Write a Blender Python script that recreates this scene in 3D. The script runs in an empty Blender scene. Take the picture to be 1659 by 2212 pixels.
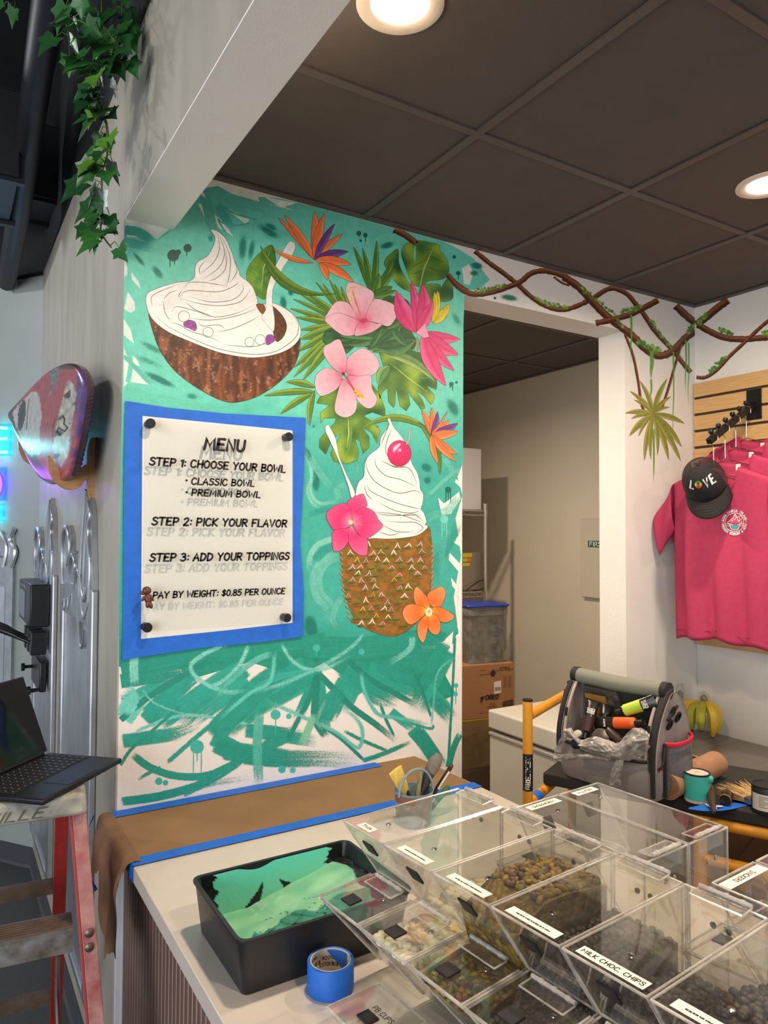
import bpy, bmesh, math, random
from math import sin, cos, pi, radians, sqrt, atan2, hypot
from mathutils import Vector, Matrix, noise
from mathutils.geometry import delaunay_2d_cdt, tessellate_polygon

random.seed(7)
SC = bpy.context.scene
COL = SC.collection

# ------------------------------------------------------------------ camera
CAM = Vector((-.4253, -2.0957, 1.6805))
YAW, PIT, ROLL, FPX = radians(31.5608), radians(1.7244), radians(.2629), 1559.48
FWD = Vector((sin(YAW)*cos(PIT), cos(YAW)*cos(PIT), sin(PIT)))
_r = Vector((cos(YAW), -sin(YAW), 0)); _u = _r.cross(FWD)
RGT = _r*cos(ROLL) + _u*sin(ROLL); UP = _u*cos(ROLL) - _r*sin(ROLL)
cd = bpy.data.cameras.new('camera'); cam = bpy.data.objects.new('camera', cd); COL.objects.link(cam)
cd.sensor_fit = 'HORIZONTAL'; cd.sensor_width = 36; cd.lens = FPX/1659*36; cd.clip_start = .02
cam.matrix_world = Matrix(((RGT.x, UP.x, -FWD.x, CAM.x), (RGT.y, UP.y, -FWD.y, CAM.y), (RGT.z, UP.z, -FWD.z, CAM.z), (0, 0, 0, 1)))
SC.camera = cam

# ------------------------------------------------------------------ light and exposure
SC.view_settings.view_transform = 'Standard'; SC.view_settings.look = 'None'
SC.view_settings.gamma = 1; SC.view_settings.use_curve_mapping = False
SC.view_settings.exposure = 0.0
SC.cycles.transparent_max_bounces = 48
SC.cycles.max_bounces = 8
SC.cycles.caustics_reflective = False; SC.cycles.caustics_refractive = False
wd = bpy.data.worlds.new('world'); SC.world = wd; wd.use_nodes = True
wd.node_tree.nodes['Background'].inputs[0].default_value = (.86, .93, 1, 1)
wd.node_tree.nodes['Background'].inputs[1].default_value = .52

def area(name, loc, target, sx, sy, power, col, shape='RECTANGLE', spread=180):
    ld = bpy.data.lights.new(name, 'AREA'); ld.shape = shape; ld.size = sx; ld.size_y = sy
    ld.energy = power; ld.color = col; ld.spread = radians(spread)
    o = bpy.data.objects.new(name, ld); COL.objects.link(o); o.location = loc
    o.rotation_euler = (Vector(target)-Vector(loc)).to_track_quat('-Z', 'Y').to_euler()
    return o
# daylight through the shop front, left of and behind the camera
area('shop_front_daylight', (-4.2, -4.0, 1.5), (.6, 0, 1.4), 3.4, 2.6, 180, (.93, .97, 1))
# track lamp of the open area at the left, outside the frame
area('left_area_light', (-1.5, 1.5, 3.1), (0, .6, 2.0), .16, .16, 12, (.92, .96, 1), 'DISK')

# unseen warm lamp, added to brighten the soffit beam
area('left_area_light', (-1.9, -1.2, 2.5), (0, -.25, 2.85), .14, .14, 9, (1, .90, .78), 'DISK')

# ------------------------------------------------------------------ pixel to point on a plane of the place
def ray(px, py): return FWD + RGT*((px-829.5)/FPX) - UP*((py-1106)/FPX)
def W(ax, val, px, py):
    d = ray(px, py); i = 'xyz'.index(ax); return CAM + d*((val-CAM[i])/d[i])
def Wp(p0, n, px, py):
    d = ray(px, py); return CAM + d*((Vector(p0)-CAM).dot(n)/d.dot(n))
def zf(ox, oy, s):
    return lambda *a: [(ox+a[i]/s, oy+a[i+1]/s) for i in range(0, len(a), 2)]

# ------------------------------------------------------------------ materials
def lin(c):
    return tuple((v/255/12.92) if v/255 <= .04045 else ((v/255+.055)/1.055)**2.4 for v in c[:3])
MATS = {}
def mat(name, col, rough=.55, metal=0, var=0, vs=18, bump=0, bs=150, emit=0, spec=.5, trans=0, alpha=1, stretch=None, sheen=0, c2=None):
    m = bpy.data.materials.new(name); m.use_nodes = True; nt = m.node_tree; N = nt.nodes; L = nt.links
    b = N['Principled BSDF']; c = lin(col)
    b.inputs['Base Color'].default_value = (*c, 1); b.inputs['Roughness'].default_value = rough
    b.inputs['Metallic'].default_value = metal; b.inputs['Specular IOR Level'].default_value = spec
    b.inputs['Transmission Weight'].default_value = trans; b.inputs['Alpha'].default_value = alpha
    if sheen: b.inputs['Sheen Weight'].default_value = sheen
    if emit:
        b.inputs['Emission Color'].default_value = (*c, 1); b.inputs['Emission Strength'].default_value = emit
    if var or bump or c2:
        tc = N.new('ShaderNodeTexCoord'); mp = N.new('ShaderNodeMapping'); L.new(tc.outputs['Object'], mp.inputs[0])
        if stretch: mp.inputs['Scale'].default_value = stretch
    if var or c2:
        n = N.new('ShaderNodeTexNoise'); n.inputs['Scale'].default_value = vs; n.inputs['Detail'].default_value = 5
        L.new(mp.outputs[0], n.inputs['Vector'])
        r = N.new('ShaderNodeValToRGB'); L.new(n.outputs[0], r.inputs[0])
        r.color_ramp.elements[0].position = .3; r.color_ramp.elements[1].position = .7
        a = tuple(max(0, x*(1-var)) for x in c); d = lin(c2) if c2 else tuple(min(1, x*(1+var)) for x in c)
        r.color_ramp.elements[0].color = (*a, 1); r.color_ramp.elements[1].color = (*d, 1)
        L.new(r.outputs[0], b.inputs['Base Color'])
    if bump:
        n2 = N.new('ShaderNodeTexNoise'); n2.inputs['Scale'].default_value = bs; n2.inputs['Detail'].default_value = 3
        L.new(mp.outputs[0], n2.inputs['Vector'])
        bp = N.new('ShaderNodeBump'); bp.inputs['Strength'].default_value = bump; bp.inputs['Distance'].default_value = .01
        L.new(n2.outputs[0], bp.inputs['Height']); L.new(bp.outputs[0], b.inputs['Normal'])
    MATS[name] = m; return m

def paint_mat():
    # paint on a wall: colour from the brush strokes, speckled dry edges where the paint thins out
    m = bpy.data.materials.new('wall_paint'); m.use_nodes = True; nt = m.node_tree; N = nt.nodes; L = nt.links
    b = N['Principled BSDF']; b.inputs['Roughness'].default_value = .5
    a = N.new('ShaderNodeAttribute'); a.attribute_name = 'Col'
    tc = N.new('ShaderNodeTexCoord'); n = N.new('ShaderNodeTexNoise'); n.inputs['Scale'].default_value = 45; n.inputs['Detail'].default_value = 4
    L.new(tc.outputs['Object'], n.inputs['Vector'])
    hsv = N.new('ShaderNodeHueSaturation'); mr = N.new('ShaderNodeMapRange')
    mr.inputs['From Min'].default_value = .3; mr.inputs['From Max'].default_value = .7; mr.inputs['To Min'].default_value = .92; mr.inputs['To Max'].default_value = 1.08
    L.new(n.outputs[0], mr.inputs['Value']); L.new(mr.outputs[0], hsv.inputs['Value']); L.new(a.outputs['Color'], hsv.inputs['Color'])
    L.new(hsv.outputs[0], b.inputs['Base Color'])
    n2 = N.new('ShaderNodeTexNoise'); n2.inputs['Scale'].default_value = 750; n2.inputs['Detail'].default_value = 3
    L.new(tc.outputs['Object'], n2.inputs['Vector'])
    m1 = N.new('ShaderNodeMath'); m1.operation = 'MULTIPLY'; m1.inputs[1].default_value = 1.12; L.new(a.outputs['Alpha'], m1.inputs[0])
    m2 = N.new('ShaderNodeMath'); m2.operation = 'SUBTRACT'; L.new(m1.outputs[0], m2.inputs[0])
    nm = N.new('ShaderNodeMapRange'); nm.inputs['From Min'].default_value = .3; nm.inputs['From Max'].default_value = .7; nm.inputs['To Min'].default_value = .0; nm.inputs['To Max'].default_value = 1.0
    L.new(n2.outputs[0], nm.inputs['Value']); L.new(nm.outputs[0], m2.inputs[1]); m3 = N.new('ShaderNodeMath'); m3.operation = 'MULTIPLY_ADD'; m3.use_clamp = True; m3.inputs[1].default_value = 12; m3.inputs[2].default_value = .5
    L.new(m2.outputs[0], m3.inputs[0]); L.new(m3.outputs[0], b.inputs['Alpha'])
    n3 = N.new('ShaderNodeTexNoise'); n3.inputs['Scale'].default_value = 160; L.new(tc.outputs['Object'], n3.inputs['Vector'])
    bp = N.new('ShaderNodeBump'); bp.inputs['Strength'].default_value = .12; bp.inputs['Distance'].default_value = .01
    L.new(n3.outputs[0], bp.inputs['Height']); L.new(bp.outputs[0], b.inputs['Normal'])
    MATS['wall_paint'] = m; return m
def vcol_mat(name, rough=.5, metal=0, bump=0, bs=200):
    m = mat(name, (200, 200, 200), rough, metal, bump=bump, bs=bs); nt = m.node_tree
    a = nt.nodes.new('ShaderNodeAttribute'); a.attribute_name = 'Col'
    nt.links.new(a.outputs['Color'], nt.nodes['Principled BSDF'].inputs['Base Color']); return m
def clear_mat(name, tint, base=.05, power=4, gain=.75, rough=.04, haze=0, hazecol=(230, 225, 220)):
    # thin clear plastic: see-through, mirror-like at grazing angles, a little haze from scuffs
    m = bpy.data.materials.new(name); m.use_nodes = True; nt = m.node_tree; N = nt.nodes; L = nt.links
    N.remove(N['Principled BSDF']); out = N['Material Output']
    t = N.new('ShaderNodeBsdfTransparent'); t.inputs[0].default_value = (*lin(tint), 1)
    g = N.new('ShaderNodeBsdfGlossy'); g.inputs['Roughness'].default_value = rough
    lw = N.new('ShaderNodeLayerWeight'); lw.inputs[0].default_value = .5
    p = N.new('ShaderNodeMath'); p.operation = 'POWER'; p.inputs[1].default_value = power; L.new(lw.outputs['Facing'], p.inputs[0])
    q = N.new('ShaderNodeMath'); q.operation = 'MULTIPLY_ADD'; q.use_clamp = True; q.inputs[1].default_value = gain; q.inputs[2].default_value = base
    L.new(p.outputs[0], q.inputs[0])
    mx = N.new('ShaderNodeMixShader'); L.new(q.outputs[0], mx.inputs[0]); L.new(t.outputs[0], mx.inputs[1]); L.new(g.outputs[0], mx.inputs[2])
    last = mx
    if haze:
        d = N.new('ShaderNodeBsdfDiffuse'); d.inputs[0].default_value = (*lin(hazecol), 1)
        tc = N.new('ShaderNodeTexCoord'); n = N.new('ShaderNodeTexNoise'); n.inputs['Scale'].default_value = 25; n.inputs['Detail'].default_value = 6
        L.new(tc.outputs['Object'], n.inputs['Vector'])
        mr = N.new('ShaderNodeMapRange'); mr.inputs['From Min'].default_value = .35; mr.inputs['From Max'].default_value = .7
        mr.inputs['To Min'].default_value = haze*.5; mr.inputs['To Max'].default_value = haze*1.6; L.new(n.outputs[0], mr.inputs['Value'])
        m2 = N.new('ShaderNodeMixShader'); L.new(mr.outputs[0], m2.inputs[0]); L.new(mx.outputs[0], m2.inputs[1]); L.new(d.outputs[0], m2.inputs[2]); last = m2
    L.new(last.outputs[0], out.inputs[0]); MATS[name] = m; return m

# ------------------------------------------------------------------ mesh building
class MB:
    def __init__(s): s.v = []; s.f = []; s.mi = []; s.c = None; s.cur = 0; s.col = None; s.fc = []
    def m(s, i): s.cur = i; return s
    def color(s, c, a=1): s.col = (*lin(c), a) if c else None; return s
    def face(s, idx): s.f.append(tuple(idx)); s.mi.append(s.cur); s.fc.append(s.col)
    def vert(s, p): s.v.append(Vector(p)); return len(s.v)-1
    def quad(s, a, b, c, d):
        k = len(s.v); s.v += [Vector(a), Vector(b), Vector(c), Vector(d)]; s.face((k, k+1, k+2, k+3)); return s
    def ngon(s, pts):
        k = len(s.v); s.v += [Vector(p) for p in pts]; s.face(range(k, k+len(pts))); return s
    def box(s, lo, hi, M=None):
        k = len(s.v)
        for z in (lo[2], hi[2]):
            for x, y in ((lo[0], lo[1]), (hi[0], lo[1]), (hi[0], hi[1]), (lo[0], hi[1])):
                p = Vector((x, y, z)); s.v.append(M @ p if M else p)
        for f in ((3, 2, 1, 0), (4, 5, 6, 7), (0, 1, 5, 4), (1, 2, 6, 5), (2, 3, 7, 6), (3, 0, 4, 7)): s.face([k+i for i in f])
        return s
    def cbox(s, c, d, M=None):
        return s.box([c[i]-d[i]/2 for i in range(3)], [c[i]+d[i]/2 for i in range(3)], M)
    def hexa(s, bot, top):
        k = len(s.v); s.v += [Vector(p) for p in bot] + [Vector(p) for p in top]
        for f in ((3, 2, 1, 0), (4, 5, 6, 7), (0, 1, 5, 4), (1, 2, 6, 5), (2, 3, 7, 6), (3, 0, 4, 7)): s.face([k+i for i in f])
        return s
    def prism(s, pts, off):
        # flat outline pts (3-D) pushed by vector off
        k = len(s.v); n = len(pts); off = Vector(off)
        s.v += [Vector(p) for p in pts] + [Vector(p)+off for p in pts]
        tri = tessellate_polygon([[Vector(p) for p in pts]])
        for t in tri: s.face([k+i for i in t]); s.face([k+n+i for i in reversed(t)])
        for i in range(n): j = (i+1) % n; s.face((k+i, k+j, k+n+j, k+n+i))
        return s
    def lathe(s, prof, n=28, M=None, axis='z', arc=2*pi, cap=True):
        k = len(s.v); m = len(prof); full = abs(arc-2*pi) < 1e-6; cnt = n if full else n+1
        for i in range(cnt):
            a = arc*i/n
            for r, h in prof:
                p = Vector((r*cos(a), r*sin(a), h))
                if axis == 'x': p = Vector((p.z, p.x, p.y))
                if axis == 'y': p = Vector((p.y, p.z, p.x))
                s.v.append(M @ p if M else p)
        for i in range(n):
            j = (i+1) % cnt
            for t in range(m-1): s.face((k+i*m+t, k+j*m+t, k+j*m+t+1, k+i*m+t+1))
        if cap and full:
            if prof[0][0] > 1e-5: s.face([k+i*m for i in reversed(range(n))])
            if prof[-1][0] > 1e-5: s.face([k+i*m+m-1 for i in range(n)])
        return s
    def tube(s, pts, r, n=10, closed=False, cap=True, flat=None):
        pts = [Vector(p) for p in pts]; R = r if isinstance(r, (list, tuple)) else [r]*len(pts)
        k = len(s.v); m = len(pts); prev = None
        for i, p in enumerate(pts):
            if closed: t = (pts[(i+1) % m]-pts[i-1])
            else: t = pts[min(i+1, m-1)]-pts[max(i-1, 0)]
            t = t.normalized() if t.length > 1e-9 else Vector((0, 0, 1))
            if prev is None:
                a = Vector((0, 0, 1)) if abs(t.z) < .9 else Vector((1, 0, 0))
                x = (a - t*a.dot(t)).normalized()
            else:
                x = prev - t*prev.dot(t); x = x.normalized() if x.length > 1e-6 else t.orthogonal().normalized()
            prev = x; y = t.cross(x)
            for q in range(n):
                an = 2*pi*q/n
                s.v.append(p + x*(R[i]*cos(an)) + y*(R[i]*sin(an)*(flat or 1)))
        for i in range(m if closed else m-1):
            j = (i+1) % m
            for q in range(n): w = (q+1) % n; s.face((k+i*n+q, k+i*n+w, k+j*n+w, k+j*n+q))
        if cap and not closed:
            s.face([k+q for q in reversed(range(n))]); s.face([k+(m-1)*n+q for q in range(n)])
        return s
    def grid(s, nu, nv, fn, thick=0):
        k = len(s.v)
        for i in range(nu+1):
            for j in range(nv+1): s.v.append(Vector(fn(i/nu, j/nv)))
        for i in range(nu):
            for j in range(nv):
                a = k+i*(nv+1)+j; s.face((a, a+nv+1, a+nv+2, a+1))
        return s
    def ball(s, c, r, n=12, m=8, M=None):
        r = r if isinstance(r, (tuple, list)) else (r, r, r); c = Vector(c)
        prof = [(max(1e-6, sin(pi*i/m)), -cos(pi*i/m)) for i in range(m+1)]
        T = Matrix.Translation(c) @ (M or Matrix()) @ Matrix.Diagonal((*r, 1))
        return s.lathe(prof, n, T, cap=False)

PM = {}
def build(name, mb, mats, parent=None, smooth=40, bevel=0, seg=2, solid=0, sub=0, world=True, merge=False):
    me = bpy.data.meshes.new(name)
    vs = mb.v
    if parent is not None and world and parent.name in PM:
        iv = PM[parent.name]; vs = [iv @ v for v in vs]
    me.from_pydata([tuple(v) for v in vs], [], mb.f)
    for q in (mats if isinstance(mats, (list, tuple)) else [mats]): me.materials.append(MATS[q] if isinstance(q, str) else q)
    me.polygons.foreach_set('material_index', mb.mi)
    if mb.c is not None:
        ca = me.color_attributes.new('Col', 'FLOAT_COLOR', 'POINT')
        flat = []
        for c in mb.c: flat += c
        ca.data.foreach_set('color', flat)
    elif any(mb.fc):
        ca = me.color_attributes.new('Col', 'FLOAT_COLOR', 'CORNER'); flat = []
        for p in me.polygons:
            for _ in p.loop_indices: flat += (mb.fc[p.index] or (1, 1, 1, 1))
        ca.data.foreach_set('color', flat)
    if merge:
        bm = bmesh.new(); bm.from_mesh(me); bmesh.ops.remove_doubles(bm, verts=bm.verts, dist=1e-5)
        bmesh.ops.recalc_face_normals(bm, faces=bm.faces); bm.to_mesh(me); bm.free()
    if smooth:
        me.polygons.foreach_set('use_smooth', [True]*len(me.polygons)); me.set_sharp_from_angle(angle=radians(smooth))
    me.update()
    o = bpy.data.objects.new(name, me); COL.objects.link(o)
    if parent is not None:
        o.parent = parent
        if parent.name in PM: PM[o.name] = PM[parent.name]
    if solid:
        md = o.modifiers.new('thickness', 'SOLIDIFY'); md.thickness = solid; md.offset = 0
    if bevel:
        md = o.modifiers.new('bevel', 'BEVEL'); md.width = bevel; md.segments = seg; md.limit_method = 'ANGLE'; md.angle_limit = radians(40)
    if sub:
        md = o.modifiers.new('subdivision', 'SUBSURF'); md.levels = sub; md.render_levels = sub
    return o
def tag(o, label, cat, group=None, kind=None):
    o['label'] = label; o['category'] = cat
    if group: o['group'] = group
    if kind: o['kind'] = kind
    return o
def thing(name, label, cat, loc=(0, 0, 0), rz=0, group=None):
    o = bpy.data.objects.new(name, None); COL.objects.link(o); o.location = loc; o.rotation_euler = (0, 0, rz)
    o.empty_display_size = .05
    PM[o.name] = (Matrix.Translation(loc) @ Matrix.Rotation(rz, 4, 'Z')).inverted()
    return tag(o, label, cat, group)
def struct(name, mb, mats, **k):
    o = build(name, mb, mats, **k); o['kind'] = 'structure'; return o
def copy_tree(o, loc, rot=None, label=None, parent=None):
    c = o.copy(); COL.objects.link(c)
    if parent is None:
        c.location = loc
        if rot is not None: c.rotation_euler = rot
        if label: c['label'] = label
    else: c.parent = parent
    for ch in list(o.children): copy_tree(ch, None, parent=c)
    return c
def spline(pts, n=6, closed=False):
    P = [Vector(p) for p in pts]; out = []; m = len(P)
    if m < 3: return P
    for i in range(m if closed else m-1):
        if closed: a, b, c, d = P[i-1], P[i], P[(i+1) % m], P[(i+2) % m]
        else: a, b, c, d = P[max(i-1, 0)], P[i], P[i+1], P[min(i+2, m-1)]
        for k in range(n):
            t = k/n
            out.append(.5*((2*b) + (c-a)*t + (2*a-5*b+4*c-d)*t*t + (3*b-a-3*c+d)*t*t*t))
    if not closed: out.append(P[-1])
    return out

# ------------------------------------------------------------------ hand lettering (single strokes on a 10-unit cap height)
GL = {
'A': '0,0 3.4,10 6.4,0|1.2,3.6 5.4,3.6', 'B': '0.6,0 0.6,10|~0.6,10 4.6,9.6 5.2,7.6 4,5.6 0.8,5.3|~0.8,5.3 5,4.9 6,2.6 4.6,0.4 0.6,0',
'C': '~6,8.6 4,10 1.6,9 0.4,5.6 0.8,2 2.8,0 5,0.3 6.4,1.6', 'D': '0.6,0 0.6,10|~0.6,10 4.6,9 6.4,5.6 5,1.6 2.8,0.2 0.6,0',
'E': '5.4,10 0.6,10 0.6,0 5.6,0|0.6,5.2 4.6,5.2', 'F': '5.6,10 0.6,10 0.6,0|0.6,5.2 4.6,5.2', 'G': '~6.2,8.8 4,10 1.6,9 0.4,5.6 0.8,2 2.8,0 5,0.4 6.2,2 6.2,4.4|6.2,4.4 3.6,4.4',
'H': '0.6,0 0.6,10|6,0 6,10|0.6,5 6,5', 'I': '1,0 1,10', 'J': '~4.6,10 4.6,3 3.6,0.4 1.8,0.2 0.2,1.8', 'K': '0.6,0 0.6,10|5.8,10 0.8,4.6 6,0',
'L': '0.6,10 0.6,0 5.4,0', 'M': '0.3,0 1.2,10 4,3 6.9,10 7.8,0', 'N': '0.6,0 0.6,10 6,0 6,10', 'O': '~3.4,10 1.2,8.6 0.4,5.2 1,1.8 3.2,0 5.6,1.4 6.6,5 5.8,8.4 3.4,10',
'P': '0.6,0 0.6,10|~0.6,10 4.8,9.6 5.8,7.4 4.6,5 0.8,4.4', 'Q': '~3.4,10 1.2,8.6 0.4,5.2 1,1.8 3.2,0 5.6,1.4 6.6,5 5.8,8.4 3.4,10|4.2,2.6 6.8,-0.6',
'R': '0.6,0 0.6,10|~0.6,10 4.8,9.6 5.6,7.6 4.4,5.4 0.8,4.9|2.6,4.9 6,0', 'S': '~5.6,8.8 3.6,10 1.4,9.4 0.9,7.4 2.6,5.7 4.8,4.6 5.6,2.4 4.2,0.4 2,0.1 0.2,1.4',
'T': '0,10 6.6,10|3.3,10 3.3,0', 'U': '~0.6,10 0.6,3.4 1.8,0.5 4,0.1 5.6,1.6 6,4 6,10', 'V': '0.2,10 3.2,0 6.2,10', 'W': '0.2,10 1.8,0 4.4,7 6.8,0 8.6,10',
'X': '0.4,10 6,0|6,10 0.4,0', 'Y': '0.2,10 3.3,5 6.2,10|3.3,5 3,0', 'Z': '0.4,10 5.8,10 0.4,0 6,0',
'0': '~3,10 1,8.4 0.4,5 1,1.6 3,0 5,1.6 5.6,5 5,8.4 3,10', '1': '0.4,8 2.4,10 2.4,0', '2': '~0.6,8 2.4,10 4.8,9.2 5,6.8 3,3.6 0.4,0|0.4,0 5.6,0',
'3': '~0.6,9 2.8,10 4.8,8.6 4.4,6.2 2.4,5.4|~2.4,5.4 5,4.6 5.4,2.2 3.6,0.2 1.6,0.1 0.2,1.2', '4': '4.4,0 4.4,10 0.2,3.2 5.8,3.2', '5': '5.2,10 1.2,10 0.8,5.6|~0.8,5.6 3.4,6.2 5.2,4.6 5.2,2 3.4,0.1 1.6,0.1 0.2,1.2',
'6': '~5,9.6 2.6,8.4 0.8,5 0.8,2 2.4,0.1 4.6,0.6 5.4,2.8 4.2,5 2.2,5.2 0.8,3.4', '7': '0.2,10 5.6,10 2,0', '8': '~3,5.4 1,7 1.2,9.2 3,10 4.8,9.2 5,7 3,5.4 0.6,3.4 0.8,1 3,0 5.2,1 5.4,3.4 3,5.4',
'9': '~5.2,7 4.4,5 2.2,4.8 0.6,6.8 1,9.2 3,10 4.8,9 5.2,6.4 4.4,2 2.6,0', ':': '1,6.6 1.2,6.8|1,1.6 1.2,1.8', '.': '0.6,0.2 0.8,0.4', '$': '~5,8.4 3.2,9.2 1.2,8.4 1.2,6.4 3,5.2 4.8,4.2 5,2.2 3.2,0.9 1,1.2 0.2,2|2.9,10.6 2.9,-0.6',
'&': '~6.4,0 2,6.4 1.2,8.4 2.4,10 4,9 3.6,7 1,4 0.4,2 1.8,0.1 4,0.6 6.2,4', '#': '1.4,0 2.6,10|4,0 5.2,10|0.2,3.2 6,3.2|0.6,6.8 6.4,6.8', '*': '1,5 1.6,5.4 1,5.6|1.3,5.2 1.4,5.4', '-': '0.6,4.8 3.6,4.8', '/': '0,0 4,10', "'": '1,10 0.8,8'}
def strokes(txt, h, slant=.0, gap=1.9, widen=1.0):
    out = []; x = 0
    for ch in txt:
        if ch == ' ': x += 4.6*widen; continue
        mx = 0
        for s in GL[ch].split('|'):
            sm = s[0] == '~'; pts = [tuple(float(q) for q in p.split(',')) for p in s.lstrip('~').split()]
            if sm: pts = [(p.x, p.y) for p in spline([(a, b, 0) for a, b in pts], 4)]
            mx = max(mx, max(p[0] for p in pts))
            out.append([((x+a*widen+b*slant)*h/10, b*h/10) for a, b in pts])
        x += mx*widen+gap
    return out, (x-gap)*h/10
def ribbon(mb, pts, w, fn, rnd=True):
    # flat inked stroke of width w following pts, mapped to the place by fn(u, v)
    n = len(pts); k = len(mb.v); P = [Vector((a, b)) for a, b in pts]
    L = []; R = []
    for i in range(n):
        d = P[min(i+1, n-1)]-P[max(i-1, 0)]
        if d.length < 1e-9: d = Vector((1, 0))
        d.normalize(); q = Vector((-d.y, d.x))
        sc = 1
        if 0 < i < n-1:
            a = (P[i]-P[i-1]).normalized(); b = (P[i+1]-P[i]).normalized(); sc = min(1.5, 1/max(.5, sqrt(max(0, (1+a.dot(b))/2))))
        L.append(P[i]+q*w/2*sc); R.append(P[i]-q*w/2*sc)
    for a, b in zip(L, R): mb.vert(fn(a.x, a.y)); mb.vert(fn(b.x, b.y))
    for i in range(n-1): mb.face((k+2*i+1, k+2*i+3, k+2*i+2, k+2*i))
    if rnd:
        for p, d in ((P[0], P[0]-P[1]), (P[-1], P[-1]-P[-2])):
            a0 = atan2(d.y, d.x)-pi/2; k = len(mb.v)
            for t in range(7): a = a0+pi*t/6; mb.vert(fn(p.x+cos(a)*w/2, p.y+sin(a)*w/2))
            mb.face(range(k, k+7))
def lettering(name, txt, h, w, fn, m, parent, slant=0, align='l', gap=1.9, widen=1.0, width=None):
    st, tw = strokes(txt, h, slant, gap, widen); mb = MB(); sx = 1
    if width: sx = width/tw; tw = width
    ox = {'l': 0, 'c': -tw/2, 'r': -tw}[align]
    for s in st: ribbon(mb, [(a*sx+ox, b) for a, b in s], w, fn)
    return build(name, mb, m, parent, smooth=0)
def frame_map(o, u, v):
    o = Vector(o); u = Vector(u).normalized(); v = Vector(v).normalized(); return lambda a, b: o+u*a+v*b
# ================================================================== the setting
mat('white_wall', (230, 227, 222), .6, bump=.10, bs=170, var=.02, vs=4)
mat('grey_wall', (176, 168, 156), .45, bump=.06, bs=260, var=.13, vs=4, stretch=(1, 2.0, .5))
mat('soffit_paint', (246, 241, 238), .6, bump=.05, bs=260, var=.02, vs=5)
mat('back_wall_paint', (205, 196, 178), .65, bump=.12, bs=90, var=.03, vs=3)
mat('far_wall_paint', (164, 170, 167), .5, bump=.03, bs=200, var=.05, vs=3)
mat('ceiling_tile', (90, 82, 78), .85, bump=.12, bs=420, var=.05, vs=8)
mat('ceiling_bar', (90, 82, 78), .5)
mat('plenum_black', (14, 15, 19), .75, var=.25, vs=4)
mat('floor_vinyl', (84, 86, 86), .55, var=.18, vs=160, bump=.08, bs=300)
mat('cove_base', (74, 78, 82), .5)
mat('corner_white', (232, 232, 230), .5)

H = 2.747; ZH = 2.563; WX = 1.197; PX = 2.078; RX = 2.563; T = .144; BX = 2.97; ZC = .912; ZT = 3.02
# wall with the mural, the header over the opening, the pillar
mb = MB(); mb.box((.004, 0, 0), (WX, T, H)); mb.box((WX, 0, ZH), (PX, T, H)); mb.box((PX, 0, 0), (BX+.12, T, H))
struct('wall_back', mb, 'white_wall', smooth=0)
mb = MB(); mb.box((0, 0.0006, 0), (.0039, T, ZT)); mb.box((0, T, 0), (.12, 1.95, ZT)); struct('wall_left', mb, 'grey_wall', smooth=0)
mb = MB(); mb.box((.0005, -3.2, ZT), (.13, 1.95, 3.9)); struct('wall_left_upper', mb, 'plenum_black', smooth=0)
# soffit beam: left face carries on from the grey wall
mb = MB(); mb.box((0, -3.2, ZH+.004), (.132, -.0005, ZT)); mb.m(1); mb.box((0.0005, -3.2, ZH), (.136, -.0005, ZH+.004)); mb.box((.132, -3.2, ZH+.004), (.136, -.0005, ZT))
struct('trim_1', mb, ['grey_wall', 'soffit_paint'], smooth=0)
FD = Vector((-.59, .81, 0)).normalized(); FN = Vector((-FD.y, FD.x, 0)); FP = Vector((0, 1.95, 0))   # far wall of the machine area
FN = Vector((-.81, -.59, 0)).normalized()
mb = MB(); a = FP; b = FP+FD*3.2; o = -FN*.1
mb.hexa([a, b, b+o, a+o], [q+Vector((0, 0, 3.0)) for q in (a, b, b+o, a+o)]); struct('wall_far', mb, 'far_wall_paint', smooth=0)
mb = MB(); mb.hexa([q+Vector((0, 0, 3.0)) for q in (a, b, b+o, a+o)], [q+Vector((0, 0, 3.9)) for q in (a, b, b+o, a+o)]); struct('wall_far_upper', mb, 'plenum_black', smooth=0)
mb = MB(); mb.box((RX, -3.2, 0), (RX+.12, -.0005, H)); struct('wall_right', mb, 'white_wall', smooth=0)
mb = MB(); mb.box((BX, T+.0005, 0), (BX+.12, 2.7, H)); struct('wall_back_room_right', mb, 'back_wall_paint', smooth=0)
mb = MB(); mb.box((.121, 2.7, 0), (BX+.12, 2.8, H)); struct('wall_back_room_far', mb, 'back_wall_paint', smooth=0)
mb = MB(); mb.box((-4, -6, -.1), (3.2, 5, 0)); struct('floor', mb, 'floor_vinyl', smooth=0)
# suspended ceiling of dark tiles: tiles and the bars they lie on
mb = MB(); mb.box((.136, -3.2, H+.006), (RX, -.0005, H+.03)); mb.box((.136, T, H+.006), (BX, 2.7, H+.03)); struct('ceiling', mb, 'ceiling_tile', smooth=0)
mb = MB(); bw = .012
XS = [.775+.61*i for i in range(-1, 3)]; YS = [-.606-.635*i for i in range(0, 5)]
for x in XS: mb.box((x-bw, -3.2, H-.001), (x+bw, -.02, H+.004))
for y in YS: mb.box((.136, y-bw, H), (RX-.02, y+bw, H+.0048))
mb.box((.137, -.022, H-.004), (RX-.001, -.0006, H+.003)); mb.box((RX-.022, -3.2, H-.0045), (RX-.0006, -.023, H+.003))
for x in (1.93, 2.58, 1.3): mb.box((x-bw, T+.001, H-.001), (x+bw, 2.7, H+.004))
for y in (.63, 1.285, 1.93): mb.box((.2, y-bw, H), (BX-.02, y+bw, H+.0048))
mb.box((BX-.022, T+.001, H-.004), (BX-.0006, 2.69, H+.003))
struct('trim_2', mb, 'ceiling_bar', smooth=0)
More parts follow.
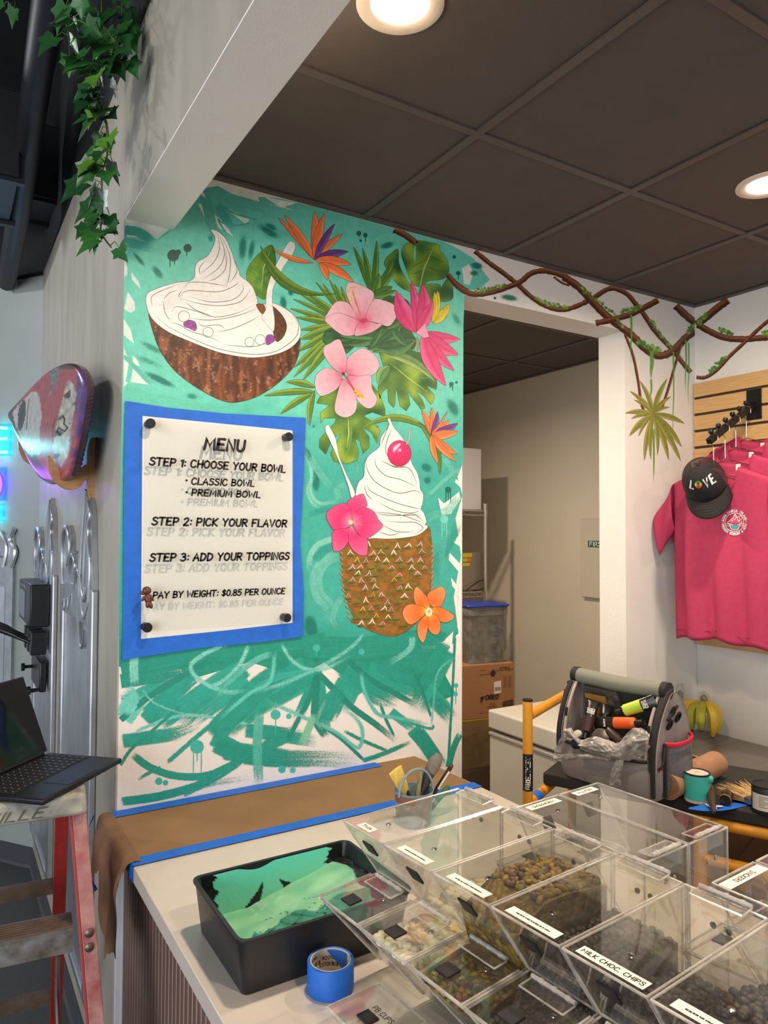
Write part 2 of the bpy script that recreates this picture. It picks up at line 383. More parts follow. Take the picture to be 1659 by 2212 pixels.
mb = MB(); mb.box((-4, -6, 3.9), (.13, 5, 4.0)); struct('ceiling_left', mb, 'plenum_black', smooth=0)
# grey cove base
mb = MB(); mb.prism([(-.0005, 0, 0), (-.014, 0, 0), (-.006, 0, .012), (-.005, 0, .1), (-.0005, 0, .1)], (0, 1.94, 0)); struct('baseboard_left', mb, 'cove_base', smooth=0)
mb = MB(); q = FP+FN*.0005; mb.prism([q, q+FN*.014, q+FN*.006+Vector((0, 0, .012)), q+FN*.005+Vector((0, 0, .1)), q+Vector((0, 0, .1))], FD*3.1); struct('baseboard_far', mb, 'cove_base', smooth=0)

# downlights: two in the frame, the rest of the same grid over the counter and in the store room
mat('lamp_trim', (238, 225, 208), .5); mat('lamp_glow', (255, 226, 180), .5, emit=14)
def downlight(x, y, label, power, col=(1, .95, .90), group='recessed ceiling lights'):
    t = thing('recessed_light', label, 'ceiling light', (x, y, H+.004), 0, group)
    m = MB(); m.lathe([(.058, .001), (.062, -.003), (.082, -.006), (.089, -.003), (.089, .001)], 48, Matrix.Translation((x, y, H+.004)), cap=False); build('trim_ring', m, 'lamp_trim', t)
    m = MB(); m.lathe([(.0001, -.001), (.06, -.001), (.06, .0)], 48, Matrix.Translation((x, y, H+.004)), cap=False); build('diffuser', m, 'lamp_glow', t)
    ld = bpy.data.lights.new('downlight_lamp', 'AREA'); ld.shape = 'DISK'; ld.size = .11; ld.energy = power; ld.color = (1, .80, .60); ld.spread = radians(165)
    lo = bpy.data.objects.new('downlight_lamp', ld); COL.objects.link(lo); lo.parent = t; lo.location = (0, 0, -.008)
    return t
downlight(.345, -.895, 'lit round recessed ceiling light at top of photo, beside the soffit', 15.5)
downlight(1.705, -.855, 'lit round recessed ceiling light nearest the right wall', 20, (1, .80, .60))
for i, (x, y, l) in enumerate(((.345, -2.3, 'recessed ceiling light behind the camera, beside the soffit'), (1.705, -2.3, 'recessed ceiling light behind the camera, near the right wall'))): downlight(x, y, l, 16, ((1, .87, .73), (1, .80, .60))[i])
downlight(1.25, .95, 'recessed ceiling light of the back room, hidden behind the mural wall', 38, (1, .86, .68))
# ================================================================== the painted mural
paint_mat()
Z5 = zf(250, 440, 4.046); Z6 = zf(560, 440, 3.687); Z7 = zf(640, 860, 3.951); ZB = zf(240, 1360, 2.1545)
ZV = zf(960, 480, 2.3734); ZL = zf(1320, 780, 3.457); Z1 = zf(0, 0, 2.9625); Z8 = zf(250, 860, 3.858)
def mix(a, b, t): t = max(0, min(1, t)); return tuple(a[i]*(1-t)+b[i]*t for i in range(3))
def nz(x, y, s, o=0): return noise.noise(Vector((x/s, y/s, o)))
INK = (38, 34, 32)
class Paint:
    # flat layers of wall paint traced over the wall they are painted on
    def __init__(s, base=0, plane=('y', 0, -1)):
        s.mb = MB(); s.mb.c = []; s.L = base; s.pl = plane
    def at(s, p):
        q = W(s.pl[0], s.pl[1], p[0], p[1]); i = 'xyz'.index(s.pl[0]); q[i] += s.pl[2]*(.00025+s.L*.0000025)
        if s.pl[0] == 'y': q.x = max(.0008, q.x)
        if s.pl[0] == 'y' and s.pl[2] < 0: q.z = min(q.z, H-.005)
        return q
    def v(s, p, c, a=1): s.mb.v.append(s.at(p)); s.mb.c.append((*lin(c), a)); return len(s.mb.v)-1
    def fill(s, pts, colf, smooth=True, step=9, line=0, lc=INK, alpha=None, n=5):
        if smooth: pts = [(p.x, p.y) for p in spline([(a, b, 0) for a, b in pts], n, True)]
        if line: s.line(pts+[pts[0]], line, lc, ends=1)
        s.L += 1; f = colf if callable(colf) else (lambda x, y: colf)
        x0 = min(p[0] for p in pts); x1 = max(p[0] for p in pts); y0 = min(p[1] for p in pts); y1 = max(p[1] for p in pts)
        V = [Vector(p) for p in pts]; ne = len(V); E = [(i, (i+1) % ne) for i in range(ne)]
        y = y0+step/2; r = 0
        while y < y1:
            x = x0+step/2+(step/2 if r else 0)
            while x < x1: V.append(Vector((x, y))); x += step
            y += step*.87; r ^= 1
        vs, es, fs = delaunay_2d_cdt(V, E, [], 1, 1e-4)[:3]
        k = len(s.mb.v)
        for p in vs: s.v(p, f(p.x, p.y), alpha(p.x, p.y) if alpha else 1)
        for t in fs: s.mb.face([k+i for i in t])
        return pts
    def line(s, pts, w, col, ends=.15, smooth=False, alpha=1):
        if smooth: pts = [(p.x, p.y) for p in spline([(a, b, 0) for a, b in pts], 5)]
        s.L += 1; n = len(pts); k = len(s.mb.v)
        for i in range(n):
            a = Vector(pts[max(i-1, 0)]); b = Vector(pts[min(i+1, n-1)]); d = (b-a)
            if d.length < 1e-6: d = Vector((1, 0))
            d.normalize(); q = Vector((-d.y, d.x)); t = i/(n-1)
            ww = w*(ends+(1-ends)*min(1, 4*t, 4*(1-t)))/2; p = Vector(pts[i])
            s.v(p+q*ww, col, alpha); s.v(p-q*ww, col, alpha)
        for i in range(n-1): s.mb.face((k+2*i, k+2*i+1, k+2*i+3, k+2*i+2))
    def brush(s, pts, w, col, a=1, e=.45, fade=(0, .25), smooth=True, w2=None, c2=None):
        # one stroke of a wide brush: full in the middle, thin at edges and where it runs dry
        if smooth: pts = [(p.x, p.y) for p in spline([(x, y, 0) for x, y in pts], 7)]
        s.L += 1; n = len(pts); k = len(s.mb.v); 
        nl = 7 if w < 14 else 17; lr = [0 if nl == 7 else random.random()**1.5*.75 for _ in range(nl)]
        pr = [(-1+2*i/(nl-1), min(1, (e*.5, e+.3)[min(i, nl-1-i)] if min(i, nl-1-i) < 2 else 1)) for i in range(nl)]
        for i in range(n):
            A = Vector(pts[max(i-1, 0)]); B = Vector(pts[min(i+1, n-1)]); d = (B-A).normalized(); q = Vector((-d.y, d.x)); t = i/(n-1)
            al = a
            if fade[0] and t < fade[0]: al *= .15+.85*t/fade[0]
            if fade[1] and t > 1-fade[1]: al *= .15+.85*(1-t)/fade[1]
            ww = (w if w2 is None else w+(w2-w)*t)/2
            for (u, ua), q_ in zip(pr, lr):
                c = mix(col, c2 or col, t); g = 1+.05*nz(u*9, i*.12, 1, 3)
                s.v(Vector(pts[i])+q*ww*u, tuple(min(255, x*g) for x in c), al*min(1, ua)*(1-q_*t*t))
        for i in range(n-1):
            for j in range(nl-1): a0 = k+i*nl+j; s.mb.face((a0, a0+1, a0+nl+1, a0+nl))
    def spray(s, cx, cy, rx, ry, rot, col, a=.9, core=.3):
        s.L += 1; k = len(s.mb.v); rot = radians(rot); n = 20; s.v((cx, cy), col, a)
        R = [(core, a), (.6, a*.62), (.85, a*.3), (1.15, 0)]
        for r, al in R:
            for i in range(n):
                t = 2*pi*i/n; x = rx*r*cos(t); y = ry*r*sin(t); s.v((cx+x*cos(rot)-y*sin(rot), cy+x*sin(rot)+y*cos(rot)), col, al)
        for i in range(n): s.mb.face((k, k+1+i, k+1+(i+1) % n))
        for q in range(3):
            for i in range(n): j = (i+1) % n; s.mb.face((k+1+q*n+i, k+1+q*n+n+i, k+1+q*n+n+j, k+1+q*n+j))
    def dot(s, cx, cy, r, col, ry=None):
        s.fill([(cx+r*cos(i*pi/6), cy+(ry or r)*sin(i*pi/6)) for i in range(12)], col, False, 50)
    def drip(s, cx, cy, r, col, L):
        s.dot(cx, cy, r, col)
        for dx, l in L: s.line([(cx+dx, cy), (cx+dx+.3, cy+l*.6), (cx+dx, cy+l)], 2.4, col, ends=.6)
    def leaf(s, p0, p1, w, c0, c1, bend=0, line=1.2, lc=(48, 52, 34), mid=None, peak=.45):
        # one painted blade from p0 to tip p1
        P0 = Vector(p0); P1 = Vector(p1); d = P1-P0; q = Vector((-d.y, d.x)).normalized(); n = 9; sp = []; 
        for i in range(n+1):
            t = i/n; sp.append(P0+d*t+q*(bend*4*t*(1-t)))
        def wd(t): return w/2*(sin(pi*t**(math.log(.5)/math.log(peak)))**.8 if 0 < t < 1 else 0)
        if line:
            s.L += 1; k = len(s.mb.v)
            for i, p in enumerate(sp): h = wd(i/n)+line*.6; s.v(p+q*h, lc); s.v(p-q*h, lc)
            for i in range(n): s.mb.face((k+2*i, k+2*i+1, k+2*i+3, k+2*i+2))
        s.L += 1; k = len(s.mb.v)
        for i, p in enumerate(sp):
            t = i/n; h = wd(t)
            for u in (-1, -.45, 0, .45, 1):
                g = .5+.5*u*.8+.15*nz(p.x*.2+u, p.y*.2, 1); s.v(p+q*h*u, mix(mix(c0, c1, g), c1, .25*t) if u else (mid or mix(c0, c1, .15)))
        for i in range(n):
            for j in range(4): a = k+i*5+j; s.mb.face((a, a+1, a+6, a+5))
    def done(s, name, parent, label=None):
        o = build(name, s.mb, 'wall_paint', parent, smooth=0)
        if label: o['label'] = label
        return o
MINT = (104, 206, 184); TEAL = (60, 172, 156); DEEP = (30, 148, 128); DARK = (14, 112, 98); PALE = (140, 216, 198); WHT = (236, 234, 228)
mural = thing('mural', 'tropical mural of fruit desserts, flowers and vines painted on the back wall', 'mural', (.6, -.0002, .93))

# ---- teal ground with its brush and spray strokes
P = Paint(0)
def ground(x, y):
    t = (y-850)/160+.35*nz(x, y, 120); c = mix(MINT, TEAL, t)
    if y < 520: c = mix(c, (84, 182, 166), (520-y)/110)
    if y > 1330: c = mix(c, DEEP, (y-1330)/90)
    g = 1+.05*nz(x, y, 26, 4); return tuple(v*g for v in c)
P.fill([(264, 520), (272, 492), (330, 500), (372, 496), (400, 452), (432, 408), (470, 402), (540, 424), (600, 428), (700, 450), (840, 490), (960, 520), (1020, 556), (1058, 604), (1040, 622), (1004, 630), (1001, 700), (1000, 1000), (988, 1030), (999, 1070), (984, 1120), (996, 1200), (980, 1290), (992, 1380), (940, 1420), (985, 1500),
        (940, 1520), (880, 1480), (800, 1500), (700, 1432), (640, 1462), (540, 1430), (430, 1462), (350, 1430), (300, 1448), (257, 1440), (257, 1300), (262, 900)], ground, False, 14)
# white gaps left along the edge and on top
for q in (Z5(136, 595, 205, 690, 214, 745, 140, 660), Z5(105, 770, 165, 860, 170, 930, 130, 955, 75, 920), Z5(72, 480, 100, 560, 100, 620, 70, 640), Z5(70, 1010, 130, 1100, 160, 1225, 70, 1150),
          Z5(70, 1260, 110, 1350, 120, 1420, 110, 1560, 70, 1600), Z5(150, 1440, 215, 1500, 295, 1582, 130, 1560), Z5(150, 1325, 190, 1370, 215, 1425, 150, 1400), Z5(75, 130, 300, 180, 470, 225, 360, 310, 260, 260, 80, 190),
          Z5(720, 0, 800, 10, 880, 110, 960, 170, 1025, 290, 960, 240, 800, 170), Z5(900, 0, 1020, 60, 1120, 110, 1170, 140, 1140, 180, 980, 60), Z5(1120, 0, 1250, 20, 1260, 55, 1200, 50), Z5(1300, 0, 1480, 30, 1560, 60, 1400, 20),
          Z5(90, 230, 180, 280, 190, 296, 100, 290), Z1(1285, 1210, 1345, 1300, 1290, 1250), Z1(1380, 1180, 1650, 1240, 1658, 1290, 1480, 1240), Z1(1690, 1260, 1900, 1300, 1800, 1330)):
    P.fill(q, lambda x, y: mix(WHT, PALE, .18+.2*nz(x, y, 20)), False, 8)
for q in (Z7(1390, 800, 1402, 860, 1320, 985, 1240, 1000, 1210, 850, 1260, 900), Z7(1400, 1150, 1402, 1270, 1340, 1230), Z7(1310, 1320, 1402, 1420, 1402, 1500, 1300, 1380), Z7(1320, 1530, 1402, 1640, 1402, 1700, 1330, 1600), Z7(1365, 1740, 1402, 1720, 1402, 1990, 1375, 1960), Z7(1402, 1990, 1402, 2200, 1360, 2200, 1360, 2030),
          Z7(1060, 2120, 1250, 2080, 1340, 1990, 1320, 2190, 1100, 2160), Z7(1360, 690, 1402, 720, 1400, 760, 1355, 720)):
    P.fill(q, WHT, False, 8)
P.fill(ZV(90, 235, 125, 215, 150, 260, 130, 320, 100, 315), WHT, False, 8)
for a, w, c, al, fd in ((Z5(80, 230, 200, 250, 330, 330), 22, TEAL, .9, (.1, .3)), (Z5(75, 330, 200, 360, 330, 400), 20, (80, 185, 168), .9, (0, .3)), (Z5(880, 0, 960, 130, 1040, 260), 20, TEAL, .8, (.2, .4)), (Z5(890, 130, 940, 170, 1050, 190, 1170, 170), 4, TEAL, 1, (0, 0)),
    (Z5(890, 130, 920, 190, 960, 245), 4, TEAL, 1, (0, 0)), (Z5(900, 0, 1050, 90, 1230, 140), 5, TEAL, .9, (0, 0)), (Z5(70, 1160, 120, 1290, 125, 1420, 100, 1560), 9, MINT, 1, (0, 0)), (Z5(70, 1330, 160, 1420, 300, 1580), 10, (92, 190, 170), 1, (0, .2)),
    (Z5(80, 1620, 200, 1680, 400, 1740, 700, 1790, 980, 1830), 30, (98, 200, 176), .95, (0, .3)), (Z1(1700, 1350, 1500, 1290, 1300, 1230), 16, (84, 186, 170), .9, (.1, .2)), (Z1(1300, 1240, 1330, 1330, 1360, 1450, 1420, 1530), 24, (70, 176, 158), .8, (.2, .3))):
    P.brush(a, w, c, al, fade=fd)
for x, y, rx, ry, r, a in ((300, 560, 24, 6, 50, .85), (340, 588, 22, 10, 50, .8), (524, 535, 12, 36, 4, .8), (543, 540, 9, 30, 10, .75), (455, 515, 9, 12, -10, .6), (580, 500, 36, 11, 32, .8), (612, 655, 9, 22, -6, .9), (628, 632, 8, 9, 0, .85), (330, 752, 40, 9, 28, .65), (345, 820, 44, 9, 26, .9), (320, 780, 40, 9, 22, .5), (415, 856, 16, 9, 10, .7),
                           (585, 490, 20, 9, 30, .8), (836, 530, 20, 9, -14, .9), (986, 690, 10, 22, -30, .6), (978, 880, 14, 26, -30, .8), (667, 985, 8, 26, -24, .95), (681, 1038, 11, 28, -8, 1), (921, 1010, 14, 11, 30, .9), (923, 1038, 10, 10, 0, .8), (672, 1355, 17, 34, -10, 1), (683, 1400, 12, 40, -4, .9), (1030, 574, 16, 9, 10, .95), (1024, 590, 12, 8, 0, .8), (1100, 643, 22, 8, 10, .95), (640, 690, 18, 14, 0, .3)):
    P.spray(x, y, rx, ry, r, (8, 122, 106) if a > .7 else (20, 138, 120), a)
for x, y, r, dr in ((374, 552, 13, ((-7, 26), (3, 20))), (405, 536, 9, ((-2, 18),)), (775, 504, 5.5, ((1, 8),)), (789, 508, 5, ((0, 16),)), (779, 520, 3, ()), (981, 555, 4, ()), (990, 590, 5, ((0, 14),)), (975, 830, 5, ((-3, 8), (2, 14))), (986, 826, 3, ()), (968, 1058, 7, ((-5, 26), (0, 22), (5, 30))), (1069, 644, 3, ()), (385, 545, 6, ())):
    P.drip(x, y, r, (30, 84, 76) if x < 420 else (12, 100, 88), dr)
# pale and dark curls over the lower right part
for a, w, c, al in ((Z7(70, 420, 130, 640, 120, 800, 215, 900, 430, 850), 9, PALE, .75), (Z7(100, 480, 200, 640, 310, 780), 12, (110, 200, 184), .7), (Z7(160, 650, 95, 780, 140, 900, 215, 940), 8, PALE, .7), (Z7(380, 1190, 200, 1240, 120, 1350, 110, 1480), 10, PALE, .8),
    (Z7(400, 1330, 250, 1380, 170, 1520, 190, 1680, 270, 1780, 290, 1980), 22, (118, 204, 188), .8), (Z7(400, 1680, 330, 1800, 310, 1900, 360, 1980), 10, (118, 204, 188), .7), (Z7(1400, 600, 1290, 680, 1180, 780, 1090, 870), 9, PALE, .6), (Z7(1250, 500, 1320, 600, 1350, 700), 10, PALE, .5), (Z7(1160, 340, 1320, 420, 1400, 480), 7, PALE, .5),
    (Z7(1390, 820, 1300, 950, 1150, 1010, 1100, 1060), 14, (100, 196, 178), .7), (Z7(1390, 1060, 1270, 1300, 1190, 1400, 1200, 1640), 16, (42, 158, 142), .8), (Z7(1340, 1100, 1260, 1230, 1240, 1500, 1290, 1640), 10, (96, 192, 176), .6), (Z7(770, 120, 850, 190, 700, 210, 560, 170), 12, (90, 190, 174), .6), (Z7(80, 230, 160, 200, 200, 260), 20, (86, 190, 172), .7),
    (Z7(530, 640, 500, 560, 470, 640), 8, PALE, .4), (Z7(380, 880, 350, 790, 400, 760, 420, 840), 12, PALE, .5), (Z7(150, 1390, 260, 1290, 400, 1230), 14, (44, 158, 142), .7), (Z7(90, 1000, 220, 960, 330, 920), 10, (44, 158, 142), .7)):
    P.brush(a, w*1.5, c, al*.7, fade=(.15, .25), e=.2)
P.drip(*Z7(1262, 1035)[0], 9, (112, 204, 188), ((-5, 44), (0, 26), (5, 38)))
# lower part: crossed strokes on bare wall, traced one by one
L = P
for x0, y0, x1, y1, w, g in ((160, 430, 420, 170, 76, 0), (60, 340, 330, 200, 60, 1), (380, 190, 190, 420, 60, 1), (620, 170, 300, 440, 96, 0), (640, 230, 380, 430, 60, 1), (920, 160, 480, 500, 110, 0), (960, 210, 690, 360, 84, 1), (960, 180, 860, 430, 46, 0), (960, 220, 1000, 500, 60, 0), (1100, 240, 1000, 420, 84, 0), (1180, 200, 1080, 390, 60, 1), (1080, 190, 1350, 330, 84, 0), (1190, 190, 1490, 290, 92, 0), (1560, 90, 1420, 380, 96, 0), (1460, 270, 1590, 420, 70, 1),
        (50, 520, 330, 480, 60, 1), (520, 560, 860, 605, 84, 0), (60, 420, 150, 290, 76, 2), (1160, 300, 1060, 180, 60, 0), (1400, 460, 1540, 640, 60, 0), (470, 500, 640, 590, 70, 0), (700, 480, 960, 520, 56, 1), (1300, 380, 1420, 470, 40, 1)):
    L.brush(ZB(x0, y0, (x0+x1)/2+random.uniform(-10, 10), (y0+y1)/2, x1, y1), w/2.1545*1.15, ((36, 158, 138), (44, 166, 148), (104, 204, 188))[g], (.98, .85, .75)[g], fade=(.06, .35), e=.35)
for a, w, c, al, fd in (
    (ZB(45, 180, 200, 150, 420, 110, 700, 100, 1000, 60), 74, DEEP, 1, (0, 0)), (ZB(900, 80, 1150, 90, 1400, 60, 1560, 60), 80, DEEP, 1, (0, .1)), (ZB(45, 240, 160, 225, 380, 190), 50, DEEP, .9, (0, .2)),
    (ZB(160, 400, 260, 310, 380, 220), 52, (38, 160, 142), 1, (.15, 0)), (ZB(220, 440, 330, 360, 520, 230, 640, 170), 62, (42, 164, 146), .9, (.2, .2)), (ZB(45, 420, 180, 310, 360, 200, 480, 130), 22, (30, 140, 122), .95, (0, .15)), (ZB(50, 520, 170, 500, 300, 480, 420, 430), 44, (40, 160, 142), .8, (.05, .4)),
    (ZB(100, 480, 320, 400, 540, 420, 700, 460), 14, (110, 204, 190), .75, (.1, .2)), (ZB(60, 400, 90, 320, 60, 280), 60, (110, 206, 190), .8, (.2, .3)),
    (ZB(45, 630, 90, 560, 180, 480, 330, 350), 13, (34, 150, 132), .95, (0, .1)), (ZB(260, 620, 420, 480, 560, 370, 660, 290), 18, (40, 160, 144), .95, (.05, .1)), (ZB(100, 580, 180, 640, 300, 680, 440, 680, 560, 630, 640, 580), 26, (36, 156, 138), .95, (.1, .1)),
    (ZB(45, 800, 200, 780, 360, 740, 480, 690, 620, 600), 30, (36, 156, 138), .9, (.05, .1)), (ZB(120, 700, 170, 670, 230, 640), 14, (40, 160, 144), .8, (.4, 0)), (ZB(330, 770, 450, 720, 650, 690), 22, (40, 160, 144), .55, (.1, .5)),
    (ZB(470, 500, 560, 400, 700, 260, 850, 170), 80, (34, 154, 134), .95, (.1, .2)), (ZB(480, 530, 600, 580, 760, 600, 960, 600, 1150, 610), 60, (32, 150, 132), .9, (.05, .5)), (ZB(620, 470, 760, 480, 900, 500), 50, (34, 152, 134), .9, (.1, .5)), (ZB(680, 600, 760, 520, 880, 470), 50, (34, 152, 134), .8, (.1, .3)),
    (ZB(660, 280, 780, 220, 900, 200, 990, 180), 24, (50, 168, 152), .9, (.1, .2)), (ZB(740, 340, 840, 280, 980, 190), 40, (34, 154, 136), .7, (.1, .2)), (ZB(820, 520, 870, 420, 920, 320, 960, 200), 20, (26, 138, 120), .95, (.1, .1)),
    (ZB(960, 200, 950, 320, 950, 420, 1000, 500), 26, (24, 134, 116), .95, (.1, .1)), (ZB(960, 200, 1030, 270, 1120, 360, 1230, 440, 1330, 520), 22, (24, 134, 116), 1, (.1, .25)), (ZB(1100, 140, 1200, 230, 1290, 280, 1440, 360), 22, (26, 136, 118), .95, (.1, .2)), (ZB(990, 420, 1020, 340, 1080, 280), 60, (34, 152, 134), .9, (.1, .3)),
    (ZB(1250, 340, 1280, 420, 1320, 500), 12, (24, 134, 116), 1, (.2, .2)), (ZB(960, 440, 1060, 500, 1180, 610), 14, (26, 138, 120), .95, (.1, .1)), (ZB(1170, 610, 1260, 580, 1400, 520), 18, (34, 150, 132), .95, (.05, .3)), (ZB(1080, 470, 1180, 520, 1300, 570), 14, (30, 144, 126), .9, (.2, .2)),
    (ZB(1100, 220, 1180, 260, 1240, 320, 1330, 330), 50, (34, 152, 134), .85, (.1, .5)), (ZB(1240, 160, 1340, 220, 1450, 240), 44, (32, 150, 132), .9, (.1, .3)), (ZB(1560, 60, 1500, 170, 1450, 260, 1390, 370), 40, (32, 150, 132), .95, (.1, .4)), (ZB(1400, 180, 1440, 260, 1490, 410), 12, (26, 138, 120), .95, (.1, .1)),
    (ZB(1330, 410, 1480, 460, 1500, 440), 12, (40, 160, 144), .8, (.3, .2)), (ZB(1420, 470, 1470, 540, 1520, 620), 52, (34, 150, 132), .9, (.15, .3)), (ZB(1600, 40, 1590, 250, 1570, 600), 10, (30, 142, 124), 1, (0, 0)), (ZB(1570, 640, 1590, 560, 1625, 480), 22, (34, 150, 132), .95, (0, .1)), (ZB(1480, 320, 1530, 360, 1570, 410), 50, (36, 152, 134), .6, (.1, .5))):
    L.brush(a, w/2.1545*1.45, c, al, fade=fd, e=.3)
for a, w, c, al in ((ZB(560, 60, 440, 110, 370, 170, 420, 240, 540, 290, 640, 280), 16, (130, 214, 200), .7), (ZB(640, 65, 600, 160, 520, 240, 440, 270), 16, (130, 214, 200), .7), (ZB(750, 110, 660, 150, 540, 250, 480, 330), 18, (96, 194, 178), .7), (ZB(760, 100, 740, 240, 640, 300, 500, 420), 14, (96, 200, 186), .8),
    (ZB(790, 60, 830, 130, 900, 180, 1000, 180, 1110, 120), 14, (130, 214, 200), .65), (ZB(1180, 10, 1120, 80, 980, 170, 800, 250, 640, 300), 15, (120, 208, 194), .6), (ZB(1400, 30, 1390, 90, 1290, 160), 17, (120, 208, 194), .65), (ZB(1160, 190, 1180, 290, 1240, 390, 1330, 410, 1480, 440), 13, (90, 192, 176), .8), (ZB(720, 330, 880, 400, 1050, 480, 1150, 550, 1160, 440, 1030, 320), 14, (96, 198, 184), .7),
    (ZB(690, 380, 680, 560, 690, 720), 27, (84, 184, 166), .8), (ZB(950, 390, 910, 480, 880, 540), 22, (120, 200, 160), .7), (ZB(110, 95, 105, 180, 110, 260), 25, (128, 208, 192), .85), (ZB(1490, 450, 1500, 350, 1520, 200, 1610, 120), 8, (100, 196, 180), .6), (ZB(140, 270, 200, 340, 330, 390, 440, 400), 8, (120, 206, 190), .6), (ZB(1000, 320, 960, 420, 980, 460), 14, (96, 180, 162), .7)):
    L.brush(a, w*.85, c, al*.9, fade=(.12, .2), e=.3)
for x, y, r, dr in ((400, 545, 15, ((-8, 60), (0, 32), (9, 58))), (765, 395, 11, ((0, 46),)), (827, 403, 6, ()), (222, 705, 8, ()), (253, 712, 6, ()), (795, 650, 8, ()), (1165, 103, 7, ()), (955, 85, 8, ((0, 20),)), (1605, 260, 5, ((0, 24),)), (1603, 300, 5, ((0, 22),))):
    (x, y), = ZB(x, y); L.drip(x, y, r, (64, 180, 168) if x > 300 else (56, 184, 176), dr)
L.spray(*ZB(845, 653)[0], 9, 9, 0, (70, 184, 168), .8)
P.done('painted_ground', mural, 'teal and mint ground with loose brush strokes')

# ---- coconut bowl of soft serve
P = Paint(300)
def shell(x, y):
    g = nz(x*3.2, y*.55, 30)+.5*nz(x*9, y*2, 30, 2); c = mix((124, 66, 30), (62, 34, 20), .5+g)
    if nz(x*2, y*.6, 24, 7) > .25: c = mix(c, (172, 112, 66), .5)
    if nz(x*2.4, y*.9, 9, 5)+.9*nz(x*2, y, 26, 9) > .55: c = mix(c, (206, 168, 142), .5)
    return c
P.fill(Z5(290, 960, 380, 1060, 560, 1150, 800, 1270, 1020, 1330, 1200, 1345, 1420, 1310, 1560, 1230, 1605, 1170, 1600, 1300, 1540, 1440, 1400, 1580, 1240, 1680, 1080, 1730, 960, 1728, 820, 1670, 640, 1560, 500, 1440, 400, 1300, 340, 1160), shell, True, 4, 2, (60, 36, 24))
CR = (240, 238, 233)
P.fill(Z5(270, 800, 370, 740, 540, 690, 640, 680, 690, 640, 695, 560, 720, 510, 800, 460, 850, 380, 868, 300, 832, 228, 900, 250, 960, 310, 1000, 400, 1040, 500, 1075, 590, 1090, 635, 1150, 680, 1200, 740, 1235, 840, 1240, 870, 1310, 880, 1370, 870, 1470, 910, 1560, 980, 1605, 1060, 1615, 1130, 1590, 1200, 1510, 1270, 1380, 1320, 1200, 1345, 1020, 1325, 860, 1285, 640, 1200, 460, 1120, 340, 1030, 280, 930), CR, True, 12, 1.6, (70, 62, 58), n=4)
P.fill(Z5(1360, 900, 1440, 960, 1490, 1050, 1480, 1130, 1440, 1190, 1400, 1200, 1375, 1110, 1390, 1060), lambda x, y: mix((120, 72, 40), (70, 40, 24), .5+nz(x*3, y, 12)), True, 5, 1.2)
P.fill(Z5(1225, 880, 1290, 880, 1310, 930, 1300, 970, 1260, 950), (126, 78, 44), True, 6)
P.fill(Z5(1505, 345, 1545, 335, 1568, 370, 1545, 440, 1480, 530, 1420, 640, 1380, 720, 1365, 800, 1370, 900, 1385, 1000, 1385, 1080, 1370, 1110, 1300, 1030, 1275, 985, 1310, 930, 1315, 820, 1330, 720, 1370, 600, 1440, 460), CR, True, 9, 1.3, (96, 90, 84))
INKG = (84, 76, 72)
for a in (Z5(890, 260, 905, 400, 850, 520, 740, 610), Z5(910, 290, 950, 430, 900, 560, 760, 660), Z5(930, 300, 1000, 470, 990, 640, 970, 715), Z5(960, 380, 960, 560, 880, 650, 800, 680), Z5(1010, 450, 1060, 580, 1000, 690), Z5(780, 500, 730, 570, 740, 625), Z5(600, 740, 640, 690, 780, 690, 870, 705, 980, 720), Z5(560, 810, 640, 760, 900, 770, 1050, 710, 1060, 680),
          Z5(650, 815, 830, 860, 1020, 840, 1110, 760, 1100, 700), Z5(490, 950, 530, 900, 700, 940, 860, 990, 1050, 960, 1200, 890), Z5(560, 830, 760, 880, 940, 890, 1100, 850, 1180, 740), Z5(640, 1000, 820, 1018, 1040, 985, 1230, 920), Z5(720, 1030, 760, 1070, 900, 1060, 950, 1095), Z5(880, 1120, 1000, 1100, 1150, 1040, 1260, 980), Z5(1000, 1070, 1050, 990),
          Z5(320, 900, 310, 820, 380, 770, 560, 700), Z5(320, 950, 420, 1050, 560, 1130, 760, 1220, 940, 1280, 1200, 1318, 1400, 1290, 1540, 1200, 1590, 1130, 1590, 1040, 1500, 930, 1370, 880), Z5(480, 1040, 560, 1060, 640, 1110, 800, 1160, 930, 1215), Z5(940, 1230, 1060, 1245, 1200, 1250, 1330, 1215, 1430, 1180), Z5(415, 840, 470, 780, 540, 760), Z5(415, 850, 430, 950, 480, 1030), Z5(610, 860, 700, 930, 850, 985), Z5(580, 760, 550, 800, 560, 820)):
    P.line(a, 1.25, INKG, smooth=True)
for i in range(13): x = 440+i*10; P.line(Z5(x, 830-i*6, x+30, 940-i*7), 1, INKG)
for i in range(22):
    t = i/21; x = 1280+300*sin(t*2.6-.2)*.9; y = 1270-t*360; P.line(Z5(x, y, x+26*cos(t*3), y-10+26*t), 1, INKG)
for i in range(8): x = 350+i*12; P.line(Z5(x+(i%3)*12, 800+i*28, x+60, 800+i*30), 1, INKG)
for q, c in ((Z5(595, 1040, 640, 1018, 690, 1035, 706, 1080, 690, 1112, 640, 1090, 600, 1075), (128, 42, 128)), (Z5(1315, 1160, 1360, 1145, 1392, 1180, 1380, 1205, 1320, 1235), (130, 48, 138))): P.fill(q, lambda x, y, c=c: mix(c, (176, 110, 180), .35+.6*nz(x, y, 6)), True, 3, 1)
for x, y, r in ((595, 985, 12), (806, 1125, 11), (1168, 1210, 10), (1262, 1190, 11)): (x, y), = Z5(x, y); P.line([(x+r*cos(i*pi/10), y+r*sin(i*pi/10)) for i in range(21)], 1, INKG, ends=1)
P.done('painted_coconut_bowl', mural, 'coconut shell bowl of white soft serve with berries and spoon')
P = Paint(250)
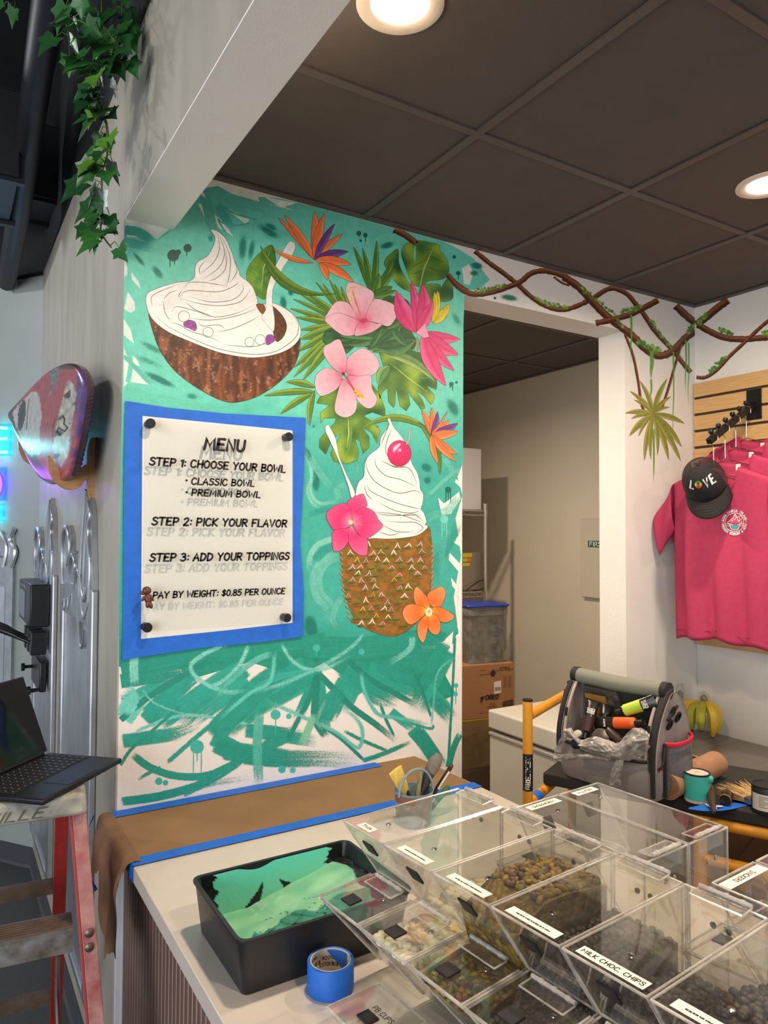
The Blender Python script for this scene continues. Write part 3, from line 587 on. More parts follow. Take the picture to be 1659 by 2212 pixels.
lf = lambda x, y: mix((112, 158, 44), (38, 96, 30), .5+.5*nz(x*1.2, y, 16)+(x-575)/60)
P.fill(Z5(1362, 362, 1395, 470, 1390, 560, 1350, 680, 1310, 830, 1240, 805, 1190, 740, 1150, 670, 1145, 600, 1180, 520, 1260, 430), lf, True, 5, 1.4)
for a in (Z5(1362, 380, 1290, 560, 1268, 780), Z5(1290, 560, 1350, 490), Z5(1280, 620, 1360, 560), Z5(1275, 680, 1340, 630), Z5(1280, 640, 1190, 580), Z5(1272, 700, 1170, 630), Z5(1268, 760, 1200, 690)): P.line(a, 2, (176, 206, 128))
P.done('painted_leaf', mural, 'green leaf behind the painted spoon')

# ---- the bouquet: leaves first, then flowers
G0 = (26, 78, 40); G1 = (118, 158, 48); G2 = (70, 124, 46); GY = (188, 196, 60)
P = Paint(270)
c0 = Z6(760, 1010)[0]
for a, b, w in ((270, 760, 20), (305, 705, 20), (350, 690, 22), (450, 625, 20), (505, 640, 20), (560, 610, 22), (650, 660, 22), (245, 835, 22), (290, 905, 26), (330, 1005, 30), (325, 1080, 44), (300, 1180, 34), (275, 1305, 34), (275, 1380, 34), (345, 1410, 34), (600, 640, 20)):
    P.leaf((c0[0]-(6 if b < 800 else 20), c0[1]-8), Z6(a, b)[0], w/2.0, (52, 104, 36), (150, 178, 62), 2, 1.1)
for a, b, w in ((750, 345, 26), (822, 355, 26), (935, 295, 28), (1075, 440, 30), (1085, 510, 30), (955, 555, 40), (1060, 660, 50), (1090, 690, 26)):
    P.leaf(Z6(900, 740)[0], Z6(a, b)[0], w/2.2, (36, 92, 34), (132, 168, 58), 2, 1.2)
for a, b, c, d, w in ((445, 1465, 215, 1420, 44), (440, 1500, 125, 1515, 36), (440, 1500, 40, 1530, 40), (430, 1510, 170, 1675, 42), (440, 1490, 400, 1765, 40)):
    P.leaf(Z6(a, b)[0], Z6(c, d)[0], w/3.2, (50, 104, 36), (160, 182, 60), 4, 1.2)
P.fill(Z6(980, 760, 1100, 740, 1200, 800, 1210, 1000, 1250, 1100, 1200, 1180, 1040, 1170, 900, 1160, 780, 1130, 680, 1200, 560, 1150, 500, 1080, 560, 990, 760, 1010, 900, 990), lambda x, y: mix((24, 66, 42), (64, 122, 58), .45+nz(x*.6, y*2, 12)), True, 6)
for a, b, c, d, w, bd in ((860, 1160, 1130, 960, 100, 8), (940, 1150, 1250, 1080, 120, 8), (700, 1120, 1000, 1020, 70, 6), (640, 1050, 960, 1080, 70, -6), (1000, 1000, 1190, 800, 70, 6), (880, 1150, 980, 990, 40, 0), (1060, 1000, 1170, 1130, 60, 0)):
    P.leaf(Z6(a, b)[0], Z6(c, d)[0], w/3.4, (26, 74, 44), (98, 150, 84), bd, 1)
P.done('painted_palm_leaves', mural, 'fan of narrow palm leaves between the flowers')
def mon(x, y): return mix((34, 86, 38), (150, 182, 58), .5+.9*nz(x*.8, y*.8, 26, 3))
P = Paint(270)
P.fill(Z6(1240, 310, 1270, 295, 1360, 310, 1430, 330, 1440, 380, 1490, 440, 1508, 510, 1500, 560, 1460, 600, 1380, 610, 1340, 620, 1290, 660, 1240, 650, 1200, 600, 1170, 520, 1140, 440, 1135, 370, 1170, 320), mon, True, 5, 1.3)
P.fill(Z6(1105, 365, 1110, 470, 1150, 570, 1210, 640, 1220, 700, 1150, 680, 1080, 620, 1050, 540, 1000, 500, 1005, 440, 1060, 390), mon, True, 5, 1.3)
P.fill(Z6(1525, 570, 1540, 680, 1535, 760, 1450, 780, 1440, 720, 1460, 650), mon, True, 5, 1.2)
P.fill(Z6(1290, 660, 1360, 640, 1440, 650, 1430, 720, 1410, 800, 1360, 850, 1280, 850, 1260, 760), mon, True, 5, 1.2)
P.line(Z6(1390, 340, 1310, 520, 1280, 660), 4, (164, 192, 96)); P.fill(Z6(1240, 330, 1246, 400, 1238, 460, 1228, 400), MINT, True, 6); P.line(Z6(1150, 560, 1200, 620, 1215, 660), 5, MINT)
for a in (Z6(1340, 440, 1220, 500), Z6(1360, 420, 1470, 470), Z6(1310, 530, 1220, 560), Z6(1330, 500, 1430, 540), Z6(1380, 360, 1320, 370)): P.line(a, 7, (24, 62, 34), alpha=.7)
P.done('painted_monstera_leaf', mural, 'split monstera leaf at the top of the bouquet')
P = Paint(270)
P.fill(Z6(950, 1170, 1080, 1210, 1200, 1250, 1320, 1300, 1400, 1370, 1415, 1430, 1410, 1480, 1330, 1450, 1390, 1520, 1390, 1560, 1370, 1600, 1310, 1530, 1240, 1480, 1300, 1570, 1320, 1630, 1290, 1640, 1230, 1560, 1180, 1490, 1200, 1600, 1170, 1650, 1120, 1610, 1090, 1470, 1080, 1590, 1070, 1625, 1030, 1580, 1020, 1470, 980, 1500, 960, 1560, 945, 1470, 960, 1400, 1000, 1330), mon, False, 5, 1.3)
P.leaf(Z6(1060, 1190)[0], Z6(1450, 1370)[0], 26, (28, 84, 42), (92, 140, 62), -12); P.leaf(Z6(960, 1190)[0], Z6(1400, 1420)[0], 20, (70, 120, 56), (172, 196, 110), -16); P.leaf(Z6(1040, 1290)[0], Z6(950, 1450)[0], 22, (60, 118, 56), (150, 190, 110), 6)
P.leaf(Z6(900, 1180)[0], Z6(1230, 1160)[0], 14, (40, 96, 50), (120, 160, 80), -4); P.line(Z6(1040, 1270, 1200, 1400, 1340, 1500), 2.6, (176, 200, 80)); P.leaf(Z6(1180, 960)[0], Z6(1165, 1120)[0], 16, (90, 150, 80), (170, 206, 130))
for a in (Z6(1160, 1330, 1190, 1320), Z6(1200, 1340, 1240, 1325), Z6(1290, 1390, 1350, 1390)): P.line(a, 4, MINT)
P.leaf(Z6(1255, 1060)[0], Z6(1250, 1190)[0], 10, (100, 160, 100), (160, 200, 140))
P.done('painted_monstera_leaf', mural, 'slotted monstera leaf right of the lower hibiscus')
P = Paint(270)
P.fill(Z6(480, 1540, 560, 1520, 640, 1440, 700, 1560, 760, 1600, 900, 1560, 900, 1440, 960, 1520, 1000, 1640, 1005, 1695, 900, 1660, 830, 1690, 900, 1740, 950, 1790) + Z7(690, 240, 714, 280, 690, 390, 640, 290, 560, 250, 620, 330, 620, 420, 570, 475, 540, 360, 500, 350, 530, 460, 520, 530, 430, 562, 320, 540, 290, 470, 340, 400, 380, 300, 330, 330, 290, 380, 250, 480, 195, 420, 200, 350, 330, 210, 335, 170, 240, 170, 210, 215, 205, 130, 280, 60, 170, 40), mon, False, 5, 1.3)
P.line(Z7(460, 150, 470, 280, 455, 400, 420, 540), 5, (110, 150, 60)); P.line(Z7(440, 160, 448, 300, 430, 430), 3, (190, 206, 110))
for a in (Z7(450, 300, 560, 190), Z7(455, 340, 640, 240), Z7(440, 420, 500, 420), Z7(440, 300, 330, 250), Z7(440, 380, 360, 430), Z7(450, 240, 560, 120)): P.line(a, 2.2, (60, 110, 40))
P.done('painted_monstera_leaf', mural, 'monstera leaf hanging below the lower hibiscus')

def petal(cx, cy, R, cin, cmid, cout):
    def f(x, y):
        t = hypot(x-cx, y-cy)/R; a = atan2(y-cy, x-cx); g = .16*noise.noise(Vector((a*9, t*2, 1)))
        return mix(mix(cin, cmid, t*2.6+g), cout, (t-.4)*1.8+g)
    return f
HB = ((216, 74, 112), (226, 158, 176), (236, 186, 198))
P = Paint(420); q = Z6(820, 935)[0]; f = petal(*q, 62, *HB); LN = (92, 66, 66)
P.fill(Z6(700, 640, 760, 632, 830, 660, 905, 705, 905, 760, 870, 850, 840, 920, 800, 930, 740, 830, 695, 720), f, True, 5, 1.2, LN)
P.fill(Z6(905, 770, 980, 770, 1060, 800, 1095, 850, 1085, 910, 1030, 975, 940, 950, 850, 930, 840, 910), f, True, 5, 1.2, LN)
P.fill(Z6(610, 785, 700, 790, 760, 870, 790, 930, 730, 900, 620, 870, 525, 920, 545, 870), f, True, 5, 1.2, LN)
P.fill(Z6(525, 920, 620, 872, 730, 905, 800, 945, 760, 1000, 750, 1045, 660, 1045, 560, 970), f, True, 5, 1.2, LN)
P.fill(Z6(800, 950, 860, 940, 930, 955, 975, 965, 900, 1020, 800, 1050, 758, 1045, 770, 990), f, True, 5, 1.2, LN)
P.line(Z6(820, 930, 770, 790, 740, 690), 4, (214, 120, 110), ends=.6)
for i in range(26): (x, y), = Z6(735+random.uniform(-30, 34), 720+random.uniform(-70, 60)); P.dot(x, y, 1.5, (226, 190, 50))
P.fill(Z6(800, 935, 815, 915, 850, 915, 860, 930, 830, 955), (206, 56, 96), True, 4)
P.done('painted_hibiscus', mural, 'upper pink hibiscus flower facing up')
P = Paint(420); q = Z6(680, 1365)[0]; f = petal(*q, 68, *HB)
P.fill(Z6(600, 1090, 640, 1085, 670, 1150, 696, 1240, 685, 1340, 650, 1350, 570, 1290, 515, 1200, 520, 1140, 570, 1110), f, True, 5, 1.2, LN)
P.fill(Z6(695, 1340, 700, 1240, 760, 1180, 820, 1155, 890, 1180, 945, 1250, 950, 1310, 900, 1365, 820, 1375, 740, 1365), f, True, 5, 1.2, LN)
P.fill(Z6(650, 1370, 560, 1310, 490, 1330, 445, 1390, 450, 1480, 490, 1530, 560, 1510, 620, 1470, 650, 1410), f, True, 5, 1.2, LN)
P.fill(Z6(660, 1400, 690, 1420, 750, 1480, 775, 1580, 760, 1660, 700, 1700, 640, 1690, 600, 1640, 620, 1520), f, True, 5, 1.2, LN)
P.fill(Z6(700, 1370, 780, 1375, 860, 1365, 890, 1380, 895, 1470, 935, 1550, 910, 1615, 850, 1625, 780, 1560, 740, 1450), f, True, 5, 1.2, LN)
P.line(Z6(670, 1350, 720, 1430, 790, 1540), 5, (206, 66, 90), ends=.6)
for i in range(40): t = random.random(); (x, y), = Z6(760+70*t+random.uniform(-14, 14), 1480+70*t+random.uniform(-14, 14)); P.dot(x, y, 1.8, random.choice(((240, 196, 40), (232, 160, 30))))
P.dot(*Z6(668, 1355)[0], 4, (150, 24, 60))
P.done('painted_hibiscus', mural, 'lower pink hibiscus flower with five open petals')
# birds of paradise
OR = ((232, 96, 44), (246, 160, 92)); PU = ((84, 40, 112), (136, 92, 160))
P = Paint(420)
P.leaf(Z6(600, 720)[0], Z6(10, 338)[0], 22, (44, 92, 30), (134, 160, 40), -38, 1.2, peak=.6)
P.leaf(Z6(430, 470)[0], Z6(110, 362)[0], 10, *OR, -6, 1)
for x, y, w, c in ((145, 112, 34, OR), (198, 92, 46, OR), (438, 62, 60, OR), (518, 78, 58, OR), (662, 242, 44, OR), (600, 160, 44, PU), (706, 382, 56, PU), (730, 484, 60, OR), (752, 625, 56, OR), (545, 610, 46, OR)):
    b = Z6(440, 450)[0] if y < 560 else Z6(480, 470)[0]
    P.leaf(b, Z6(x, y)[0], w/3.0, *c, 3 if x < 500 else -3, 1.1, INK)
P.done('painted_bird_of_paradise', mural, 'large orange and purple bird of paradise at the top')
P = Paint(420)
P.leaf(Z7(1160, 300)[0], Z7(540, 270)[0], 14, (70, 120, 40), (150, 170, 50), 30, 1.1); P.leaf(Z7(1040, 200)[0], Z7(1225, 650)[0], 15, (52, 104, 34), (120, 150, 50), -14, 1.1)
for x, y, w, c in ((1070, 100, 44, OR), (1155, 80, 46, OR), (1205, 115, 40, PU), (1305, 190, 60, OR), (1378, 215, 60, PU), (1375, 285, 64, OR), (1285, 115, 14, OR), (1370, 480, 50, OR), (1365, 540, 46, OR), (1210, 560, 40, OR)):
    P.leaf(Z7(1150, 315)[0], Z7(x, y)[0], w/3.3, *c, 3, 1, INK)
P.done('painted_bird_of_paradise', mural, 'small orange and purple bird of paradise by the opening')
# pink bromeliad with yellow petals
PK = ((206, 30, 100), (240, 110, 160)); P = Paint(420)
for x, y, w in ((1515, 800, 52), (1490, 830, 52), (1420, 690, 40), (1395, 700, 34)): P.leaf(Z6(1380, 950)[0], Z6(x, y)[0], w/2.6, (206, 180, 20), (236, 220, 70), 3, 1)
for x, y, w, b in ((1090, 695, 110, 14), (1210, 615, 60, -6), (1300, 640, 90, 18), (1385, 780, 76, 0), (1600, 1080, 70, 8), (1585, 1205, 90, 10), (1550, 1330, 70, 10), (1485, 1450, 96, 16)):
    P.leaf(Z6(1260 if y < 1000 else 1300, 1030)[0], Z6(x, y)[0], w/3.0, *PK, b*(-1 if x < 1250 else 1)*.5, 1.1, (96, 30, 56))
P.fill(Z6(1245, 1030, 1320, 955, 1350, 1060, 1310, 1070), (236, 160, 190), False, 6, 1)
P.done('painted_bromeliad', mural, 'hot pink bromeliad with yellow petals beside the opening')

# ---- pineapple sundae
P = Paint(330)
def pine(x, y):
    g = nz(x, y, 9)+.5*nz(x, y, 4, 3); c = mix((160, 96, 30), (104, 96, 28), .5+g*1.1)
    return mix(c, (182, 110, 50), .4) if nz(x, y, 22, 9) > .15 else c
P.fill(Z7(390, 1250, 640, 1200, 820, 1205, 980, 1190, 1060, 1150, 1130, 1095, 1150, 1200, 1160, 1350, 1150, 1500, 1140, 1640, 1100, 1760, 1050, 1880, 980, 1960, 900, 2010, 820, 2035, 700, 2010, 600, 1970, 520, 1920, 470, 1830, 430, 1720, 400, 1600, 388, 1450), pine, True, 4, 1.2, (90, 60, 30))
for r in range(13):
    for c in range(9):
        X = 420+c*90+(45 if r % 2 else 0)+random.uniform(-14, 14); Y = 1260+r*60+random.uniform(-10, 10)
        if X > 1120-max(0, Y-1700)*.5 or X < 420+max(0, Y-1650)*.35: continue
        if Y > 1950 or X > 930 and Y > 1640 or random.random() < .22: continue
        (x, y), = Z7(X, Y); k = random.random(); w = 7+4*random.random()
        P.leaf((x-w-3, y+5), (x+w, y+2), 5, (52, 66, 18), (120, 124, 36), 4, 0)
        cc = (206, 170, 176) if k < .36 else ((226, 222, 190) if k < .65 else ((214, 184, 40) if k < .75 else (110, 128, 40)))
        tx = random.uniform(-3, 3); P.line([(x-w, y+5), (x-3+tx, y-1), (x+tx, y-4-5*random.random()), (x+2+tx, y-1), (x+w*.8, y+5)], 1.2+2.2*random.random(), cc)
        if random.random() < .6: P.leaf((x-w*1.6, y+9), (x+w, y+12), 6, (126, 66, 22), (150, 92, 30), 2, 0)
for i in range(14):
    y = 1230+i*46; P.leaf(Z7(1145, y+40)[0], Z7(1172, y+random.uniform(-14, 14))[0], 4, (140, 90, 40), (210, 180, 150), 0, .5)
    P.leaf(Z7(400+max(0, y-1500)*.2, y+60)[0], Z7(366+max(0, y-1500)*.2, y+30)[0], 3, (140, 90, 40), (210, 190, 170), 0, .5)
P.fill(Z7(780, 185, 792, 172, 802, 190, 830, 250, 880, 310, 915, 360, 930, 420, 990, 570, 1030, 640, 1050, 720, 1055, 780, 1080, 820, 1075, 900, 1060, 945, 1085, 980, 1108, 1050, 1095, 1080, 1120, 1100, 1050, 1160, 960, 1185, 800, 1200, 680, 1195, 560, 1180, 500, 1000, 505, 820, 530, 720, 575, 670, 585, 560, 620, 490, 705, 420, 720, 340, 760, 280, 790, 230), CR, True, 10, 1.4, (80, 72, 68), n=4)
for a in (Z7(800, 200, 760, 300, 720, 400), Z7(820, 250, 780, 340, 760, 440, 790, 520), Z7(810, 230, 840, 330), Z7(600, 500, 600, 600, 680, 720, 860, 810, 1010, 790, 1075, 825), Z7(720, 530, 820, 580, 960, 600, 1030, 740), Z7(670, 500, 680, 580, 760, 660, 900, 700, 1040, 770), Z7(740, 540, 840, 590, 930, 590), Z7(600, 730, 640, 800, 840, 890, 1000, 935, 1060, 945),
          Z7(580, 740, 600, 820, 650, 870), Z7(700, 890, 840, 960, 980, 980, 1060, 955), Z7(680, 980, 780, 1000, 960, 1000, 1060, 1000), Z7(760, 1050, 900, 1060, 1010, 1060, 1080, 1110, 1000, 1165), Z7(730, 1080, 860, 1140, 1000, 1140), Z7(660, 970, 900, 1000, 1090, 1070), Z7(700, 1140, 800, 1170, 880, 1150), Z7(860, 810, 920, 790), Z7(900, 1000, 1000, 990, 1080, 1050), Z7(600, 890, 720, 1000)):
    P.line(a, 1.4, INKG, smooth=True)
P.fill(Z7(250, 240, 270, 230, 290, 260, 330, 340, 350, 430, 370, 520, 430, 660, 495, 800, 490, 840, 470, 850, 440, 740, 385, 590, 330, 460, 270, 330, 248, 280), CR, True, 8, 1.3, (70, 64, 60))
f = petal(*Z7(850, 430)[0], 32, (240, 110, 156), (226, 44, 110), (204, 26, 92))
P.fill([(Z7(877, 472)[0][0]+25.5*cos(i*pi/8), Z7(877, 472)[0][1]+28*sin(i*pi/8)) for i in range(16)], f, True, 4, 1)
P.fill(Z7(830, 420, 880, 385, 885, 400, 850, 440, 825, 460), (246, 196, 214), True, 4); P.dot(*Z7(882, 445)[0], 3, (246, 200, 216)); P.line(Z7(935, 400, 960, 350, 965, 265), 2.6, (236, 150, 180), ends=.8)
P.done('painted_pineapple_sundae', mural, 'white soft serve with a cherry in a pineapple')
def flower(name, c, petals, cols, label, R, extra):
    P = Paint(760); f = petal(*c, R, *cols)
    for q in petals: P.fill(q, f, True, 5, 1.3, (90, 30, 44))
    extra(P); P.done(name, mural, label)
def ex(P):
    for x, y in ((440, 990), (420, 1040), (400, 1110), (500, 980), (560, 1000), (560, 1080), (520, 1160), (450, 1160), (490, 1180), (430, 1020)): P.line([Z7(468, 1060)[0], Z7(x, y)[0]], 1.6, (244, 210, 190))
    P.dot(*Z7(462, 1060)[0], 5, (240, 220, 150))
flower('painted_pink_flower', Z7(468, 1060)[0], (Z7(440, 880, 555, 818, 585, 850, 600, 920, 540, 950, 480, 1040, 460, 960), Z7(255, 990, 330, 920, 420, 900, 465, 960, 470, 1060, 440, 1100, 340, 1130, 290, 1090), Z7(480, 1060, 500, 980, 580, 935, 660, 970, 700, 1040, 735, 1090, 680, 1150, 590, 1200, 530, 1160),
    Z7(305, 1210, 320, 1130, 440, 1110, 460, 1080, 440, 1220, 390, 1290, 320, 1305), Z7(470, 1090, 530, 1170, 600, 1200, 605, 1300, 590, 1340, 520, 1330, 450, 1250, 445, 1150)), ((238, 150, 178), (222, 46, 114), (234, 96, 144)), 'magenta flower at the left of the pineapple', 68, ex)
def ex2(P):
    P.dot(*Z7(1128, 1825)[0], 8, (240, 226, 190), 10); P.dot(*Z7(1130, 1820)[0], 3, (226, 176, 40))
    for x, y in ((1040, 1720), (1180, 1700), (1240, 1850), (1180, 1920), (1090, 1960), (1000, 1850), (1060, 1740)): P.line([Z7(1128, 1825)[0], Z7(x, y)[0]], 1.4, (70, 40, 26))
flower('painted_orange_flower', Z7(1128, 1825)[0], (Z7(1020, 1610, 1080, 1660, 1140, 1740, 1120, 1800, 1040, 1790, 1000, 1700), Z7(1115, 1690, 1160, 1640, 1240, 1608, 1270, 1660, 1255, 1730, 1220, 1780, 1160, 1780), Z7(1160, 1790, 1240, 1790, 1345, 1860, 1290, 1910, 1220, 1900, 1165, 1840), Z7(1130, 1850, 1200, 1860, 1228, 1940, 1210, 2010, 1160, 2010, 1120, 1950), Z7(1110, 1850, 1120, 1950, 1100, 2040, 1075, 2085, 1035, 2020, 1040, 1920), Z7(1100, 1790, 1010, 1760, 940, 1770, 905, 1830, 930, 1900, 980, 1930, 1060, 1880, 1100, 1830)),
    ((246, 190, 40), (236, 112, 40), (244, 150, 96)), 'orange flower at the foot of the pineapple', 60, ex2)

# ---- vines over the header, the pillar and the right wall
BR = (104, 56, 30)
def vine(P, pts, w):
    w *= 1.15
    sp = [(p.x, p.y) for p in spline([(a, b, 0) for a, b in pts], 6)]; n = len(sp)
    for dx, ww, c in ((0, 1, BR), (-.22, .35, (138, 82, 46)), (.28, .3, (70, 36, 20))):
        P.L += 1; k = len(P.mb.v)
        for i, p in enumerate(sp):
            a = Vector(sp[max(i-1, 0)]); b = Vector(sp[min(i+1, n-1)]); d = (b-a).normalized(); q = Vector((d.y, -d.x))
            hw = w*ww/2*(1+.25*nz(i*1.3, dx*9, 1.7)); o = Vector(p)-q*dx*w; P.v(o+q*hw, c); P.v(o-q*hw, c)
        for i in range(n-1): P.mb.face((k+2*i, k+2*i+1, k+2*i+3, k+2*i+2))
def moss(P, pts, w, drips=()):
    w *= 1.25
    for i in range(16):
        t = i/15*(len(pts)-1); j = min(int(t), len(pts)-2); f = t-j; x = pts[j][0]*(1-f)+pts[j+1][0]*f; y = pts[j][1]*(1-f)+pts[j+1][1]*f
        P.spray(x+random.uniform(-2, 2), y+random.uniform(-w, w)*.4, w*.55, w*.42, random.uniform(0, 90), random.choice(((84, 146, 52), (112, 166, 60), (68, 126, 50), (146, 186, 80))), .95, .5)
    for x, y, l, ww in drips: P.brush([(x, y), (x+1, y+l*.4), (x-1, y+l*.7), (x, y+l)], ww, (104, 166, 66), .85, .3, (0, .5), w2=ww*.3)
P = Paint(270)
vine(P, Z6(1070, 208, 1160, 250, 1225, 300, 1250, 320), 12); vine(P, Z6(1500, 565, 1560, 630, 1659, 700), 9)
vine(P, ZV(155, 148, 230, 210, 300, 260, 375, 320, 440, 380, 520, 430, 600, 450, 680, 430, 760, 390, 850, 340, 930, 365, 980, 420, 1020, 470, 1080, 560, 1165, 650, 1220, 720, 1262, 770), 9)
vine(P, ZV(20, 275, 80, 340, 150, 370, 240, 360, 320, 335, 390, 305, 440, 265, 500, 250, 570, 262, 640, 290), 10); vine(P, ZV(560, 280, 600, 310, 640, 325), 4)
vine(P, ZV(610, 280, 690, 335, 760, 410, 830, 480, 900, 535, 960, 580, 1030, 650, 1100, 685, 1170, 660, 1230, 600, 1285, 555), 14)
vine(P, ZV(775, 518, 860, 500, 960, 470, 1040, 430, 1095, 400), 11); vine(P, ZV(1185, 428, 1240, 480, 1290, 520), 14)
vine(P, ZV(925, 575, 965, 680, 990, 800, 1010, 930, 1030, 980), 5); vine(P, ZV(1215, 625, 1180, 740, 1145, 860, 1115, 950), 5)
for a, w, d in ((ZV(165, 350, 230, 345, 310, 325), 7, ()), (ZV(470, 395, 540, 420, 630, 440), 8, ()), (ZV(690, 340, 740, 370, 800, 410, 860, 470, 910, 530), 8, ()), (ZV(910, 460, 970, 450, 1010, 430), 8, ((1363, 680, 106, 6),)), (ZV(990, 615, 1050, 640, 1105, 660), 10, ((1407, 758, 66, 13), (1406, 820, 50, 6))), (ZV(1060, 510, 1100, 570, 1160, 640), 7, ()), (ZV(1245, 560, 1280, 530), 8, ((1481, 735, 120, 5), (1487, 740, 140, 4), (1454, 760, 220, 4)))): moss(P, a, w, d)
P.done('painted_vine', mural, 'brown mossy vines over the opening')
P = Paint(420)
c = Z7 and ZL(315, 395)[0]
for x, y, w in ((140, 225, 34), (215, 150, 34), (418, 130, 40), (172, 290, 26), (105, 388, 40), (150, 430, 30), (445, 265, 34), (435, 345, 26), (545, 465, 44), (135, 560, 50), (248, 740, 40), (296, 730, 30), (428, 738, 44), (525, 640, 50), (518, 745, 44), (205, 560, 26), (345, 700, 30)):
    P.leaf(c, ZL(x, y)[0], w/3.9, (112, 122, 44), (178, 172, 92), (4 if x < 300 else -4), .8, (150, 120, 70))
P.brush(ZL(315, 500, 318, 700, 316, 910), 7, (100, 160, 60), .9, .3, (.1, .4), w2=2)
P.done('painted_air_plant', mural, 'spiky yellow green air plant hanging on the pillar')
rw = thing('mural', 'painted brown vine with moss on the right wall above the slat board', 'mural', (RX-.0002, -.2, 2.5))
P = Paint(5, ('x', RX, -1))
vine(P, ZV(1290, 525, 1340, 490, 1400, 440, 1455, 400), 14); vine(P, ZV(1298, 525, 1360, 560, 1430, 590, 1510, 600, 1600, 595, 1659, 590), 12); vine(P, ZV(1292, 795, 1340, 795, 1400, 755, 1460, 690, 1540, 615, 1620, 540, 1680, 490), 7)
for a, w, d in ((ZV(1300, 520, 1340, 475), 8, ()), (ZV(1410, 550, 1470, 570), 8, ()), (ZV(1360, 770, 1440, 690), 8, ()), (ZV(1630, 570, 1659, 565), 6, ())): moss(P, a, w, d)
P.done('painted_vine', rw)
# ================================================================== menu sign on the mural
mat('painter_tape', (28, 104, 208), .6, var=.10, vs=30, bump=.05, bs=400)
mat('black_cap', (20, 20, 21), .35); mat('sign_ink', (16, 16, 17), .6); mat('sign_white', (230, 228, 223), .6, bump=.08, bs=170)
clear_mat('clear_panel', (252, 253, 252), .02, 4, .7, .02)
def Y0(px, py, d=0):
    q = W('y', 0, px, py); q.y = -d; q.x = max(.001, q.x); return q
tb = thing('masking_tape_border', "blue painter's tape border taped around the menu sign", 'tape', (.3, -.001, 1.4))
for i, (a, w0) in enumerate(((Z8(75, 25, 420, 80, 900, 130, 1575, 165, 1575, 285, 1470, 272, 218, 150, 75, 150), 0), (Z8(72, 120, 218, 120, 205, 2006, 205, 2060, 55, 2040), 0), (Z8(1467, 268, 1577, 180, 1560, 640, 1530, 1200, 1560, 1600, 1556, 1960, 1467, 1880), 0), (Z8(50, 1990, 205, 2005, 900, 1935, 1470, 1870, 1560, 1870, 1556, 1985, 1200, 2030, 700, 2080, 300, 2140, 50, 2180), 0))):
    m = MB(); dd = .0062+.0002*i; m.prism([Y0(x, y, dd) for x, y in a], (0, .0002, 0)); build('tape_strip', m, 'painter_tape', tb, smooth=0)
m = MB(); m.prism([Y0(x, y, .0058) for x, y in Z8(190, 130, 1500, 250, 1500, 1900, 190, 2030)], (0, .0004, 0)); o = build('bare_wall_patch', m, 'sign_white', mural, smooth=0); o['label'] = 'unpainted white rectangle behind the sign'
ms = thing('menu_sign', 'clear acrylic menu sign with black lettering on black standoffs', 'sign', (.3, -.03, 1.4))
SD = .030
def S3(px, py, d=SD): return W('y', -d, px, py)
c = [S3(x, y) for x, y in ((314, 902), (634, 934), (633, 1342), (308, 1368))]
x0 = (c[0].x+c[3].x)/2; x1 = (c[1].x+c[2].x)/2; z1 = (c[0].z+c[1].z)/2; z0 = (c[2].z+c[3].z)/2
m = MB(); m.box((x0, -SD, z0), (x1, -SD+.004, z1)); build('clear_panel', m, 'clear_panel', ms, smooth=0)
for px, py in ((326, 914), (625, 943), (319, 1356), (621, 1335)):
    q = S3(px, py, SD+.009); m = MB()
    m.lathe([(.0115, -SD-.010), (.0135, -SD-.008), (.0135, -SD-.0002), (.0135, -SD-.0001)], 24, Matrix.Translation((q.x, 0, q.z)), 'y'); m.lathe([(.012, -SD+.0042), (.012, -.0064)], 20, Matrix.Translation((q.x, 0, q.z)), 'y'); build('standoff', m, 'black_cap', ms)
def mline(txt, a, b, hpx, w, slant=.12):
    A = S3(*a); B = S3(*b); h = (S3(a[0], a[1]-hpx)-A).length
    lettering('menu_text', txt, h, w, lambda u, v: Vector((A.x+u, -SD-.0004, A.z+(B.z-A.z)*u/max(1e-6, B.x-A.x)+v)), 'sign_ink', ms, slant=slant, width=B.x-A.x)
def e8(x, y): return Z8(x, y)[0]
mline('MENU', e8(735, 425), e8(1065, 445), 24, .0085); mline('STEP 1: CHOOSE YOUR BOWL', e8(280, 556), e8(1408, 620), 16, .0056); mline('CLASSIC BOWL', e8(628, 718), e8(1150, 736), 13.5, .0048); mline('PREMIUM BOWL', e8(630, 812), e8(1200, 830), 13.5, .0048)
mline('STEP 2: PICK YOUR FLAVOR', e8(300, 1056), e8(1420, 1074), 16, .0056); mline('STEP 3: ADD YOUR TOPPINGS', e8(282, 1360), e8(1440, 1344), 16, .0056); mline('PAY BY WEIGHT: $0.85 PER OUNCE', e8(308, 1668), e8(1405, 1630), 13, .0046)
for x, y in ((590, 686), (590, 785)):
    q = S3(*e8(x, y)); m = MB(); m.lathe([(.0001, -SD-.0006), (.0035, -SD-.0006), (.0035, -SD-.0001)], 12, Matrix.Translation((q.x, 0, q.z)), 'y'); build('bullet_point', m, 'sign_ink', ms, smooth=0)
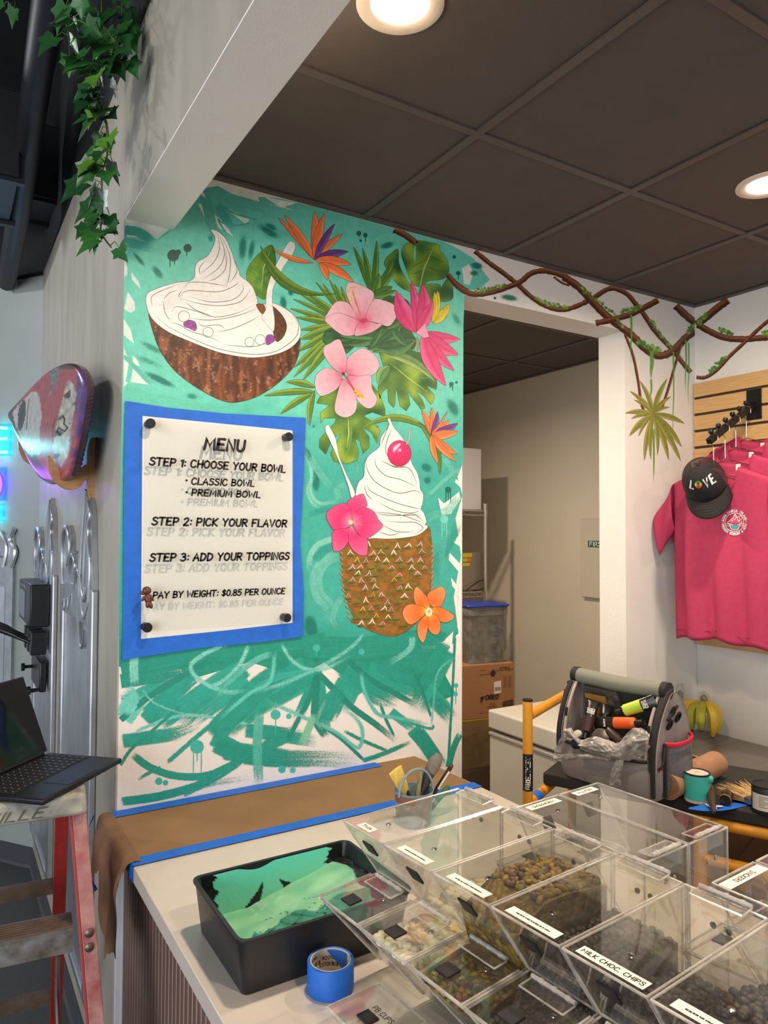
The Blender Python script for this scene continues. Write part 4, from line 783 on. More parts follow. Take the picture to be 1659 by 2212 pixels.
# small brown figurine stuck on the panel edge
mat('brown_plastic', (96, 52, 44), .4)
fg = thing('figurine', 'tiny brown plastic baby figurine stuck on the left edge of the menu sign', 'figurine', S3(318, 1285))
q = S3(317, 1276, SD+.012); m = MB()
m.ball(q, (.013, .0105, .012)); m.ball(q+Vector((.004, 0, -.024)), (.010, .009, .017), M=Matrix.Rotation(-.25, 4, 'Y')); m.ball(q+Vector((-.012, -.001, -.006)), (.008, .005, .005), M=Matrix.Rotation(.5, 4, 'Y'))
m.ball(q+Vector((.010, -.002, -.040)), (.006, .007, .011), M=Matrix.Rotation(-.4, 4, 'Y')); m.ball(q+Vector((.002, -.004, -.038)), (.006, .007, .010)); m.ball(q+Vector((-.008, -.003, -.020)), (.005, .005, .011), M=Matrix.Rotation(.7, 4, 'Y')); m.ball(q+Vector((.013, -.003, -.020)), (.0045, .005, .011), M=Matrix.Rotation(-.5, 4, 'Y'))
build('body', m, 'brown_plastic', fg, smooth=180)
# ================================================================== left side: surfboard, machine fronts, neon, ivy, laptop, ladder
mat('rack_wood', (186, 138, 92), .45, var=.12, vs=6, stretch=(1, 3, 14)); vcol_mat('board_paint', .30); mat('board_rail', (70, 50, 74), .2, var=.5, vs=6)
# surfboard on its two wooden arms
sb = thing('surfboard', 'worn red and grey surfboard with a clear cracked nose, resting in wooden wall racks', 'surfboard', (-.14, .3, 1.78))
XB = -.105
def Bd(px, py, off=0):
    p = Wp((-.088, .25, 1.9), Vector((1.35, .075, .04)).normalized(), px, py); return Vector((p.x-off, p.y, p.z))
out = [(p.x, p.y) for p in spline([(x, y, 0) for x, y in ((19, 895), (36, 874), (62, 846), (95, 812), (128, 791), (155, 785), (172, 793), (184, 818), (188, 850), (184, 885), (177, 930), (168, 975), (158, 1015), (148, 1032), (128, 1044), (112, 1046), (92, 1036), (72, 1010), (54, 975), (40, 946), (28, 918))], 4, True)]
tint = lambda *a: [(a[i]/3.6875, 580+a[i+1]/3.6875) for i in range(0, len(a), 2)]
def inside(x, y, poly):
    r = False; j = len(poly)-1
    for i in range(len(poly)):
        if (poly[i][1] > y) != (poly[j][1] > y) and x < (poly[j][0]-poly[i][0])*(y-poly[i][1])/(poly[j][1]-poly[i][1])+poly[i][0]: r = not r
        j = i
    return r
ZS = tint
grey1 = ZS(100, 1150, 200, 1040, 260, 985, 300, 985, 325, 1040, 340, 1180, 320, 1300, 330, 1480, 250, 1500, 190, 1400, 130, 1260); clear1 = ZS(555, 890, 600, 930, 625, 1000, 600, 1160, 575, 1300, 550, 1500, 500, 1580, 440, 1540, 430, 1400, 460, 1250, 500, 1080, 530, 960)
fin1 = ZS(400, 850, 430, 800, 490, 775, 470, 900, 400, 1030, 385, 1080, 420, 900); logo1 = [(48-.14*33*sin(t*pi/8)+8.5*cos(t*pi/8)+.05*(sin(t*pi/8))*-60*.0, 898+33*sin(t*pi/8)) for t in range(16)]
def bcol(x, y):
    g = nz(x*3, y*.7, 10); d = y*.6+x
    if inside(x, y, logo1): return (48, 58, 66)
    if inside(x, y, clear1): return mix((150, 146, 136), (206, 200, 186), .5+nz(x*2, y, 14, 3)) if nz(x, y, 16, 7) < .3 else (64, 56, 62)
    if inside(x, y, fin1): return mix((150, 156, 156), (60, 80, 76), .5+nz(x*4, y, 8))
    if inside(x, y, grey1): return mix((166, 164, 164), (196, 196, 194), .5+g)
    if x > 169-(y-800)*.02 or (x > 157 and y > 965): return mix((70, 52, 96), (100, 66, 130), .5+nz(x, y, 12, 5))
    if y < 800 or x < 26+abs(y-895)*.6: return (84, 62, 70)
    return mix((150, 62, 74), (176, 88, 96), .5+g)
vs = [Vector(p) for p in out]; ne = len(vs); E = [(i, (i+1) % ne) for i in range(ne)]
y = 786
while y < 1046:
    x = 18
    while x < 190: vs.append(Vector((x, y))); x += 2.2
    y += 3.5
cx_, cy_ = sum(p[0] for p in out)/ne, sum(p[1] for p in out)/ne
vs = vs[:ne]+[p for p in vs[ne:] if inside(p.x, p.y, [(cx_+(a-cx_)*.88, cy_+(b-cy_)*.94) for a, b in out])]
for sc in (.985, .96, .93, .90): vs += [Vector((cx_+(a-cx_)*sc, cy_+(b-cy_)*(1-(1-sc)*.6))) for a, b in out]
V2, _, F2 = delaunay_2d_cdt(vs, E, [], 1, 1e-4)[:3]
# distance from the rim rounds the deck over into the rail
def rim(p): return min((Vector(a)-p).length for a in out)
m = MB(); m.c = []
for p in V2: d = min(1, rim(p)/9); m.v.append(Bd(p.x, p.y, .012*sqrt(max(0, 1-(1-d)**2)))); m.c.append((*lin(bcol(p.x-6, p.y)), 1))
for t in F2: m.face(t)
build('deck', m, 'board_paint', sb, smooth=180)
m = MB(); k = 0
for p in V2: d = min(1, rim(p)/9); m.v.append(Bd(p.x, p.y, -.030*sqrt(max(0, 1-(1-d)**2))))
for t in F2: m.face(tuple(reversed(t)))
build('bottom', m, 'board_rail', sb, smooth=180)
mat('board_logo_ink', (220, 222, 222), .4)
sx = lambda u, v: Bd(46-u*.55, 870+u*5.2+0-v*0+0, .036) if False else Bd(44+v*.9+ (u*.02), 872+u*1.0, .0134)
lettering('board_logo', 'HOPLUR', 4.6, .9, lambda u, v: Bd(48.5-v*1.0-u*.06, 876+u*1.0,   .0136), 'board_logo_ink', sb, width=44)
mat('crack_ink', (30, 28, 30), .5)
for pts in (ZS(530, 1170, 550, 1200, 545, 1240, 575, 1270, 550, 1300, 500, 1270, 485, 1300, 510, 1335), ZS(260, 1040, 250, 1120, 245, 1200, 240, 1290), ZS(470, 1200, 455, 1270, 450, 1340, 460, 1400)):
    m = MB(); ribbon(m, pts, 2.2 if pts[0][0] > 135 else .7, lambda u, v: Bd(u, v, .0134), False); build('crack_mark', m, 'crack_ink', sb, smooth=0)
# two wall racks, each a wall plate and a curved arm
def rack(y, label, tip, zc, plate=True):
    t = thing('board_rack', label, 'wall rack', (0, y, zc), 0, 'wooden racks of the surfboard')
    m = MB(); pr = [(0, .10), (-.012, .095), (-.020, .06), (-.020, -.06), (-.012, -.10), (0, -.105)]
    m.prism([(-.0006+a, y-.012, zc+.03+b) for a, b in pr], (0, .024, 0)); build('wall_plate', m, 'rack_wood', t, bevel=.003)
    top = [(p.x, p.z) for p in spline([(-.015, 0, .045), (-.035, 0, .035), (-.055, 0, .012), (-.075, 0, .002), (-.10, 0, .012), (-.122, 0, .04), (-.136, 0, .062)], 5)]
    bot = [(p.x, p.z) for p in spline([(-.142, 0, .060), (-.138, 0, .02), (-.118, 0, -.02), (-.085, 0, -.042), (-.05, 0, -.038), (-.030, 0, -.012), (-.015, 0, -.005)], 5)]
    m = MB(); m.prism([(a, y-.011, zc+b) for a, b in top+bot], (0, .022, 0)); build('arm', m, 'rack_wood', t, bevel=.002)
    return t
rack(.40, 'wooden surfboard rack arm nearest the mural corner', None, 1.86); rack(1.45, 'wooden surfboard rack arm at the far end, near the blue neon letters', None, 2.02)

# frozen yogurt machine fronts let into the wall
mat('brushed_steel', (206, 208, 214), .32, .85, var=.22, vs=9, bump=.12, bs=60, stretch=(1, 1, .5)); mat('cast_aluminium', (190, 194, 200), .3, .75, var=.15, vs=14); mat('machine_black', (26, 27, 30), .35); mat('machine_screen', (112, 116, 120), .25); mat('button_white', (150, 150, 150), .5)
def machine(y0, y1, zb, zt, label, full=True):
    t = thing('yogurt_machine', label, 'machine', (-.012, (y0+y1)/2, zb), 0, 'yogurt machine fronts along the left wall')
    w = y1-y0; X = -.0006
    # frame with a window for the swirled steel panel
    m = MB()
    def bar(a, b, c, d, x=-.022): m.box((x, a, c), (X, b, d))
    z1 = zt-.30
    bar(y0, y0+.10*w, zb, zt-.16); bar(y1-.10*w, y1, zb, zt-.16); bar(y0+.10*w, y1-.10*w, z1+.02, zt-.16); bar(y0+.10*w, y1-.10*w, zb, zb+.03)
    build('frame', m, 'cast_aluminium', t, bevel=.006, seg=3)
    m = MB(); m.box((-.012, y0+.09*w, zb+.02), (X-.0002, y1-.09*w, z1+.03)); build('panel', m, 'brushed_steel', t, smooth=0)
    # cast crest: waves at the far side, a leaping flame shape at the near side
    m = MB(); o = lambda a, b: (-.020, y1-w*a, zt+b)
    for pts, r in ((((.10, -.18), (.06, -.08), (.10, .01), (.20, .04), (.30, .0), (.30, -.07), (.24, -.10)), .018), (((.30, -.19), (.34, -.10), (.42, -.06), (.50, -.09), (.48, -.13)), .014), (((.5, -.18), (.54, -.13), (.60, -.11), (.64, -.15)), .011),
                   (((.66, -.20), (.70, -.05), (.76, .10), (.80, .16)), .017), (((.92, -.20), (.94, -.08), (.88, .02), (.92, .08), (.86, .12)), .016), (((.76, -.16), (.80, -.02), (.84, .06), (.90, .09)), .012), (((.68, -.12), (.80, -.20), (.92, -.14), (.94, -.06)), .016), (((.70, -.20), (.80, -.26), (.93, -.20)), .010),
                   (((.08, -.26), (.16, -.23), (.18, -.27), (.28, -.22), (.30, -.26), (.42, -.20), (.44, -.24), (.56, -.18)), .008), (((.60, -.22), (.68, -.32), (.74, -.36), (.80, -.30)), .010)):
        sp = spline([o(a, b) for a, b in pts], 5); n = len(sp); m.tube(sp, [r*.62*(.55+.45*sin(pi*min(1, .15+i/n))) for i in range(n)], 8)
    m.prism([(-.018, y1-w*a, zt+b) for a, b in ((.02, -.25), (.03, -.12), (.07, -.02), (.14, .04), (.22, .045), (.30, .01), (.32, -.06), (.37, -.06), (.44, -.045), (.51, -.08), (.55, -.11), (.61, -.10), (.65, -.09), (.68, .02), (.74, .11), (.80, .17), (.83, .10), (.87, .13), (.92, .09), (.95, -.02), (.98, -.12), (.98, -.25))], (.0172, 0, 0))
    build('crest', m, 'cast_aluminium', t, smooth=60)
    return t
mA = machine(.29, .98, .22, 1.66, 'silver yogurt machine front with a wave crest, nearest the mural corner')
mB_ = machine(1.20, 1.92, .22, 1.66, 'silver yogurt machine front with black control box and dispensing handles')
# control box and dispensing handles on the second machine
m = MB(); m.box((-.10, 1.26, 1.28), (-.0225, 1.74, 1.46)); build('control_box', m, 'machine_black', mB_, bevel=.006)
m = MB(); m.box((-.102, 1.46, 1.30), (-.1002, 1.70, 1.42)); build('screen', m, 'machine_screen', mB_, smooth=0)
for i in range(3): m = MB(); m.box((-.1015, 1.46+.08*i, 1.435), (-.1002, 1.50+.08*i, 1.445)); build('button', m, 'button_white', mB_, smooth=0)
for i, yy in enumerate((1.38, 1.50, 1.62)):
    m = MB(); m.tube([(-.06, yy, 1.19), (-.13, yy+.03, 1.225), (-.155, yy+.045, 1.24), (-.235, yy+.10, 1.275)], [.007, .009, .013, .014], 10); m.box((-.085, yy-.03, 1.15), (-.0225, yy+.03, 1.25)); build('dispensing_handle', m, 'machine_black', mB_, bevel=.004)
m = MB(); m.box((-.05, 1.34, .99), (-.0225, 1.66, 1.12)); build('valve_block', m, 'machine_black', mB_, bevel=.006)
for yy, z in ((1.62, 1.06), (1.50, .97), (1.36, 1.0)): m = MB(); m.lathe([(.008, 0), (.008, .03), (.018, .032), (.018, .046), (.0001, .046)], 14, Matrix.Translation((-.05, yy, z)) @ Matrix.Rotation(-pi/2, 4, 'Y')); build('knob', m, 'machine_black', mB_)
# third machine front on the far wall, cut by the frame
fw = lambda s, z, o=0: FP+FD*s+FN*o+Vector((0, 0, z))
t3 = thing('yogurt_machine', 'grey yogurt machine front at the left edge of the photo, under the neon letters', 'machine', fw(.45, .25, .02), 0, 'yogurt machine fronts along the left wall')
m = MB(); a = [fw(.155, .3, .001), fw(.80, .3, .001), fw(.80, 1.50, .001), fw(.155, 1.50, .001)]; m.prism(a, FN*.02); build('frame', m, 'cast_aluminium', t3, bevel=.006)
m = MB(); a = [fw(.20, .36, .0211), fw(.75, .36, .0211), fw(.75, 1.40, .0211), fw(.20, 1.40, .0211)]; m.prism(a, FN*.003); build('panel', m, 'brushed_steel', t3, smooth=0)
m = MB()
m.prism([fw(a, b, .001) for a, b in ((.155, 1.50), (.15, 1.62), (.17, 1.70), (.22, 1.66), (.26, 1.69), (.32, 1.58), (.40, 1.60), (.50, 1.54), (.80, 1.56), (.80, 1.50))], FN*.014)
for pts, r in ((((.17, 1.50), (.14, 1.58), (.18, 1.64), (.15, 1.70)), .014), (((.22, 1.50), (.20, 1.60), (.25, 1.68)), .013), (((.30, 1.50), (.26, 1.56), (.20, 1.55)), .012)): m.tube(spline([fw(a, b, .016) for a, b in pts], 5), r, 8)
build('crest', m, 'cast_aluminium', t3)

# neon letters on the far wall
mat('neon_cyan', (60, 232, 255), .4, emit=14); mat('neon_purple', (130, 40, 255), .4, emit=12); clear_mat('neon_backing', (200, 245, 250), .05, 4, .7)
def neon(name, label, strokes3, m_, back):
    t = thing(name, label, 'neon sign', fw(strokes3[0][0][0], strokes3[0][0][1], .03), 0, 'neon letters on the far wall')
    for st in strokes3: m = MB(); m.tube([fw(a, b, .030) for a, b in st], .0075, 8); build('neon_tube', m, m_, t)
    m = MB(); x0, x1, z0, z1 = back; m.prism([fw(x0, z0, .012), fw(x1, z0, .012), fw(x1, z1, .012), fw(x0, z1, .012)], FN*.004); build('backing', m, 'neon_backing', t, smooth=0)
def fs(px, py): q = Wp(FP, FN, px, py); return ((q-FP).dot(FD), q.z)
A = fs(4, 925); B = fs(26, 927); C = fs(5, 978); D = fs(26, 978); M_ = fs(4, 950)
neon('neon_letter', 'glowing cyan neon letter E beside the surfboard nose', [[A, C], [A, B], [M_, fs(25, 949)], [C, D]], 'neon_cyan', (D[0]-.01, A[0]+.015, C[1]-.02, A[1]+.02))
A = fs(-14, 1014); B = fs(14, 1045); pts = [fs(-14+28*0, 1014)]+[fs(-14+26*sin(t), 1046-33*cos(t)) for t in [i*pi/10 for i in range(11)]]
neon('neon_letter', 'glowing purple neon curve at the left edge, between the cyan letters', [pts], 'neon_purple', (fs(18, 1046)[0], pts[0][0]+.02, fs(0, 1082)[1], fs(0, 1010)[1]))
A = fs(-12, 1094); C = fs(-12, 1121)
neon('neon_letter', 'glowing cyan neon letter E at the left edge, under the purple curve', [[A, C], [A, fs(9, 1096)], [C, fs(9, 1120)]], 'neon_cyan', (fs(14, 1110)[0], A[0]+.02, fs(0, 1126)[1], fs(0, 1088)[1]))

for col_, s_, z_, p_ in (((.25, .9, 1), .42, 2.14, 1.3), ((.40, .12, 1), .46, 1.98, 1.3)):  # stand-in glow for the sign's unseen letters, added to tint the surfboard
    ld = bpy.data.lights.new('neon_glow', 'AREA'); ld.shape = 'RECTANGLE'; ld.size = .30; ld.size_y = .05; ld.energy = p_; ld.color = col_
    lo = bpy.data.objects.new('neon_glow', ld); COL.objects.link(lo); lo.location = fw(s_, z_, .04); lo.rotation_euler = (Vector((-.1, .6, 1.85))-fw(s_, z_, .04)).to_track_quat('-Z', 'Y').to_euler()

# black ducts, pipe and conduit in the open ceiling
mat('duct_black', (24, 26, 33), .5, var=.2, vs=3)
def Zp(px, py, x): return W('x', x, px, py)
def duct(A, z1, L, D, label, rods):
    t = thing('duct', label, 'duct', (A.x-L/2, A.y+D/2, A.z)); x0 = A.x-L; m = MB(); m.box((x0, A.y, A.z), (A.x, A.y+D, z1)); build('duct_body', m, 'duct_black', t, bevel=.004)
    for y in (A.y+.02, A.y+D-.05): m = MB(); m.box((x0-.02, y, A.z-.015), (A.x+.02, y+.03, z1+.015)); build('flange', m, 'duct_black', t)
    for f in rods: m = MB(); m.box((x0+L*f, A.y+D*.5, z1+.0155), (x0+L*f+.012, A.y+D*.5+.012, 3.9)); build('hanger_rod', m, 'duct_black', t)
duct(W('y', .85, 42, 382), W('y', .85, 42, 198).z, .5, .5, 'black box duct at the left edge under the open ceiling', (.2, .8))
duct(W('y', 1.45, 142, 436), W('y', 1.45, 150, 284).z, .75, .35, 'wide black box duct behind the round pipe', (.2, .8))
A = W('y', .3, 96, 60); B = W('y', 1.40, 36, 490); C = W('y', 2.1, 14, 610); t = thing('pipe', 'round black pipe running between the two box ducts', 'pipe', B)
m = MB(); m.tube([A-(B-A)*.5, A, B, C], .045, 16); build('pipe_body', m, 'duct_black', t)
m = MB(); m.box((A.x-.006, A.y, A.z+.03), (A.x+.006, A.y+.012, 3.9)); build('hanger_rod', m, 'duct_black', t)

# trailing ivy
vcol_mat('ivy_leaf', .4, bump=.1, bs=60); mat('ivy_stem', (70, 104, 40), .5); mat('ivy_stalk', (150, 160, 60), .5)
OUTL = [(0, 0), (.16, -.12), (.46, -.16), (.42, .14), (.54, .36), (.30, .44), (.12, .74), (0, 1.0), (-.12, .74), (-.30, .44), (-.54, .36), (-.42, .14), (-.46, -.16), (-.16, -.12)]
def ivy_leaf(m, p, d, nrm, s, c):
    d = d.normalized(); x = d.cross(nrm).normalized(); z = x.cross(d); k = len(m.v); m.color(c)
    m.vert(p+d*s*.35-z*s*.06)
    for a, b in OUTL: m.vert(p+x*(a*s)+d*(b*s)+z*(s*(.16*abs(a)-.22*max(0, b-.3)**2)))
    for i in range(14): m.face((k, k+1+i, k+1+(i+1) % 14))
def ivy(pts, n, label, size, px=-.10):
    top = Zp(*pts[0], px); t = thing('ivy_strand', label, 'artificial ivy', top, 0, 'artificial ivy hanging from the open ceiling')
    sp = spline([Zp(x, y, px+.02*sin(i*2)) for i, (x, y) in enumerate(pts)], 6)
    mk = MB(); mk.tube(sp, .0022, 6)
    ml = MB()
    for i in range(n):
        f = (i+random.random())/n; j = min(int(f*(len(sp)-1)), len(sp)-2); p = sp[j].lerp(sp[j+1], f*(len(sp)-1)-j)
        a = random.uniform(0, 2*pi); o = Vector((cos(a)*.6-.35, sin(a), random.uniform(-.6, .5))).normalized(); l = random.uniform(.02, .05)
        b = p+o*l; b.x = min(b.x, -.02); mk.tube([p, p.lerp(b, .5)+Vector((0, 0, .012)), b], .0012, 5)
        s = size*random.uniform(.7, 1.2); d = (o+Vector((-.1, 0, -.9))).normalized(); nr = Vector((-.75+random.uniform(-.4, .4), -.7+random.uniform(-.5, .5), .35)).normalized()
        if b.x+s*.5 > -.004: b.x = -.004-s*.5
        ivy_leaf(ml, b, d, nr, s, random.choice(((38, 92, 40), (48, 108, 44), (32, 80, 38), (28, 70, 36), (88, 142, 44), (40, 96, 46))))
    build('leaves', ml, 'ivy_leaf', t, smooth=60); build('stem', mk, 'ivy_stem', t)
ivy([(222, -60), (218, 60), (214, 150), (216, 215), (228, 260), (232, 330), (220, 380), (222, 455), (218, 500), (240, 534)], 62, 'longest strand of green artificial ivy, hanging beside the soffit', .062)
ivy([(268, -60), (262, 40), (246, 110), (240, 160)], 34, 'short dense ivy strand next to the grey wall at the top', .06, -.07)
ivy([(170, -60), (160, 20), (148, 60), (150, 86)], 13, 'short ivy strand hanging left of the long one', .06, -.18)
ivy([(60, -60), (40, -10), (24, 14)], 5, 'small ivy sprig at the top left corner', .06, -.25)

# laptop on the ladder top
mat('laptop_shell', (26, 29, 36), .35, .4); mat('laptop_key', (16, 17, 19), .5); mat('laptop_glass', (10, 10, 12), .08); mat('key_mark', (150, 150, 150), .5)
ZL_ = 1.105
lf_ = lambda px, py: W('z', ZL_, px, py)
FR, FL, BR_ = lf_(264, 1637), lf_(100, 1725), lf_(107, 1630)
du = (FL-FR).normalized(); dv = Vector((-du.y, du.x, 0));
if dv.dot(BR_-FR) < 0: dv = -dv
wL = .300; dL = .212; O = FR
lp = thing('laptop', 'open dark laptop standing on top of the red step ladder', 'laptop', O+du*wL/2+dv*dL/2-Vector((0, 0, .014)))
Lq = lambda u, v, h=0: O+du*u+dv*v+Vector((0, 0, h))
m = MB(); m.hexa([Lq(0, 0, -.013), Lq(wL, 0, -.013), Lq(wL, dL, -.013), Lq(0, dL, -.013)], [Lq(0, 0), Lq(wL, 0), Lq(wL, dL), Lq(0, dL)]); build('base', m, 'laptop_shell', lp, bevel=.004, seg=3)
m = MB(); m.prism([Lq(.012, .085, .0002), Lq(wL-.012, .085, .0002), Lq(wL-.012, dL-.012, .0002), Lq(.012, dL-.012, .0002)], (0, 0, .0004)); kw = build('keyboard_well', m, 'laptop_key', lp, smooth=0)
m = MB(); mk = MB()
for r in range(6):
    for c in range(14):
        u = .016+c*.0193; v = .088+r*.0186; m.hexa([Lq(u, v, .0007), Lq(u+.0165, v, .0007), Lq(u+.0165, v+.0155, .0007), Lq(u, v+.0155, .0007)], [Lq(u+.0006, v+.0006, .0018), Lq(u+.0159, v+.0006, .0018), Lq(u+.0159, v+.0149, .0018), Lq(u+.0006, v+.0149, .0018)])
        mk.quad(Lq(u+.007, v+.006, .00185), Lq(u+.010, v+.006, .00185), Lq(u+.010, v+.010, .00185), Lq(u+.007, v+.010, .00185))
build('keys', m, 'laptop_key', kw, smooth=0); build('key_legends', mk, 'key_mark', kw, smooth=0)
m = MB(); m.prism([Lq(.095, .008, .0002), Lq(.205, .008, .0002), Lq(.205, .078, .0002), Lq(.095, .078, .0002)], (0, 0, .0003)); build('touchpad', m, 'laptop_shell', lp, smooth=0)
tilt = dv*sin(radians(22))+Vector((0, 0, 1))*cos(radians(22)); tn = -dv*cos(radians(22))+Vector((0, 0, 1))*sin(radians(22)); HB_ = Lq(0, dL+.004, .004)
Sq = lambda u, v, h=0: HB_+du*u+tilt*v+tn*h
m = MB(); m.hexa([Sq(0, 0, -.006), Sq(wL, 0, -.006), Sq(wL, .205, -.006), Sq(0, .205, -.006)], [Sq(0, 0), Sq(wL, 0), Sq(wL, .205), Sq(0, .205)]); scr = build('screen_lid', m, 'laptop_shell', lp, bevel=.004, seg=3)
m = MB(); m.prism([Sq(.006, .006, .0003), Sq(wL-.006, .006, .0003), Sq(wL-.006, .199, .0003), Sq(.006, .199, .0003)], tn*.0006); build('glass', m, 'laptop_glass', scr, smooth=0)
m = MB(); m.tube([Lq(.02, dL+.003, .002), Lq(wL-.02, dL+.003, .002)], .0055, 10); build('hinge', m, 'laptop_shell', lp)

# red step ladder under the laptop
mat('ladder_red', (150, 44, 40), .45, var=.12, vs=30); mat('ladder_red_worn', (140, 70, 70), .5, c2=(172, 128, 126), vs=26, bump=.1, bs=120); mat('ladder_cap', (120, 120, 116), .6, c2=(176, 172, 158), vs=22, bump=.15, bs=90); mat('ladder_step', (168, 168, 170), .35, .6, c2=(110, 100, 92), vs=30)
mat('step_tread', (92, 76, 62), .6, var=.3, vs=30); mat('rivet_steel', (120, 104, 96), .4, .8); mat('paint_blue', (44, 130, 160), .5); mat('paint_red_drip', (196, 40, 70), .5)
sd = Vector((-.992, .115, 0)).normalized(); fd = Vector((-.115, -.992, 0)).normalized()   # along a step to the left, and out towards the climber
ZC2 = ZL_-.014
RC = W('z', ZC2, 190, 1712)
ld_ = thing('step_ladder', 'paint-spattered red step ladder with a grey top cap, at the left edge', 'ladder', (RC.x, RC.y, 0))
Q = lambda s, f, z: Vector((RC.x, RC.y, 0))+sd*s+fd*f+Vector((0, 0, z))
m = MB(); m.hexa([Q(0, .0, ZC2-.05), Q(.40, .0, ZC2-.05), Q(.40, -.17, ZC2-.05), Q(0, -.17, ZC2-.05)], [Q(.004, -.004, ZC2-.0005), Q(.396, -.004, ZC2-.0005), Q(.396, -.166, ZC2-.0005), Q(.004, -.166, ZC2-.0005)]); capo = build('top_cap', m, 'ladder_cap', ld_, bevel=.010, seg=3)
mat('cap_emboss', (86, 86, 84), .6); lettering('embossed_name', 'LOUISVILLE', .020, .0030, lambda u, v: Q(.335-u, .0012, ZC2-.040+v), 'cap_emboss', ld_, slant=.3, width=.24)
tan = .36
FL_ = lambda z, s: (.09*(ZC2-.05-z))*(-1 if s < .2 else 1)
def rail(s, fls, foot, zt):
    # channel rail leaning out towards the climber: web facing sideways, flange facing front
    m = MB(); zb = .012; f = lambda z: -.02+(zt-z)*tan*foot
    for fl in fls: m.hexa([Q(s+fl[0]+FL_(zb, s), f(zb)+fl[2], zb), Q(s+fl[1]+FL_(zb, s), f(zb)+fl[2], zb), Q(s+fl[1]+FL_(zb, s), f(zb)+fl[3], zb), Q(s+fl[0]+FL_(zb, s), f(zb)+fl[3], zb)], [Q(s+fl[0], f(zt)+fl[2], zt), Q(s+fl[1], f(zt)+fl[2], zt), Q(s+fl[1], f(zt)+fl[3], zt), Q(s+fl[0], f(zt)+fl[3], zt)])
    return m
for s in (.002, .363):
    fr_ = build('front_rail', rail(s, ((0, .030, -.007, 0),), 1, ZC2-.05), 'ladder_red_worn' if s < .1 else 'ladder_red', ld_, smooth=0, bevel=.002)
    build('rail_flange', rail(s, ((.0302, .036, -.085, 0),) if s < .1 else ((-.006, -.0002, -.085, 0),), 1, ZC2-.05), 'ladder_red', fr_, smooth=0, bevel=.001)
for s in (.035, .335):
    m = MB(); zt = ZC2-.05; m.hexa([Q(s, -.60, .012), Q(s+.03, -.60, .012), Q(s+.03, -.56, .012), Q(s, -.56, .012)], [Q(s, -.16, zt), Q(s+.03, -.16, zt), Q(s+.03, -.12, zt), Q(s, -.12, zt)]); build('rear_rail', m, 'ladder_red', ld_, smooth=0, bevel=.002)
for s, f in ((-.092, .345), (.45, .345), (.035, -.58), (.335, -.58)): m = MB(); m.hexa([Q(s-.008, f-.03, 0), Q(s+.05, f-.03, 0), Q(s+.05, f+.04, 0), Q(s-.008, f+.04, 0)], [Q(s-.006, f-.035, .0119), Q(s+.046, f-.035, .0119), Q(s+.046, f+.03, .0119), Q(s-.006, f+.03, .0119)]); build('foot', m, 'machine_black', ld_, smooth=0)
for z in (.815, .525, .235):
    f = -.02+(ZC2-.05-z)*tan; m = MB(); m.hexa([Q(.028, f-.085, z), Q(.345, f-.085, z), Q(.345, f-.008, z), Q(.028, f-.008, z)], [Q(.028, f-.085, z+.006), Q(.345, f-.085, z+.006), Q(.345, f-.008, z+.006), Q(.028, f-.008, z+.006)])
    m.hexa([Q(.028, f-.012, z-.045), Q(.345, f-.012, z-.045), Q(.345, f-.008, z-.045), Q(.028, f-.008, z-.045)], [Q(.028, f-.012, z-.0002), Q(.345, f-.012, z-.0002), Q(.345, f-.008, z-.0002), Q(.028, f-.008, z-.0002)])
    st = build('step', m, 'ladder_step', ld_, smooth=0)
    m = MB()
    for i in range(7): g = f-.08+i*.010; m.hexa([Q(.03, g, z+.0061), Q(.343, g, z+.0061), Q(.343, g+.007, z+.0061), Q(.03, g+.007, z+.0061)], [Q(.03, g, z+.008), Q(.343, g, z+.008), Q(.343, g+.007, z+.008), Q(.03, g+.007, z+.008)])
    build('tread', m, 'step_tread', st, smooth=0)
    for h in (-.006, -.032): m = MB(); q = Q(.016+FL_(z, 0), f+.0012+.36*-h, z+h); m.lathe([(.0095, 0), (.0095, .002), (.005, .0045), (.0001, .005)], 14, Matrix.Translation(q) @ Vector((0, 0, 1)).rotation_difference(fd).to_matrix().to_4x4()); build('rivet', m, 'rivet_steel', st)
    if z > .8:
        for a, b, c, mm in ((.24, .30, .0, 'paint_blue'), (.30, .345, -.035, 'paint_red_drip')):
            m = MB(); m.prism([Q(a, f-.0074, z-.004+c*.6), Q(b, f-.0074, z-.003+c*.6), Q(b+.003, f-.0074, z-.043), Q((a+b)/2, f-.0074, z-.038), Q(a+.01, f-.0074, z-.043)], fd*.0003); build('paint_smear', m, mm, st, smooth=0)
for z in (.80, .44):
    g = -.14-(ZC2-.05-z)*.415; m = MB(); m.hexa([Q(.05, g-.004, z-.03), Q(.335, g-.004, z-.03), Q(.335, g, z-.03), Q(.05, g, z-.03)], [Q(.05, g-.004, z), Q(.335, g-.004, z), Q(.335, g, z), Q(.05, g, z)]); m.hexa([Q(.05, g-.02, z), Q(.335, g-.02, z), Q(.335, g, z), Q(.05, g, z)], [Q(.05, g-.02, z+.003), Q(.335, g-.02, z+.003), Q(.335, g, z+.003), Q(.05, g, z+.003)]); build('rear_brace', m, 'step_tread', ld_, smooth=0)
m = MB(); m.tube([Q(.052, .09, .58), Q(.056, -.05, .63), Q(.052, -.26, .60)], .006, 8); build('spreader', m, 'rivet_steel', ld_)
